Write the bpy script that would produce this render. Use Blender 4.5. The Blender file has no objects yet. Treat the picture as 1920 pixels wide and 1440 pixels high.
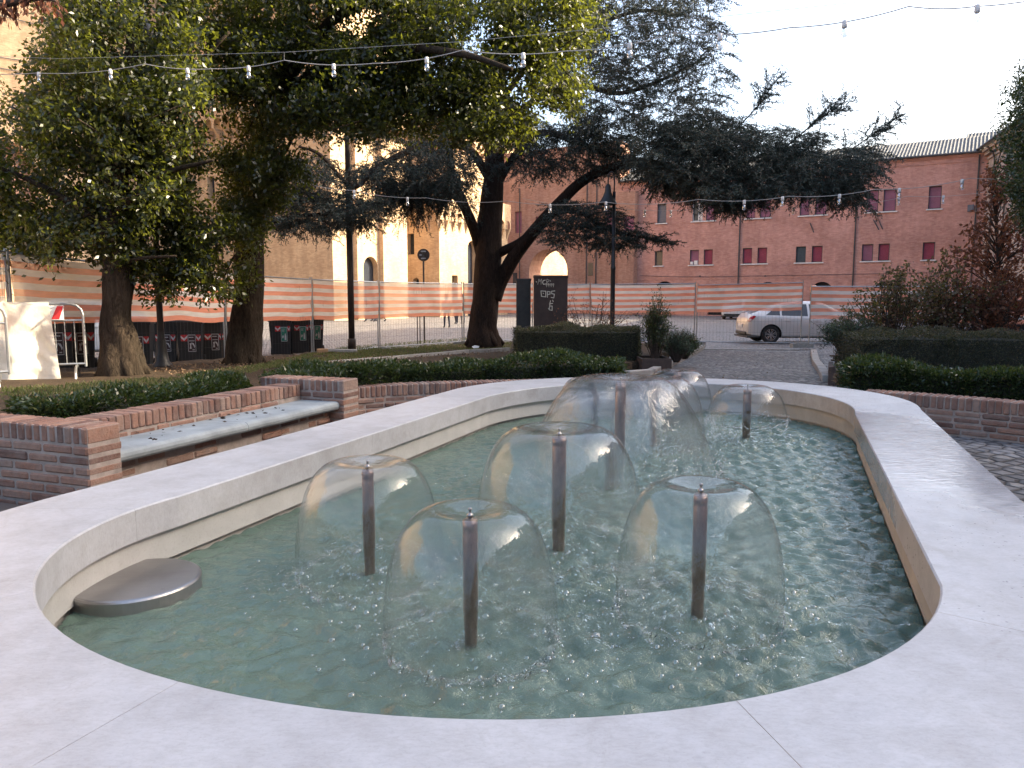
import bpy, bmesh, math, random
import numpy as np
from mathutils import Vector, Matrix, noise as mnoise

random.seed(7); rng = np.random.default_rng(11)
SC = bpy.context.scene
C = SC.collection
PI = math.pi
CAMZ = 1.4
F = 1420.0
TH = math.atan(163.0 / F)

# ------------------------------------------------------------------ measuring helpers
def W(px, py, d):
    """world point seen at photo pixel (px,py) whose distance ahead is d metres"""
    x = (px - 960) / F; y = -(py - 720) / F
    r = (x, math.cos(TH) + y * math.sin(TH), -math.sin(TH) + y * math.cos(TH))
    t = d / r[1]
    return Vector((r[0] * t, d, CAMZ + r[2] * t))
def G(px, py, z=0.0):
    x = (px - 960) / F; y = -(py - 720) / F
    r = (x, math.cos(TH) + y * math.sin(TH), -math.sin(TH) + y * math.cos(TH))
    t = (z - CAMZ) / r[2]
    return Vector((r[0] * t, r[1] * t, z))
def GX(px, d, z):
    fwd = d * math.cos(TH) + (CAMZ - z) * math.sin(TH)
    return Vector(((px - 960) / F * fwd, d, z))
def U(a, c, z=0.0):
    """fountain axes: a along the basin, c across it (metres)"""
    return Vector((.35 * a + .937 * c, .937 * a - .35 * c, z))
def gz(y):
    t = min(1, max(0, (y - 9.5) / 12)); return -.22 * t * t * (3 - 2 * t)
def bz(y):
    """soil height in the planted beds"""
    return .3 + (-.13 - .3) * min(1, max(0, (y - 8.5) / 14.5))

# ------------------------------------------------------------------ materials
MATS = {}
class NT:
    def __init__(s, name):
        s.m = bpy.data.materials.new(name); s.m.use_nodes = True
        s.t = s.m.node_tree; s.n = s.t.nodes; s.l = s.t.links
        for n in list(s.n): s.n.remove(n)
        s.out = s.n.new('ShaderNodeOutputMaterial')
        MATS[name] = s.m
    def add(s, ty, **k):
        n = s.n.new('ShaderNode' + ty)
        for a, v in k.items(): setattr(n, a, v)
        return n
    def link(s, a, b): s.l.new(a, b)
    def coord(s, kind='Object', scale=(1, 1, 1)):
        tc = s.add('TexCoord'); mp = s.add('Mapping'); mp.inputs['Scale'].default_value = scale
        s.link(tc.outputs[kind], mp.inputs[0]); return mp.outputs[0]
    def noise(s, vec, scale, detail=4, rough=.55, dist=0):
        n = s.add('TexNoise'); n.inputs['Scale'].default_value = scale; n.inputs['Detail'].default_value = detail
        n.inputs['Roughness'].default_value = rough; n.inputs['Distortion'].default_value = dist
        s.link(vec, n.inputs['Vector']); return n.outputs['Fac']
    def ramp(s, fac, stops):
        r = s.add('ValToRGB'); e = r.color_ramp.elements
        while len(e) < len(stops): e.new(.5)
        for i, (p, c) in enumerate(stops):
            e[i].position = p; e[i].color = (*c, 1) if len(c) == 3 else c
        s.link(fac, r.inputs[0]); return r.outputs[0]
    def mix(s, a, b, fac, mode='MIX'):
        m = s.add('Mix', data_type='RGBA', blend_type=mode)
        for sock, v in ((m.inputs[0], fac), (m.inputs[6], a), (m.inputs[7], b)):
            if isinstance(v, (int, float)): sock.default_value = v
            elif isinstance(v, tuple): sock.default_value = (*v, 1)
            else: s.link(v, sock)
        return m.outputs[2]
    def math(s, op, a, b=None, c=None, clamp=False):
        m = s.add('Math', operation=op); m.use_clamp = clamp
        for i, v in enumerate((a, b, c)):
            if v is None: continue
            if isinstance(v, (int, float)): m.inputs[i].default_value = v
            else: s.link(v, m.inputs[i])
        return m.outputs[0]
    def bump(s, h, strength=.3, dist=.01, normal=None):
        b = s.add('Bump'); b.inputs['Strength'].default_value = strength; b.inputs['Distance'].default_value = dist
        s.link(h, b.inputs['Height'])
        if normal: s.link(normal, b.inputs['Normal'])
        return b.outputs[0]
    def bsdf(s, color=None, rough=.6, metal=0, spec=.5, normal=None, **k):
        b = s.add('BsdfPrincipled')
        for key, v in dict(k, **{'Base Color': color, 'Roughness': rough, 'Metallic': metal, 'Specular IOR Level': spec}).items():
            if v is None: continue
            sock = b.inputs[key]
            if isinstance(v, (int, float)): sock.default_value = v
            elif isinstance(v, tuple): sock.default_value = (*v, 1) if len(v) == 3 and sock.type == 'RGBA' else v
            else: s.link(v, sock)
        if normal: s.link(normal, b.inputs['Normal'])
        s.link(b.outputs[0], s.out.inputs[0]); return b

def flat(name, col, rough=.6, metal=0, var=.12, nscale=6, spec=.5, bump=0):
    t = NT(name); v = t.coord(); n = t.noise(v, nscale, 5, .6)
    lo = tuple(max(0, x * (1 - var)) for x in col); hi = tuple(min(1, x * (1 + var)) for x in col)
    c = t.ramp(n, [(.3, lo), (.7, hi)])
    nm = t.bump(t.noise(v, nscale * 8, 4), bump, .004) if bump else None
    t.bsdf(c, rough, metal, spec, nm); return t.m

# pale stone of the basin
def m_stone():
    t = NT('pale_stone'); v = t.coord()
    big = t.noise(v, 1.1, 5, .6, .4); mid = t.noise(v, 7, 6, .65); fine = t.noise(v, 130, 3, .6)
    c = t.ramp(big, [(.3, (.345, .348, .358)), (.5, (.405, .406, .416)), (.72, (.455, .456, .462))])
    c = t.mix(c, t.ramp(mid, [(.35, (.84, .82, .8)), (.6, (1.03, 1.03, 1.03))]), .8, 'MULTIPLY')
    c = t.mix(c, t.ramp(t.noise(t.coord(scale=(1, 2.2, 1)), 45, 5, .75, .6), [(.3, (.8, .79, .78)), (.55, (1, 1, 1)), (.75, (1.08, 1.08, 1.08))]), .7, 'MULTIPLY')
    c = t.mix(c, t.ramp(fine, [(.28, (.8, .78, .76)), (.42, (1, 1, 1))]), .55, 'MULTIPLY')
    oi = t.add('ObjectInfo'); c = t.mix(c, t.ramp(oi.outputs['Random'], [(0, (.93, .93, .94)), (1, (1.04, 1.03, 1.02))]), 1, 'MULTIPLY')
    stn = t.noise(t.coord(scale=(1, .7, 1)), 2.3, 6, .75, 1.5); c = t.mix(c, t.mix(c, (.86, .83, .8), 1, 'MULTIPLY'), t.math('MULTIPLY', t.math('SUBTRACT', stn, .56), 7, clamp=True))
    # splashed wet area toward the right-hand rim
    sep = t.add('SeparateXYZ'); tc = t.add('TexCoord'); t.link(tc.outputs['Object'], sep.inputs[0])
    dx = t.math('SUBTRACT', sep.outputs[0], 2.35); dy = t.math('SUBTRACT', sep.outputs[1], 4.6)
    dd = t.math('SQRT', t.math('ADD', t.math('MULTIPLY', t.math('MULTIPLY', dx, dx), 1.6), t.math('MULTIPLY', t.math('MULTIPLY', dy, dy), .36)))
    wet = t.math('SUBTRACT', 1.25, dd)
    wet = t.math('ADD', wet, t.math('MULTIPLY', t.math('SUBTRACT', t.noise(v, 3, 4), .5), 1.1))
    wet = t.math('MULTIPLY', wet, 2.2, clamp=True)
    c = t.mix(c, t.mix(c, (.97, .97, .99), 1, 'MULTIPLY'), wet)
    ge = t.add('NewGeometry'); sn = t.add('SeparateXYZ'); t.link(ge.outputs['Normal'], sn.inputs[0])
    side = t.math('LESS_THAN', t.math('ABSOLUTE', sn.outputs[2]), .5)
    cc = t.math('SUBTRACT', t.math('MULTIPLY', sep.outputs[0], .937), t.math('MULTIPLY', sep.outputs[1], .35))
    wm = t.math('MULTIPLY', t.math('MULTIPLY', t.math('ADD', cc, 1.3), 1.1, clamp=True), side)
    c = t.mix(c, t.mix(c, (.97, .78, .6), 1, 'MULTIPLY'), wm)  # warm bounce from the sunlit castle painted onto right-hand upright faces
    drops = t.add('TexVoronoi'); drops.inputs['Scale'].default_value = 34; t.link(v, drops.inputs['Vector'])
    dr = t.math('LESS_THAN', drops.outputs['Distance'], .13)
    zone = t.math('GREATER_THAN', t.math('ADD', t.math('MULTIPLY', sep.outputs[0], .35), t.noise(v, 1.7, 2)), 1.02)
    dr = t.math('MULTIPLY', dr, zone)
    rough = t.math('SUBTRACT', .5, t.math('MULTIPLY', t.math('MAXIMUM', wet, dr), .42))
    mpv = t.coord(scale=(1, 4, 1))
    h1 = t.math('MULTIPLY', t.noise(mpv, 9, 3, .5, 1.2), t.math('MULTIPLY', wet, .35))
    h2 = t.math('ADD', h1, t.math('MULTIPLY', fine, .03))
    h2 = t.math('ADD', h2, t.math('MULTIPLY', dr, .12))
    b = t.bsdf(c, rough, 0, .5, t.bump(h2, .6, .012)); return t.m
m_stone()

def m_basin():
    t = NT('basin_stone'); v = t.coord()
    mid = t.noise(v, 4, 6, .65, .6); fine = t.noise(v, 90, 3, .6)
    c = t.ramp(mid, [(.3, (.37, .36, .34)), (.7, (.46, .45, .425))])
    sep = t.add('SeparateXYZ'); tc = t.add('TexCoord'); t.link(tc.outputs['Object'], sep.inputs[0])
    st = t.math('SUBTRACT', .42, sep.outputs[2]); st = t.math('MULTIPLY', st, 3, clamp=True)
    st = t.math('MULTIPLY', st, t.noise(t.coord(scale=(9, 9, 1)), 1.2, 4), clamp=True)
    c = t.mix(c, (.36, .315, .235), t.math('MULTIPLY', st, .2))
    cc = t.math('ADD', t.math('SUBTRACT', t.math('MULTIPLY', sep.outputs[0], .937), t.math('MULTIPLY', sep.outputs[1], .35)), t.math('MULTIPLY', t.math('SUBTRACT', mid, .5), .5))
    bounce_m = t.math('MULTIPLY', t.math('ADD', cc, .9), 1.1, clamp=True)
    c = t.mix(c, t.mix(c, (.97, .77, .58), 1, 'MULTIPLY'), bounce_m)  # reflected warm castle light tinted into the stone toward the right wall
    c = t.mix(c, t.ramp(fine, [(.3, (.85, .83, .8)), (.45, (1, 1, 1))]), .6, 'MULTIPLY')
    t.bsdf(c, .75, 0, .25, t.bump(fine, .15, .004))
m_basin()

def m_bricks():
    """separate bricks: colour by face attribute 'rnd'"""
    for name, dark in (('old_brick', 1.0), ('dark_brick', .72)):
        t = NT(name); a = t.add('Attribute', attribute_name='rnd'); v = t.coord()
        c = t.ramp(a.outputs['Fac'], [(0, (.12, .06, .048)), (.3, (.19, .092, .068)), (.55, (.25, .125, .088)), (.8, (.29, .155, .11)), (1, (.25, .175, .145))])
        n = t.noise(v, 22, 5, .7); n2 = t.noise(v, 3, 3)
        c = t.mix(c, t.ramp(n, [(.3, (.6, .55, .52)), (.65, (1.08, 1.05, 1))]), .8, 'MULTIPLY')
        c = t.mix(c, (.3, .26, .23), t.math('MULTIPLY', t.math('MULTIPLY', t.math('SUBTRACT', t.noise(v, 9, 5, .7), .3), 2, clamp=True), .5))
        if dark < 1: c = t.mix(c, (dark, dark * .93, dark * .93), 1, 'MULTIPLY')
        t.bsdf(c, .85, 0, .25, t.bump(t.noise(v, 60, 5, .7), .7, .012))
m_bricks()
flat('mortar', (.29, .24, .21), .95, var=.25, nscale=14, bump=.5)
flat('weathered_stone', (.24, .265, .275), .8, var=.22, nscale=5, bump=.4)
flat('kerb_stone', (.3, .275, .25), .85, var=.25, nscale=6, bump=.4)

def m_cobble(name, scale, cols, bumpd=.03):
    t = NT(name); tc = t.add('TexCoord')
    mp = t.add('Mapping'); mp.inputs['Rotation'].default_value = (0, 0, -.36); mp.inputs['Scale'].default_value = (1, .8, 1)
    t.link(tc.outputs['Object'], mp.inputs[0]); v = mp.outputs[0]
    wv = t.add('TexNoise'); wv.inputs['Scale'].default_value = 2.5; t.link(v, wv.inputs['Vector'])
    vm = t.mix(v, wv.outputs['Color'], .06, 'ADD')
    vo = t.add('TexVoronoi', feature='DISTANCE_TO_EDGE'); vo.inputs['Scale'].default_value = scale; vo.inputs['Randomness'].default_value = .55; t.link(vm, vo.inputs['Vector'])
    vc = t.add('TexVoronoi'); vc.inputs['Scale'].default_value = scale; vc.inputs['Randomness'].default_value = .55; t.link(vm, vc.inputs['Vector'])
    bw = t.add('RGBToBW'); t.link(vc.outputs['Color'], bw.inputs[0])
    c = t.ramp(bw.outputs[0], [(.15, cols[0]), (.5, cols[1]), (.85, cols[2])])
    n = t.noise(v, .35, 4, .6); c = t.mix(c, t.ramp(n, [(.3, (.78, .78, .8)), (.7, (1.1, 1.08, 1.05))]), .8, 'MULTIPLY')
    j = t.ramp(vo.outputs['Distance'], [(.02, (0, 0, 0)), (.1, (1, 1, 1))])
    c = t.mix(tuple(x * .32 for x in cols[0]), c, j)
    dn = t.noise(v, 50, 4); c = t.mix(c, t.ramp(dn, [(.3, (.75, .75, .75)), (.7, (1.1, 1.1, 1.1))]), .7, 'MULTIPLY')
    t.bsdf(c, t.math('ADD', .45, t.math('MULTIPLY', n, .3)), 0, .4, t.bump(t.ramp(vo.outputs['Distance'], [(0, (0, 0, 0)), (.22, (1, 1, 1))]), .9, bumpd))
m_cobble('square_cobbles', 8.0, [(.15, .145, .145), (.21, .2, .2), (.28, .265, .255)], .04)
m_cobble('path_cobbles', 7.5, [(.09, .08, .075), (.16, .14, .13), (.25, .225, .2)], .05)

def m_soil():
    t = NT('bed_soil'); v = t.coord()
    n = t.noise(v, 5, 6, .7); n2 = t.noise(v, 40, 4, .7)
    c = t.ramp(n, [(.3, (.035, .025, .018)), (.55, (.07, .05, .033)), (.75, (.1, .075, .05))])
    c = t.mix(c, t.ramp(n2, [(.45, (.5, .5, .5)), (.65, (1.5, 1.3, 1.1))]), .7, 'MULTIPLY')
    t.bsdf(c, .95, 0, .2, t.bump(n2, .8, .03))
m_soil()

def m_leaf(name, cols, rough=.38, trans=.25, tint=(.3, .42, .06), spec=.35):
    t = NT(name); a = t.add('Attribute', attribute_name='rnd')
    c = t.ramp(a.outputs['Fac'], [(i / (len(cols) - 1), k) for i, k in enumerate(cols)])
    b = t.bsdf(c, rough, 0, spec)
    tr = t.add('BsdfTranslucent'); t.link(t.mix(c, tint, .55), tr.inputs[0])
    mx = t.add('MixShader'); mx.inputs[0].default_value = trans
    t.link(b.outputs[0], mx.inputs[1]); t.link(tr.outputs[0], mx.inputs[2]); t.link(mx.outputs[0], t.out.inputs[0])
m_leaf('oak_leaf', [(.003, .005, .003), (.006, .010, .004), (.010, .016, .006), (.024, .032, .008), (.085, .088, .016)], .36, .3, (.5, .55, .05), .5)
m_leaf('cedar_needle', [(.014, .022, .018), (.028, .044, .038), (.048, .07, .062), (.065, .075, .055)], .6, .08, (.1, .12, .05))
m_leaf('laurel_leaf', [(.01, .018, .009), (.018, .033, .013), (.03, .048, .018), (.06, .07, .028)], .28, .12)
m_leaf('box_leaf', [(.022, .022, .016), (.04, .038, .026), (.07, .06, .04), (.12, .085, .055)], .55, .12)
m_leaf('brown_leaf', [(.1, .04, .028), (.17, .065, .04), (.23, .1, .055), (.13, .06, .045)], .6, .3, (.3, .1, .03))
m_leaf('mixed_leaf', [(.07, .05, .035), (.12, .055, .04), (.16, .07, .045), (.07, .075, .04), (.19, .095, .055)], .5, .2)
m_leaf('fern_leaf', [(.02, .035, .03), (.035, .055, .045), (.05, .075, .05)], .45, .15)
m_leaf('grass_blade', [(.035, .05, .015), (.06, .08, .025), (.1, .1, .04), (.12, .1, .05)], .7, .25)
m_leaf('dead_leaf', [(.09, .05, .03), (.16, .1, .06), (.22, .15, .09)], .8, .1, (.3, .2, .1))

def m_bark(name, a, b, sc=(6, 6, 1.4)):
    t = NT(name); v = t.coord(scale=sc)
    n = t.noise(v, 3.2, 8, .72, 1.3); n2 = t.noise(t.coord(), 2, 3)
    c = t.ramp(n, [(.35, a), (.65, b)]); c = t.mix(c, t.ramp(n2, [(.3, (.7, .72, .65)), (.7, (1.2, 1.1, 1))]), .6, 'MULTIPLY')
    t.bsdf(c, .95, 0, .15, t.bump(n, 1, .05))
m_bark('oak_bark', (.02, .015, .012), (.07, .053, .04))
m_bark('cedar_bark', (.02, .014, .012), (.055, .037, .029))
flat('twig_bark', (.05, .033, .024), .9, var=.3)

def m_facade(name, base, hi, patch=(.8, .75, .72), rowbump=.35, streak=.3):
    t = NT(name); uv = t.add('TexCoord'); br = t.add('TexBrick')
    br.inputs['Scale'].default_value = 1; br.inputs['Brick Width'].default_value = .27; br.inputs['Row Height'].default_value = .075
    br.inputs['Mortar Size'].default_value = .007; br.inputs['Bias'].default_value = -.1
    br.inputs['Color1'].default_value = (*base, 1); br.inputs['Color2'].default_value = (*hi, 1)
    br.inputs['Mortar'].default_value = (*[x * .8 for x in hi], 1)
    t.link(uv.outputs['UV'], br.inputs['Vector'])
    n = t.noise(uv.outputs['UV'], .45, 6, .65, .5); n2 = t.noise(uv.outputs['UV'], 3, 5, .7)
    mp = t.add('Mapping'); mp.inputs['Scale'].default_value = (1.2, .12, 1); t.link(uv.outputs['UV'], mp.inputs[0])
    st = t.noise(mp.outputs[0], 1.3, 5, .6)
    c = t.mix(br.outputs['Color'], t.ramp(n, [(.3, patch), (.6, (1.05, 1.03, 1.0))]), .9, 'MULTIPLY')
    c = t.mix(c, t.ramp(n2, [(.3, (.8, .8, .8)), (.7, (1.1, 1.1, 1.1))]), .8, 'MULTIPLY')
    c = t.mix(c, t.ramp(st, [(.35, (.62, .6, .62)), (.55, (1, 1, 1))]), streak, 'MULTIPLY')
    t.bsdf(c, .9, 0, .2, t.bump(br.outputs['Fac'], rowbump, -.02))
m_facade('red_brick_facade', (.47, .245, .2), (.58, .33, .275))
m_facade('castle_brick', (.48, .335, .21), (.6, .445, .29), streak=.45)
m_facade('castle_wing_brick', (.36, .2, .15), (.46, .28, .21), streak=.5)
m_facade('yellow_plaster', (.78, .6, .34), (.82, .64, .38), rowbump=.02, streak=.3)
m_facade('cream_plaster', (.46, .38, .33), (.48, .4, .35), rowbump=.02, streak=.4)
flat('roof_tile', (.1, .105, .11), .85, var=.45, nscale=3, bump=.5)
flat('gutter', (.05, .045, .045), .5, var=.2)
flat('red_shutter', (.23, .035, .06), .75, var=.15, nscale=2)
flat('mauve_shutter', (.24, .09, .13), .75, var=.15, nscale=2)
flat('dark_glass', (.03, .035, .045), .2, var=.2)
flat('grey_blind', (.12, .12, .14), .6)
flat('white_sill', (.6, .58, .56), .6)
flat('black_void', (.012, .011, .012), .9)
flat('galvanised', (.34, .35, .36), .42, .75, var=.15, nscale=20)
flat('dark_steel', (.03, .029, .03), .45, .3, var=.3)
flat('rusty_post', (.05, .035, .028), .7, .2, var=.4, nscale=8)
flat('concrete', (.3, .29, .27), .9, var=.2, nscale=15, bump=.5)
flat('bin_plastic', (.018, .019, .02), .45, var=.25)
flat('bin_lid', (.05, .05, .052), .5, var=.3)
flat('bin_lid_green', (.07, .095, .04), .6, var=.3)
flat('white_print', (.62, .62, .62), .6, var=.05)
flat('red_print', (.5, .025, .03), .5, var=.1)
flat('green_print', (.03, .24, .16), .5, var=.1)
flat('brown_print', (.045, .022, .025), .5, var=.1)
flat('corten', (.04, .024, .02), .75, var=.35, nscale=4, bump=.3)
flat('graffiti', (.55, .5, .42), .8, var=.1)
flat('black_rubber', (.014, .014, .015), .8, var=.2)
flat('white_rubber', (.6, .58, .55), .7, var=.15)
flat('cable', (.34, .32, .3), .5, var=.1)
flat('bulb_socket', (.55, .53, .52), .5, var=.1)
flat('planter_wood', (.05, .032, .026), .8, var=.3, nscale=8)
flat('cardboard', (.33, .2, .11), .9, var=.2)
flat('alloy', (.5, .5, .52), .25, .9, var=.1)
flat('tail_red', (.4, .01, .015), .15, var=.05)
flat('amber', (.7, .22, .02), .3, var=.05)
flat('beacon_red', (.6, .02, .02), .3, var=.05)
flat('jeans', (.02, .025, .04), .9)
flat('skin', (.4, .24, .18), .6)
flat('hair', (.02, .014, .01), .7)
flat('coat', (.05, .045, .045), .9)
flat('coat_light', (.1, .08, .07), .9)

def m_paint(name, col):
    t = NT(name); v = t.coord(); n = t.noise(v, 4, 3)
    b = t.bsdf(t.mix(col, tuple(x * .9 for x in col), n), .3, .1, .5)
    b.inputs['Coat Weight'].default_value = .8; b.inputs['Coat Roughness'].default_value = .06
m_paint('silver_paint', (.62, .6, .58)); m_paint('white_paint', (.62, .62, .62)); m_paint('navy_paint', (.02, .025, .035))

def m_steel():
    t = NT('brushed_steel'); v = t.coord(scale=(1, 14, 1)); n = t.noise(v, 12, 5, .7); n2 = t.noise(t.coord(), 3, 4)
    t.bsdf(t.ramp(n2, [(.3, (.27, .255, .25)), (.7, (.4, .385, .375))]), t.math('ADD', .2, t.math('MULTIPLY', n, .25)), .9, .5, t.bump(n, .1, .002))
    t = NT('pipe_steel'); v = t.coord(scale=(1, 1, .35)); n = t.noise(v, 16, 6, .7); f = t.noise(t.coord(), 120, 3)
    t.bsdf(t.ramp(n, [(.3, (.15, .105, .085)), (.55, (.27, .2, .165)), (.75, (.38, .3, .26))]), .3, .7, .5, t.bump(f, .5, .003))
m_steel()

def m_cloth():
    t = NT('white_sheet'); v = t.coord(); n = t.noise(v, 5, 5)
    b = t.bsdf(t.ramp(n, [(.3, (.66, .61, .52)), (.7, (.76, .72, .64))]), .8, 0, .3, t.bump(n, .5, .05))
    tr = t.add('BsdfTranslucent'); tr.inputs[0].default_value = (.7, .65, .5, 1)
    mx = t.add('MixShader'); mx.inputs[0].default_value = .25
    t.link(b.outputs[0], mx.inputs[1]); t.link(tr.outputs[0], mx.inputs[2]); t.link(mx.outputs[0], t.out.inputs[0])
m_cloth()

def m_banner(name, phase):
    t = NT(name); tc = t.add('TexCoord'); sep = t.add('SeparateXYZ'); t.link(tc.outputs['UV'], sep.inputs[0])
    fr = t.math('FRACT', t.math('ADD', sep.outputs[1], phase)); o = t.math('GREATER_THAN', fr, .5)
    n = t.noise(tc.outputs['UV'], 3, 4)
    c = t.mix((.76, .74, .71), (.84, .34, .22), o)
    c = t.mix(c, t.ramp(n, [(.3, (.8, .8, .8)), (.7, (1.08, 1.08, 1.08))]), .8, 'MULTIPLY')
    b = t.add('BsdfPrincipled'); b.inputs['Roughness'].default_value = .6; t.link(c, b.inputs[0]); b.inputs['Specular IOR Level'].default_value = .25
    tr = t.add('BsdfTranslucent'); t.link(c, tr.inputs[0])
    m1 = t.add('MixShader'); m1.inputs[0].default_value = .4; t.link(b.outputs[0], m1.inputs[1]); t.link(tr.outputs[0], m1.inputs[2])
    tp = t.add('BsdfTransparent'); m2 = t.add('MixShader'); m2.inputs[0].default_value = .17
    t.link(m1.outputs[0], m2.inputs[1]); t.link(tp.outputs[0], m2.inputs[2]); t.link(m2.outputs[0], t.out.inputs[0])
m_banner('banner_white_top', .0); m_banner('banner_orange_top', .5)

def m_glass():
    t = NT('clear_bulb'); b = t.add('BsdfGlass'); b.inputs['Roughness'].default_value = .02
    tp = t.add('BsdfTransparent'); m = t.add('MixShader'); m.inputs[0].default_value = .4
    g = t.add('BsdfGlossy'); g.inputs['Roughness'].default_value = .1
    t.link(tp.outputs[0], m.inputs[1]); t.link(g.outputs[0], m.inputs[2]); t.link(m.outputs[0], t.out.inputs[0])
m_glass()

def m_film(name='water_film', base=.16, lowg=.75):
    """falling sheet of water: thin film, fresnel reflection both ways, slight wobble of what lies behind"""
    t = NT(name); tc = t.add('TexCoord')
    mp = t.add('Mapping'); mp.inputs['Scale'].default_value = (1, 1, .45); t.link(tc.outputs['Object'], mp.inputs[0])
    n1 = t.noise(mp.outputs[0], 11, 2, .5, .6); n2 = t.noise(mp.outputs[0], 60, 3, .6, .6)
    # rougher where the sheet nears the water
    sep = t.add('SeparateXYZ'); t.link(tc.outputs['Object'], sep.inputs[0])
    low = t.math('SUBTRACT', .4, sep.outputs[2]); low = t.math('MULTIPLY', low, 2.6, clamp=True)
    h = t.math('ADD', n1, t.math('MULTIPLY', n2, t.math('ADD', .18, t.math('MULTIPLY', low, .45))))
    nm = t.bump(h, .7, .016)
    amp = t.math('ADD', base, t.math('MULTIPLY', low, lowg))
    nm2 = t.bump(t.math('MULTIPLY', h, amp), 1.0, .024)
    lw = t.add('LayerWeight'); lw.inputs[0].default_value = .5; t.link(nm2, lw.inputs['Normal'])
    sch = t.math('POWER', lw.outputs['Facing'], 5)
    fr = t.math('ADD', .055, t.math('MULTIPLY', sch, .75), clamp=True)
    gl = t.add('BsdfGlossy'); gl.inputs['Roughness'].default_value = .0; t.link(nm2, gl.inputs['Normal'])
    rf = t.add('BsdfRefraction'); rf.inputs['IOR'].default_value = 1.03; rf.inputs['Roughness'].default_value = 0; t.link(nm, rf.inputs['Normal'])
    rf.inputs['Color'].default_value = (.99, .995, .995, 1)
    tp = t.add('BsdfTransparent'); tp.inputs[0].default_value = (.99, 1, 1, 1)
    m0 = t.add('MixShader'); t.link(t.math('ADD', .3, t.math('MULTIPLY', t.math('POWER', lw.outputs['Facing'], 2), .8), clamp=True), m0.inputs[0]); t.link(rf.outputs[0], m0.inputs[1]); t.link(tp.outputs[0], m0.inputs[2])
    m1 = t.add('MixShader'); t.link(fr, m1.inputs[0]); t.link(m0.outputs[0], m1.inputs[1]); t.link(gl.outputs[0], m1.inputs[2])
    t.link(m1.outputs[0], t.out.inputs[0])
m_film()
m_film('broken_water_film', .6, .7)

def m_water():
    t = NT('pool_water'); v = t.coord()
    ch = t.add('Attribute', attribute_name='chop').outputs['Fac']; fo = t.add('Attribute', attribute_name='foam').outputs['Fac']
    h = t.math('ADD', t.noise(v, 22, 3, .6, 1.2), t.math('MULTIPLY', t.noise(v, 70, 2, .6, .8), t.math('MULTIPLY', ch, .5)))
    nm = t.bump(t.math('MULTIPLY', h, t.math('ADD', .16, t.math('MULTIPLY', ch, .66))), 1.0, .028)
    df = t.add('BsdfDiffuse'); n = t.noise(v, 1.2, 3)
    fm = t.math('MULTIPLY', t.math('SUBTRACT', t.math('ADD', t.math('MULTIPLY', fo, .55), t.noise(v, 62, 4, .75, 1.4)), .98), 4.5, clamp=True)
    fm = t.math('MULTIPLY', fm, t.math('MINIMUM', t.math('MULTIPLY', fo, 1.2), .55), clamp=True)
    t.link(t.mix(t.ramp(n, [(.3, (.135, .2, .155)), (.7, (.185, .265, .205))]), (.5, .55, .54), fm), df.inputs[0])
    rf = t.add('BsdfRefraction'); rf.inputs['IOR'].default_value = 1.33; rf.inputs['Roughness'].default_value = .0; t.link(nm, rf.inputs['Normal'])
    rf.inputs['Color'].default_value = (.78, .93, .86, 1)
    m0 = t.add('MixShader'); t.link(t.math('SUBTRACT', .42, t.math('MULTIPLY', fm, .42)), m0.inputs[0]); t.link(df.outputs[0], m0.inputs[1]); t.link(rf.outputs[0], m0.inputs[2])
    fr = t.add('Fresnel'); fr.inputs[0].default_value = 1.45; t.link(nm, fr.inputs['Normal'])
    gl = t.add('BsdfGlossy'); gl.inputs['Roughness'].default_value = .025; t.link(nm, gl.inputs['Normal'])
    m1 = t.add('MixShader'); t.link(fr.outputs[0], m1.inputs[0]); t.link(m0.outputs[0], m1.inputs[1]); t.link(gl.outputs[0], m1.inputs[2])
    t.link(m1.outputs[0], t.out.inputs[0])
    t = NT('water_drop'); b = t.add('BsdfGlass'); b.inputs['IOR'].default_value = 1.33; b.inputs['Roughness'].default_value = .02
    tp = t.add('BsdfTransparent'); m = t.add('MixShader'); m.inputs[0].default_value = .95
    t.link(tp.outputs[0], m.inputs[1]); t.link(b.outputs[0], m.inputs[2]); t.link(m.outputs[0], t.out.inputs[0])
    t = NT('bubble'); lw = t.add('LayerWeight'); lw.inputs[0].default_value = .5
    gl = t.add('BsdfGlossy'); gl.inputs['Roughness'].default_value = .04; tp = t.add('BsdfTransparent')
    fr = t.math('ADD', .12, t.math('MULTIPLY', t.math('POWER', lw.outputs['Facing'], 2.5), .8), clamp=True)
    m = t.add('MixShader'); t.link(fr, m.inputs[0]); t.link(tp.outputs[0], m.inputs[1]); t.link(gl.outputs[0], m.inputs[2]); t.link(m.outputs[0], t.out.inputs[0])
m_water()
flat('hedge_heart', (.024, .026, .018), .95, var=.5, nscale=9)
flat('pool_floor', (.16, .23, .18), .9, var=.35, nscale=2.5)
M = MATS

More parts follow.
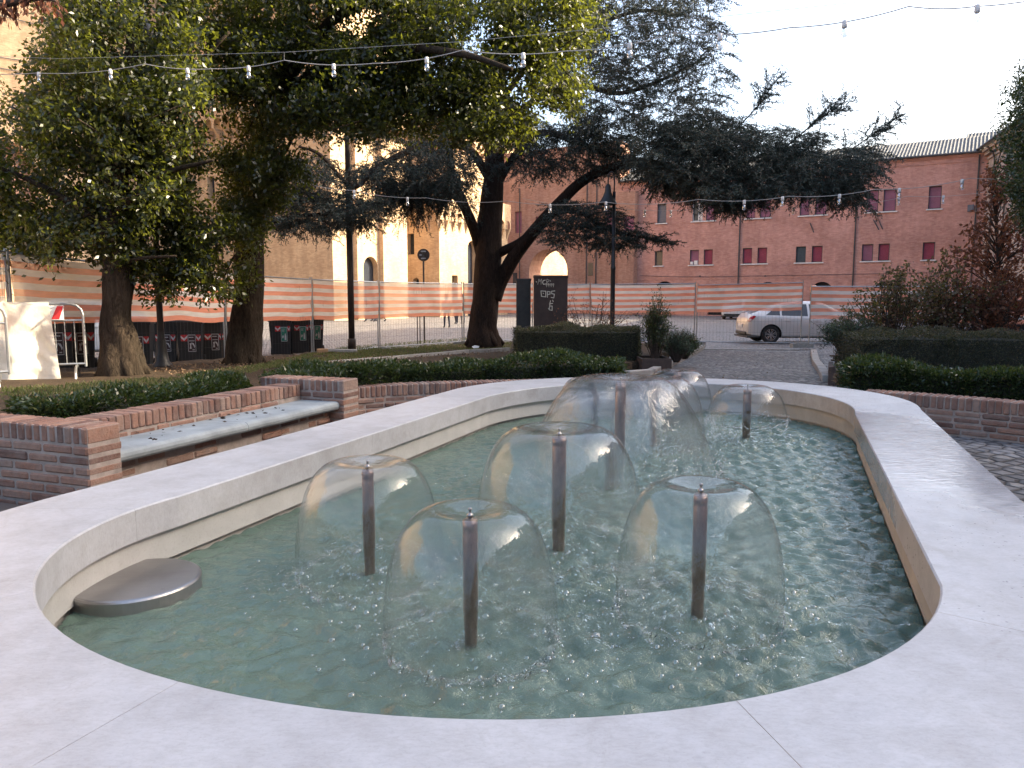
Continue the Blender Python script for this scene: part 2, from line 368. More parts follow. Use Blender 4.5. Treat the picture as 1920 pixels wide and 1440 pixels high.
# ------------------------------------------------------------------ mesh helpers
class MB:
    def __init__(s): s.v = []; s.f = []; s.r = []; s.uv = None
    def face(s, pts, r=None):
        i = len(s.v); s.v += [tuple(p) for p in pts]; s.f.append(tuple(range(i, i + len(pts)))); s.r.append(random.random() if r is None else r)
    def box(s, lo, hi, mat=None, r=None):
        r = random.random() if r is None else r
        p = [Vector((x, y, z)) for z in (lo[2], hi[2]) for y in (lo[1], hi[1]) for x in (lo[0], hi[0])]
        if mat is not None: p = [mat @ q for q in p]
        i = len(s.v); s.v += [tuple(q) for q in p]
        for q in ((0, 2, 3, 1), (4, 5, 7, 6), (0, 1, 5, 4), (2, 6, 7, 3), (0, 4, 6, 2), (1, 3, 7, 5)):
            s.f.append(tuple(i + k for k in q)); s.r.append(r)
    def cbox(s, lo, hi, b, mat=None, r=None):
        """box with chamfered vertical+top edges (24 verts convex hull style)"""
        r = random.random() if r is None else r
        i = len(s.v); vs = []
        for sx in (0, 1):
            for sy in (0, 1):
                for sz in (0, 1):
                    c = [(lo, hi)[sx][0], (lo, hi)[sy][1], (lo, hi)[sz][2]]
                    sg = [1 - 2 * sx, 1 - 2 * sy, 1 - 2 * sz]
                    for ax in range(3):
                        q = [c[k] + (sg[k] * b if k != ax else 0) for k in range(3)]
                        vs.append(Vector(q))
        if mat is not None: vs = [mat @ q for q in vs]
        s.v += [tuple(q) for q in vs]
        def V(sx, sy, sz, ax): return i + (sx * 4 + sy * 2 + sz) * 3 + ax
        fs = []
        for ax in range(3):
            for sd in (0, 1):
                o = [k for k in range(3) if k != ax]; q = []
                for (m, n) in ((0, 0), (1, 0), (1, 1), (0, 1)):
                    t = [0, 0, 0]; t[ax] = sd; t[o[0]] = m; t[o[1]] = n; q.append(V(*t, ax))
                fs.append(q)
        for ax in range(3):
            o = [k for k in range(3) if k != ax]
            for m in (0, 1):
                for n in (0, 1):
                    t0 = [0, 0, 0]; t1 = [0, 0, 0]; t0[ax] = 0; t1[ax] = 1
                    for t in (t0, t1): t[o[0]] = m; t[o[1]] = n
                    fs.append([V(*t0, o[0]), V(*t1, o[0]), V(*t1, o[1]), V(*t0, o[1])])
        for sx in (0, 1):
            for sy in (0, 1):
                for sz in (0, 1): fs.append([V(sx, sy, sz, 0), V(sx, sy, sz, 1), V(sx, sy, sz, 2)])
        for q in fs: s.f.append(tuple(q)); s.r.append(r)
    def tube(s, pts, rad, n=8, cap=True, wob=0):
        pts = [Vector(p) for p in pts]
        if not hasattr(rad, '__len__'): rad = [rad] * len(pts)
        base = len(s.v); up = None
        for k, p in enumerate(pts):
            t = (pts[min(k + 1, len(pts) - 1)] - pts[max(k - 1, 0)]).normalized()
            if up is None:
                up = t.orthogonal().normalized()
            else:
                up = (up - t * up.dot(t)); up = up.normalized() if up.length > 1e-5 else t.orthogonal().normalized()
            w = t.cross(up)
            for j in range(n):
                a = 2 * PI * j / n; rr = rad[k]
                if wob: rr *= 1 + wob * mnoise.noise(Vector((math.cos(a) * 1.6 + k * .13, math.sin(a) * 1.6, p.z * .9)))
                q = p + (up * math.cos(a) + w * math.sin(a)) * rr
                s.v.append(tuple(q))
        for k in range(len(pts) - 1):
            for j in range(n):
                a = base + k * n + j; b = base + k * n + (j + 1) % n
                s.f.append((a, b, b + n, a + n)); s.r.append(.5)
        if cap:
            s.f.append(tuple(base + j for j in range(n))[::-1]); s.r.append(.5)
            e = base + (len(pts) - 1) * n; s.f.append(tuple(e + j for j in range(n))); s.r.append(.5)
    def lathe(s, prof, o=(0, 0, 0), n=16):
        base = len(s.v)
        for (r, z) in prof:
            for j in range(n):
                a = 2 * PI * j / n; s.v.append((o[0] + r * math.cos(a), o[1] + r * math.sin(a), o[2] + z))
        for k in range(len(prof) - 1):
            for j in range(n):
                a = base + k * n + j; b = base + k * n + (j + 1) % n
                s.f.append((a, b, b + n, a + n)); s.r.append(.5)
        s.f.append(tuple(base + j for j in range(n))[::-1]); s.r.append(.5)
        e = base + (len(prof) - 1) * n; s.f.append(tuple(e + j for j in range(n))); s.r.append(.5)
    def prism(s, poly, z0, z1, mat=None, zf=None):
        """poly xy list (ccw) extruded; z0/z1 numbers"""
        i = len(s.v); n = len(poly)
        pts = [Vector((p[0], p[1], z0)) for p in poly] + [Vector((p[0], p[1], z1)) for p in poly]
        if mat is not None: pts = [mat @ q for q in pts]
        s.v += [tuple(q) for q in pts]
        s.f.append(tuple(i + k for k in range(n))[::-1]); s.f.append(tuple(i + n + k for k in range(n))); s.r += [.5, .5]
        for k in range(n):
            s.f.append((i + k, i + (k + 1) % n, i + n + (k + 1) % n, i + n + k)); s.r.append(.5)
    def build(s, name, mat, parent=None, smooth=False, loc=None):
        me = bpy.data.meshes.new(name); me.from_pydata(s.v, [], s.f); me.update()
        at = me.attributes.new('rnd', 'FLOAT', 'FACE'); at.data.foreach_set('value', s.r)
        if mat: me.materials.append(M[mat] if isinstance(mat, str) else mat)
        if smooth: me.shade_smooth()
        return link(name, me, parent)

def link(name, me, parent=None):
    o = bpy.data.objects.new(name, me); C.objects.link(o)
    if parent:
        o.parent = parent
        o.matrix_parent_inverse = parent.matrix_world.inverted()
    return o
def tag(o, label=None, cat=None, group=None, kind=None):
    if label: o['label'] = label
    if cat: o['category'] = cat
    if group: o['group'] = group
    if kind: o['kind'] = kind
    return o
def empty(name, loc, label, cat, group=None, rz=0):
    o = bpy.data.objects.new(name, None); C.objects.link(o); o.location = loc; o.rotation_euler = (0, 0, rz)
    o.empty_display_size = .2
    o.matrix_world = Matrix.Translation(Vector(loc)) @ Matrix.Rotation(rz, 4, 'Z')
    tag(o, label, cat, group); return o
def local(o, root):
    """mark a mesh built in the root's own axes"""
    o.parent = root; o.matrix_parent_inverse = Matrix.Identity(4); return o
def quads(name, P, mat, parent=None, rnd=None):
    """P: (n,4,3) array -> mesh of n quads, one rnd each"""
    n = len(P); me = bpy.data.meshes.new(name)
    me.vertices.add(n * 4); me.vertices.foreach_set('co', P.reshape(-1).astype(np.float32))
    me.loops.add(n * 4); me.loops.foreach_set('vertex_index', np.arange(n * 4, dtype=np.int32))
    me.polygons.add(n); me.polygons.foreach_set('loop_start', np.arange(0, n * 4, 4, dtype=np.int32))
    me.update(calc_edges=True)
    at = me.attributes.new('rnd', 'FLOAT', 'FACE'); at.data.foreach_set('value', (rng.random(n) if rnd is None else rnd).astype(np.float32))
    me.materials.append(M[mat]); return link(name, me, parent)
def unit(a): return a / np.maximum(np.linalg.norm(a, axis=1, keepdims=True), 1e-9)
def leafquads(cen, d, L, Wd, fold=.18):
    n = len(cen); d = unit(d); r = rng.normal(size=(n, 3)); s = unit(np.cross(d, r)); nn = np.cross(d, s)
    L = np.broadcast_to(L, (n,)).reshape(-1, 1) * rng.uniform(.65, 1.2, (n, 1)); Wd = np.broadcast_to(Wd, (n,)).reshape(-1, 1) * rng.uniform(.7, 1.15, (n, 1))
    return np.stack([cen, cen + d * L * .45 + s * Wd / 2 + nn * Wd * fold, cen + d * L, cen + d * L * .5 - s * Wd / 2 + nn * Wd * fold], axis=1)
def inpoly(poly, x, y):
    c = False; n = len(poly)
    for i in range(n):
        x1, y1 = poly[i]; x2, y2 = poly[(i + 1) % n]
        if (y1 > y) != (y2 > y) and x < (x2 - x1) * (y - y1) / (y2 - y1) + x1: c = not c
    return c
def sample(poly, n):
    xs = [p[0] for p in poly]; ys = [p[1] for p in poly]; out = []
    while len(out) < n:
        x = random.uniform(min(xs), max(xs)); y = random.uniform(min(ys), max(ys))
        if inpoly(poly, x, y): out.append((x, y))
    return out
def curve(pts, n=6):
    """catmull-rom through pts"""
    P = [Vector(p) for p in pts]; P = [P[0] * 2 - P[1]] + P + [P[-1] * 2 - P[-2]]; out = []
    for i in range(1, len(P) - 2):
        for k in range(n):
            t = k / n
            out.append(.5 * ((2 * P[i]) + (-P[i - 1] + P[i + 1]) * t + (2 * P[i - 1] - 5 * P[i] + 4 * P[i + 1] - P[i + 2]) * t * t + (-P[i - 1] + 3 * P[i] - 3 * P[i + 1] + P[i + 2]) * t ** 3))
    out.append(P[-2]); return out
def lerp(a, b, t): return a + (b - a) * t

# ------------------------------------------------------------------ camera, sky, sun
cam = bpy.data.cameras.new('camera'); co = bpy.data.objects.new('camera', cam); C.objects.link(co)
cam.sensor_width = 36; cam.lens = 36 * F / 1920; cam.clip_end = 2000; cam.clip_start = .05
co.location = (0, 0, CAMZ); co.rotation_euler = (PI / 2 - TH, 0, 0); SC.camera = co
SUN_EL, SUN_AZ = math.radians(27), math.radians(86)
w = bpy.data.worlds.new("World"); SC.world = w; w.use_nodes = True
wn = w.node_tree.nodes; wl = w.node_tree.links
sk = wn.new('ShaderNodeTexSky'); sk.sky_type = 'NISHITA'; sk.sun_disc = False; sk.sun_elevation = SUN_EL; sk.sun_rotation = SUN_AZ
sk.dust_density = 7.0; sk.air_density = 1.0; sk.ozone_density = 1.5
wl.new(sk.outputs[0], wn['Background'].inputs[0]); wn['Background'].inputs[1].default_value = .68
sl = bpy.data.lights.new('sun', 'SUN'); sl.energy = 14; sl.angle = math.radians(.5); sl.color = (1, .85, .6)
so = bpy.data.objects.new('sun', sl); C.objects.link(so)
sd = Vector((math.sin(SUN_AZ) * math.cos(SUN_EL), math.cos(SUN_AZ) * math.cos(SUN_EL), math.sin(SUN_EL)))
so.rotation_euler = sd.to_track_quat('Z', 'Y').to_euler(); so.location = (60, 0, 40)
SC.view_settings.view_transform = 'Standard'; SC.view_settings.look = 'None'; SC.view_settings.exposure = 0
SC.render.engine = 'CYCLES'; SC.cycles.use_denoising = True
SC.cycles.max_bounces = 14; SC.cycles.transparent_max_bounces = 24; SC.cycles.transmission_bounces = 12; SC.cycles.glossy_bounces = 6
SC.cycles.sample_clamp_indirect = 6

# ------------------------------------------------------------------ ground
def ground():
    mb = MB(); ys = [-40, -10, 0, 5, 9.5] + [9.5 + 12 * k / 8 for k in range(1, 9)] + [30, 60, 100, 200, 600]
    xs = [-400, -60, -10, 0, 10, 60, 400]
    for i in range(len(ys) - 1):
        for j in range(len(xs) - 1):
            mb.face([(xs[j], ys[i], gz(ys[i])), (xs[j + 1], ys[i], gz(ys[i])), (xs[j + 1], ys[i + 1], gz(ys[i + 1])), (xs[j], ys[i + 1], gz(ys[i + 1]))])
    tag(mb.build('ground', 'square_cobbles'), kind='structure')
    mb = MB()
    for k in range(26):
        a0, a1 = 8.3 + k * .6, 8.3 + (k + 1) * .6
        p = [U(a0, -2.75), U(a0, .62), U(a1, .62), U(a1, -2.75)]
        mb.face([(q.x, q.y, gz(q.y) + .006) for q in p])
    # paved apron round the basin
    for k in range(60):
        t0, t1 = 2 * PI * k / 60, 2 * PI * (k + 1) / 60
        q = [U(5 + 3.7 * math.cos(t), -1.07 + 4.2 * math.sin(t)) for t in (t0, t1)]
        c0 = U(5, -1.07)
        mb.face([(c0.x, c0.y, .005), (q[1].x, q[1].y, .005), (q[0].x, q[0].y, .005)])
    tag(mb.build('path', 'path_cobbles'), kind='structure')
ground()

def bed(name, poly, zf=lambda x, y: bz(y), skirt=.5, n=26):
    """soil sheet over a polygon (world xy), gently lumpy"""
    xs = [p[0] for p in poly]; ys = [p[1] for p in poly]
    bm = bmesh.new(); st = .35
    vs = {}
    nx = int((max(xs) - min(xs)) / st) + 2; ny = int((max(ys) - min(ys)) / st) + 2
    for i in range(nx):
        for j in range(ny):
            x = min(xs) + i * st; y = min(ys) + j * st
            if inpoly(poly, x, y): vs[i, j] = bm.verts.new((x, y, zf(x, y) + .03 * mnoise.noise(Vector((x * 1.3, y * 1.3, 0)))))
    for (i, j) in list(vs):
        q = [(i, j), (i + 1, j), (i + 1, j + 1), (i, j + 1)]
        if all(k in vs for k in q): bm.faces.new([vs[k] for k in q])
    be = [e for e in bm.edges if len(e.link_faces) == 1]
    r = bmesh.ops.extrude_edge_only(bm, edges=be)
    for v in r['geom']:
        if isinstance(v, bmesh.types.BMVert): v.co.z = -.4
    me = bpy.data.meshes.new(name); bm.to_mesh(me); bm.free(); me.materials.append(M['bed_soil']); me.shade_smooth()
    return tag(link(name, me), kind='structure')

# ------------------------------------------------------------------ fountain basin
S = .9
CC = -1.19 * S
NS = 56
def ring(t, near=0.0):
    """closed loop in (a,c) metres; t = offset outward (in S units)"""
    aN, aF, hw = 1.46 - t - near, 9.0 + t, 1.70 + t
    dN, dF = 1.45 + t + near, 1.9 + .2 * t; p = 2.06 + .15 * t; out = []
    def e(v): return math.copysign(abs(v) ** (2 / p), v)
    for k in range(NS + 1):           # near end, left to right
        f = PI * k / NS; u = abs(math.sin(f)) ** (2 / p); out.append((aN + dN - dN * u, -1.19 - hw * e(math.cos(f)) - .18 * u))
    m = 20
    aR0, aR1 = aN + dN, aF - dF
    for k in range(1, m): out.append((lerp(aR0, aR1, k / m), -1.19 + hw))
    for k in range(NS + 1):
        f = PI * k / NS; u = abs(math.sin(f)) ** (2 / p); out.append((aF - dF + dF * u, -1.19 + hw * e(math.cos(f)) + .2 * u))
    for k in range(1, m): out.append((lerp(aR1, aR0, k / m), -1.19 - hw))
    return [(a * S, c * S) for a, c in out]
WZ = .198; RZ = .5
basin = empty('fountain_basin', U(4.7, CC, 0), 'long oval stone fountain basin with a broad pale rim', 'fountain')
def resamp(loop):
    return loop
def band(name, t0, t1, z0, z1, mat, near0=0, near1=0, cuts=None, bev=.006):
    A = ring(t0, near0); B = ring(t1, near1); N = len(A)
    cuts = cuts or [0, N]
    for q in range(len(cuts) - 1):
        i0, i1 = cuts[q], cuts[q + 1]; mb = MB(); rows = []
        for i in range(i0, i1 + 1):
            a = Vector(A[i % N]); b = Vector(B[i % N])
            if len(cuts) > 2 and i in (i0, i1):
                j = (i + (1 if i == i0 else -1)) % N
                da = Vector(A[j]) - a; db = Vector(B[j]) - b
                a = a + da.normalized() * .0007; b = b + db.normalized() * .0007
            o = (b - a).normalized() * bev
            prof = [(a, z0), (a, z1 - bev), (a + o, z1), (b - o, z1), (b, z1 - bev), (b, z0)]
            rows.append([tuple(U(p.x, p.y, z)) for p, z in prof])
        base = len(mb.v)
        for r in rows: mb.v += r
        n = 6
        for k in range(len(rows) - 1):
            for j in range(n):
                a = base + k * n + j; b = base + k * n + (j + 1) % n
                mb.f.append((a, a + n, b + n, b)); mb.r.append(.5)
        mb.f.append(tuple(base + j for j in range(n))); e = base + (len(rows) - 1) * n
        mb.f.append(tuple(e + j for j in range(n))[::-1]); mb.r += [.5, .5]
        mb.build(name, mat, basin)
cuts = [3, 15, 27, 40, 52, 68, 84, 104, 120, 138, 151, 153 + 3]
NN = len(ring(0))
cuts = [3, 16, 27, 42, 53, 66, 80, 92, 106, 120, 134, 143, NN + 3]
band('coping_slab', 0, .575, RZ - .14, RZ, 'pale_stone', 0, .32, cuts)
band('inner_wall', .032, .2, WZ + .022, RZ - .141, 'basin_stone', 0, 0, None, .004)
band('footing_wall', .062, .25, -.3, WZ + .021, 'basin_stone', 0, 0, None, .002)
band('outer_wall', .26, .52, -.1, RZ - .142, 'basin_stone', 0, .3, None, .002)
mb = MB(); fl = ring(.1); c0 = U(4.7, CC, -.12)
for i in range(len(fl)):
    a = U(*fl[i], -.12); b = U(*fl[(i + 1) % len(fl)], -.12); mb.face([c0, a, b], .5)
mb.build('basin_floor', 'pool_floor', basin)

# nozzles: (a, c, radius, height) in S units, height of dome above water
JETS = [('front', 2.57, -1.13, .335, .535, 1.0), ('left front', 3.07, -1.88, .345, .56, 1.0), ('right front', 3.15, -.34, .345, .565, 1.0),
        ('second', 3.73, -1.13, .44, .66, 1.0), ('middle', 5.20, -1.13, .70, .79, .82), ('fourth', 6.79, -1.14, .42, .62, 1.0),
        ('left rear', 7.46, -1.92, .36, .52, .8), ('right rear', 7.45, -.40, .37, .505, .66), ('rearmost', 7.95, -1.13, .37, .58, .9)]
JL = {'front': 'frontmost water dome, nearest the camera and lowest in the photo', 'left front': 'small water dome nearest the left stone wall',
      'right front': 'clear water dome at the right of the front group', 'second': 'tall water dome just behind the frontmost one',
      'middle': 'largest and widest water bell, ragged at its foot, in the basin centre', 'fourth': 'water dome hidden right behind the largest bell, brown pipe showing',
      'left rear': 'small dome with a thin dark pipe seen through the left of the largest bell', 'right rear': 'lone small water dome by the far right wall, ending above the water',
      'rearmost': 'farthest dome, peeping out right of the largest bell'}

# water surface -----------------------------------------------------
def water():
    st = .0125; a0, a1, c0, c1 = 1.35 * S, 9.1 * S, -2.98 * S, .6 * S
    na = int((a1 - a0) / st); nc = int((c1 - c0) / st)
    A, Cc = np.meshgrid(np.linspace(a0, a1, na), np.linspace(c0, c1, nc), indexing='ij')
    X = .35 * A + .937 * Cc; Y = .937 * A - .35 * Cc
    H = np.zeros_like(X)
    # gusty chop: long crests lying roughly across the view
    for k in range(46):
        lam = .04 * 1.045 ** k if k < 32 else random.uniform(.07, .2)
        th = random.gauss(PI / 2, .55) if k % 3 else random.uniform(0, PI)
        amp = .0105 * lam
        kx, ky = math.cos(th) * 2 * PI / lam, math.sin(th) * 2 * PI / lam
        mod = 1 + .6 * np.sin(X * random.uniform(1, 5) + Y * random.uniform(1, 5) + k)
        H += amp * mod * np.sin(kx * X + ky * Y + random.uniform(0, 6) + .6 * np.sin(2.3 * X + k) + .5 * np.sin(3.1 * Y + k))
    rgt = np.clip((Cc - CC) / (1.7 * S) - .1, 0, 1)
    for k in range(10):
        lam = .055 + .011 * k; th = PI / 2 + random.gauss(0, .16); kx, ky = math.cos(th) * 2 * PI / lam, math.sin(th) * 2 * PI / lam
        H += .016 * lam * rgt * (.6 + .5 * np.sin(2.2 * X + 1.7 * Y + k)) * np.sin(kx * X + ky * Y + random.uniform(0, 6) + .9 * np.sin(2.9 * X + k))
    calm = np.ones_like(H) * .75
    for (_, a, c, r, h, full) in JETS:
        a *= S; c *= S; r *= S
        D = np.sqrt((A - a) ** 2 + (Cc - c) ** 2)
        q = np.abs(D - r)
        H += .0022 * np.exp(-q * 4.5) * np.sin(2 * PI * (D - r) / .075 + 1.5 * np.sin(5 * np.arctan2(A - a, Cc - c)))
        H += .0035 * np.exp(-(q / .03) ** 2) * (.6 + .6 * np.sin(9 * np.arctan2(A - a, Cc - c) + a * 7) * np.sin(23 * np.arctan2(A - a, Cc - c)))
        H += .002 * np.exp(-D * 8) * np.sin(D * 70)
        calm += .5 * np.exp(-q * 3.5)
    R = rng.normal(size=H.shape)
    for _ in range(2): R = (R + np.roll(R, 1, 0) + np.roll(R, -1, 0) + np.roll(R, 1, 1) + np.roll(R, -1, 1)) / 5
    near = np.clip(calm - .85, 0, 1.2)
    side = .7 + .75 * np.clip((Cc - CC) / (1.7 * S) + .25, 0, 1)
    H = H * calm * side + R * .006 * near
    foam = np.zeros_like(H)
    for (_, a, c, r, h, full) in JETS:
        D = np.sqrt((A - a * S) ** 2 + (Cc - c * S) ** 2); an_ = np.arctan2(A - a * S, Cc - c * S); rr_ = r * S * (1 + .05 * np.sin(5 * an_ + a * 9) + .03 * np.sin(13 * an_ + c * 9)); brk = np.clip(.45 + .55 * np.sin(4 * an_ + a * 5) * np.sin(9 * an_ + c * 11) + .3 * np.sin(17 * an_), 0, 1); foam += .75 * brk * np.exp(-((D - rr_) / .03) ** 2) + .8 * np.exp(-(D / .06) ** 2) + .38 * np.exp(-((D - rr_) / .17) ** 2)
    chop = np.clip(near * 1.2, .12, 1.3)
    for _ in range(700):   # dimples where drops fall
        j = random.choice(JETS); an = random.uniform(0, 2 * PI); rr = j[3] * S * random.uniform(.2, 1.7)
        ca, cc = j[1] * S + rr * math.cos(an), j[2] * S + rr * math.sin(an)
        i = int((ca - a0) / st); k = int((cc - c0) / st); m = 7
        if m < i < na - m and m < k < nc - m:
            sl_ = (slice(i - m, i + m), slice(k - m, k + m)); D = np.sqrt((A[sl_] - ca) ** 2 + (Cc[sl_] - cc) ** 2)
            H[sl_] += .0035 * np.exp(-(D / .035) ** 2) * np.cos(D * 170)
    V = np.stack([X, Y, WZ + H], -1).reshape(-1, 3)
    loop = ring(.042); lp = np.array(loop)
    # keep cells inside the basin: analytic superellipse test
    aN, aF, hw, dN, dF, p = 1.42 * S, 9.04 * S, 1.74 * S, 1.49 * S, 1.908 * S, 2.066
    un = np.clip((aN + dN - A) / dN, 0, None); uf = np.clip((A - aF + dF) / dF, 0, None); u = un + uf
    inside = (u ** p + (np.abs(Cc - CC + .18 * S * un - .2 * S * uf) / hw) ** p) < 1.0
    idx = np.arange(na * nc).reshape(na, nc)
    Q = np.stack([idx[:-1, :-1], idx[1:, :-1], idx[1:, 1:], idx[:-1, 1:]], -1)
    ok = inside[:-1, :-1] & inside[1:, :-1] & inside[1:, 1:] & inside[:-1, 1:]
    Q = Q[ok][:, ::-1]
    used = np.unique(Q); rem = np.full(na * nc, -1); rem[used] = np.arange(len(used)); Q = rem[Q]; V = V[used]; foam = foam.reshape(-1)[used]; chop = chop.reshape(-1)[used]
    me = bpy.data.meshes.new('water'); me.vertices.add(len(V)); me.vertices.foreach_set('co', V.reshape(-1).astype(np.float32))
    me.loops.add(len(Q) * 4); me.loops.foreach_set('vertex_index', Q.reshape(-1).astype(np.int32))
    me.polygons.add(len(Q)); me.polygons.foreach_set('loop_start', np.arange(0, len(Q) * 4, 4, dtype=np.int32))
    me.update(calc_edges=True); me.materials.append(M['pool_water']); me.shade_smooth()
    if me.polygons[0].normal.z < 0: me.flip_normals()
    for nm_, ar in (('foam', foam), ('chop', chop)):
        at_ = me.attributes.new(nm_, 'FLOAT', 'POINT'); at_.data.foreach_set('value', ar.astype(np.float32))
    tag(link('water', me), kind='structure')
water()

def blob(mb, p, r, hemi=False, n=7, m=4):
    base = len(mb.v); R = m if not hemi else m
    for k in range(m + 1):
        f = (PI / 2 if hemi else PI) * k / m
        for j in range(n):
            a = 2 * PI * j / n; mb.v.append((p[0] + r * math.sin(f) * math.cos(a), p[1] + r * math.sin(f) * math.sin(a), p[2] + r * math.cos(f)))
    for k in range(m):
        for j in range(n):
            a = base + k * n + j; b = base + k * n + (j + 1) % n
            mb.f.append((a, a + n, b + n, b)); mb.r.append(.5)

def jet(key, a, c, r, h, full):
    r *= S; h *= S; root = empty('fountain_jet', U(a * S, c * S, WZ), JL[key], 'fountain jet', 'water jets in the basin')
    o = (0, 0, 0)
    pr = (.0265 if key not in ('second', 'middle') else .034) if key not in ('right rear', 'rearmost', 'fourth') else .036
    if key == 'left rear': pr = .032
    hp = h * .93
    mb = MB(); mb.lathe([(pr * .86, -.3), (pr * .86, h * .12), (pr * .9, h * .125), (pr * .9, h * .24), (pr, h * .245), (pr, hp - .05), (pr * .97, hp - .045), (pr * .97, hp - .03), (pr, hp - .028), (pr, hp - .006), (pr * .85, hp)], o, 28)
    local(mb.build('pipe', 'pipe_steel', smooth=False), root)
    root.children[0].data.shade_smooth()
    mb = MB(); mb.lathe([(.006, hp), (.006, hp + .008), (.012, hp + .01), (.012, hp + .016), (.006, hp + .018), (.004, hp + .028), (.007, hp + .031), (.007, hp + .037), (.003, hp + .04)], o, 14)
    local(mb.build('nozzle', 'brushed_steel', smooth=True), root)
    # falling sheet
    prof = [(.07, .955), (.16, .965), (.3, .985), (.43, 1.0), (.55, .985), (.67, .935), (.775, .85), (.86, .735), (.925, .59), (.97, .43), (.995, .28), (.99, .13), (.965, -.01)]
    if key in ('middle',): prof = [(.05, .93), (.15, .96), (.28, .99), (.4, .985), (.52, .925), (.63, .82), (.73, .68), (.815, .53), (.885, .38), (.945, .24), (.99, .1), (1.01, -.01)]
    if key == 'right rear': prof = [(.07, .96), (.2, .985), (.35, 1.0), (.5, .985), (.65, .93), (.78, .84), (.88, .72), (.95, .57), (.99, .42), (1.0, .3), (.99, .15), (.97, -.01)]
    cp = curve([(x, 0, z) for x, z in prof], 7); n = 160
    vs = []; seed = random.uniform(0, 50)
    for k, q in enumerate(cp):
        for j in range(n):
            an = 2 * PI * j / n; lowf = max(0, 1 - q.z)
            w_ = 1 + .012 * lowf * mnoise.noise(Vector((math.cos(an) * 2, math.sin(an) * 2, q.z * 2 + seed))) + .03 * lowf * lowf * mnoise.noise(Vector((math.cos(an) * 7, math.sin(an) * 7, q.z * 3 + seed))) + .012 * lowf * mnoise.noise(Vector((math.cos(an) * 16, math.sin(an) * 16, q.z * 9 + seed)))
            vs.append((q.x * r * w_ * math.cos(an), q.x * r * w_ * math.sin(an), q.z * h))
    fs = []
    amp = .05 if full == 1 else .13; cut0 = 0 if full == 1 else (1 - full) * .85
    for k in range(len(cp) - 1):
        for j in range(n):
            an = 2 * PI * j / n
            lim = cut0 + amp * (1 + 1.6 * mnoise.noise(Vector((math.cos(an) * 3.3, math.sin(an) * 3.3, seed))) + .8 * mnoise.noise(Vector((math.cos(an) * 11, math.sin(an) * 11, seed))))
            if cp[k].z < lim and full < 1: continue
            # holes torn in the lower sheet
            if cp[k].z < lim + .3 and mnoise.noise(Vector((math.cos(an) * 8, math.sin(an) * 8, cp[k].z * 9 + seed))) > .12 + (cp[k].z - lim) * 1.1: continue
            fs.append((k * n + j, k * n + (j + 1) % n, (k + 1) * n + (j + 1) % n, (k + 1) * n + j))
    me = bpy.data.meshes.new('water_dome'); me.from_pydata(vs, [], fs); me.update(); me.materials.append(M['broken_water_film' if key in ('middle', 'fourth') else 'water_film']); me.shade_smooth()
    bm = bmesh.new(); bm.from_mesh(me); bmesh.ops.delete(bm, geom=[v for v in bm.verts if not v.link_faces], context='VERTS'); bm.to_mesh(me); bm.free()
    local(link('water_dome', me), root)
    # splash crown, flung drops and beads on the edge
    mb = MB()
    nd = int(420 * (r / .3)) if full == 1 else int(700 * (r / .3))
    for _ in range(nd):
        an = random.uniform(0, 2 * PI); zz = abs(random.gauss(0, .03)) if full == 1 else abs(random.gauss(0, .09))
        if full < 1 and random.random() < .6: zz = (cut0 + random.uniform(-.06, .16)) * h
        rr = r * (1 + random.gauss(.0, .03)) if full == 1 else r * (1 + random.gauss(.01, .03))
        blob(mb, (rr * math.cos(an), rr * math.sin(an), max(0, zz)), random.choice([.001, .0015, .002, .0035]) * random.uniform(.8, 1.2) * (1.6 if a > 5 else 1), False, 6, 4)
    nrope = 90   # wavering lip of the sheet where it breaks up
    for q in range(nrope):
        if mnoise.noise(Vector((q * .35, seed, 2))) > .3: continue
        L_ = []
        for w_ in range(5):
            an = 2 * PI * (q + w_ / 4) / nrope; zz = (max(0, cut0 if full < 1 else 0) + .045 + .09 * mnoise.noise(Vector((math.cos(an) * 3.2, math.sin(an) * 3.2, seed))) + .05 * mnoise.noise(Vector((math.cos(an) * 12, math.sin(an) * 12, seed)))) * h
            rr = r * (1.0 + .03 * mnoise.noise(Vector((math.cos(an) * 8, math.sin(an) * 8, seed + 3)))); L_.append((rr * math.cos(an), rr * math.sin(an), zz))
        mb.tube(L_, [random.uniform(.0018, .0042) for _ in L_], 5)
    for _ in range(26):  # little upright tongues of water
        an = random.uniform(0, 2 * PI); rr = r * random.uniform(.97, 1.04); hh = random.uniform(.012, .04)
        p0 = Vector((rr * math.cos(an), rr * math.sin(an), -.005)); t = Vector((-math.sin(an), math.cos(an), 0)) * random.uniform(-.03, .03)
        mb.tube([p0, p0 + Vector((0, 0, hh * .5)) + t * .4, p0 + Vector((0, 0, hh)) + t], [.004, .0025, .0015], 5)
    for _ in range(14):
        an = random.uniform(0, 2 * PI); rr = random.uniform(pr, pr * 2.5)
        blob(mb, (rr * math.cos(an), rr * math.sin(an), .004), random.uniform(.003, .009), False, 7, 4)
    tag(local(mb.build('splash', 'water_drop', smooth=True), root), kind='stuff')
    return root
for j in JETS: jet(*j)

mb = MB()
for _ in range(1900):
    j = random.choice(JETS[:5] * 2 + JETS); an = random.uniform(0, 2 * PI); rr = j[3] * S * random.choice([random.uniform(.15, 1), random.gauss(1.05, .12), random.uniform(1, 1.9)])
    a, c = j[1] * S + rr * math.cos(an), j[2] * S + rr * math.sin(an)
    if abs(c - CC) > 1.6 * S or a < 1.75 * S or a > 8.6 * S: continue
    p = U(a, c, WZ)
    blob(mb, (p.x, p.y, WZ), random.choice([.003, .004, .005, .007, .009, .013]) * random.uniform(.8, 1.2), True, 10, 4)
tag(mb.build('water_bubbles', 'bubble', smooth=True), kind='stuff')

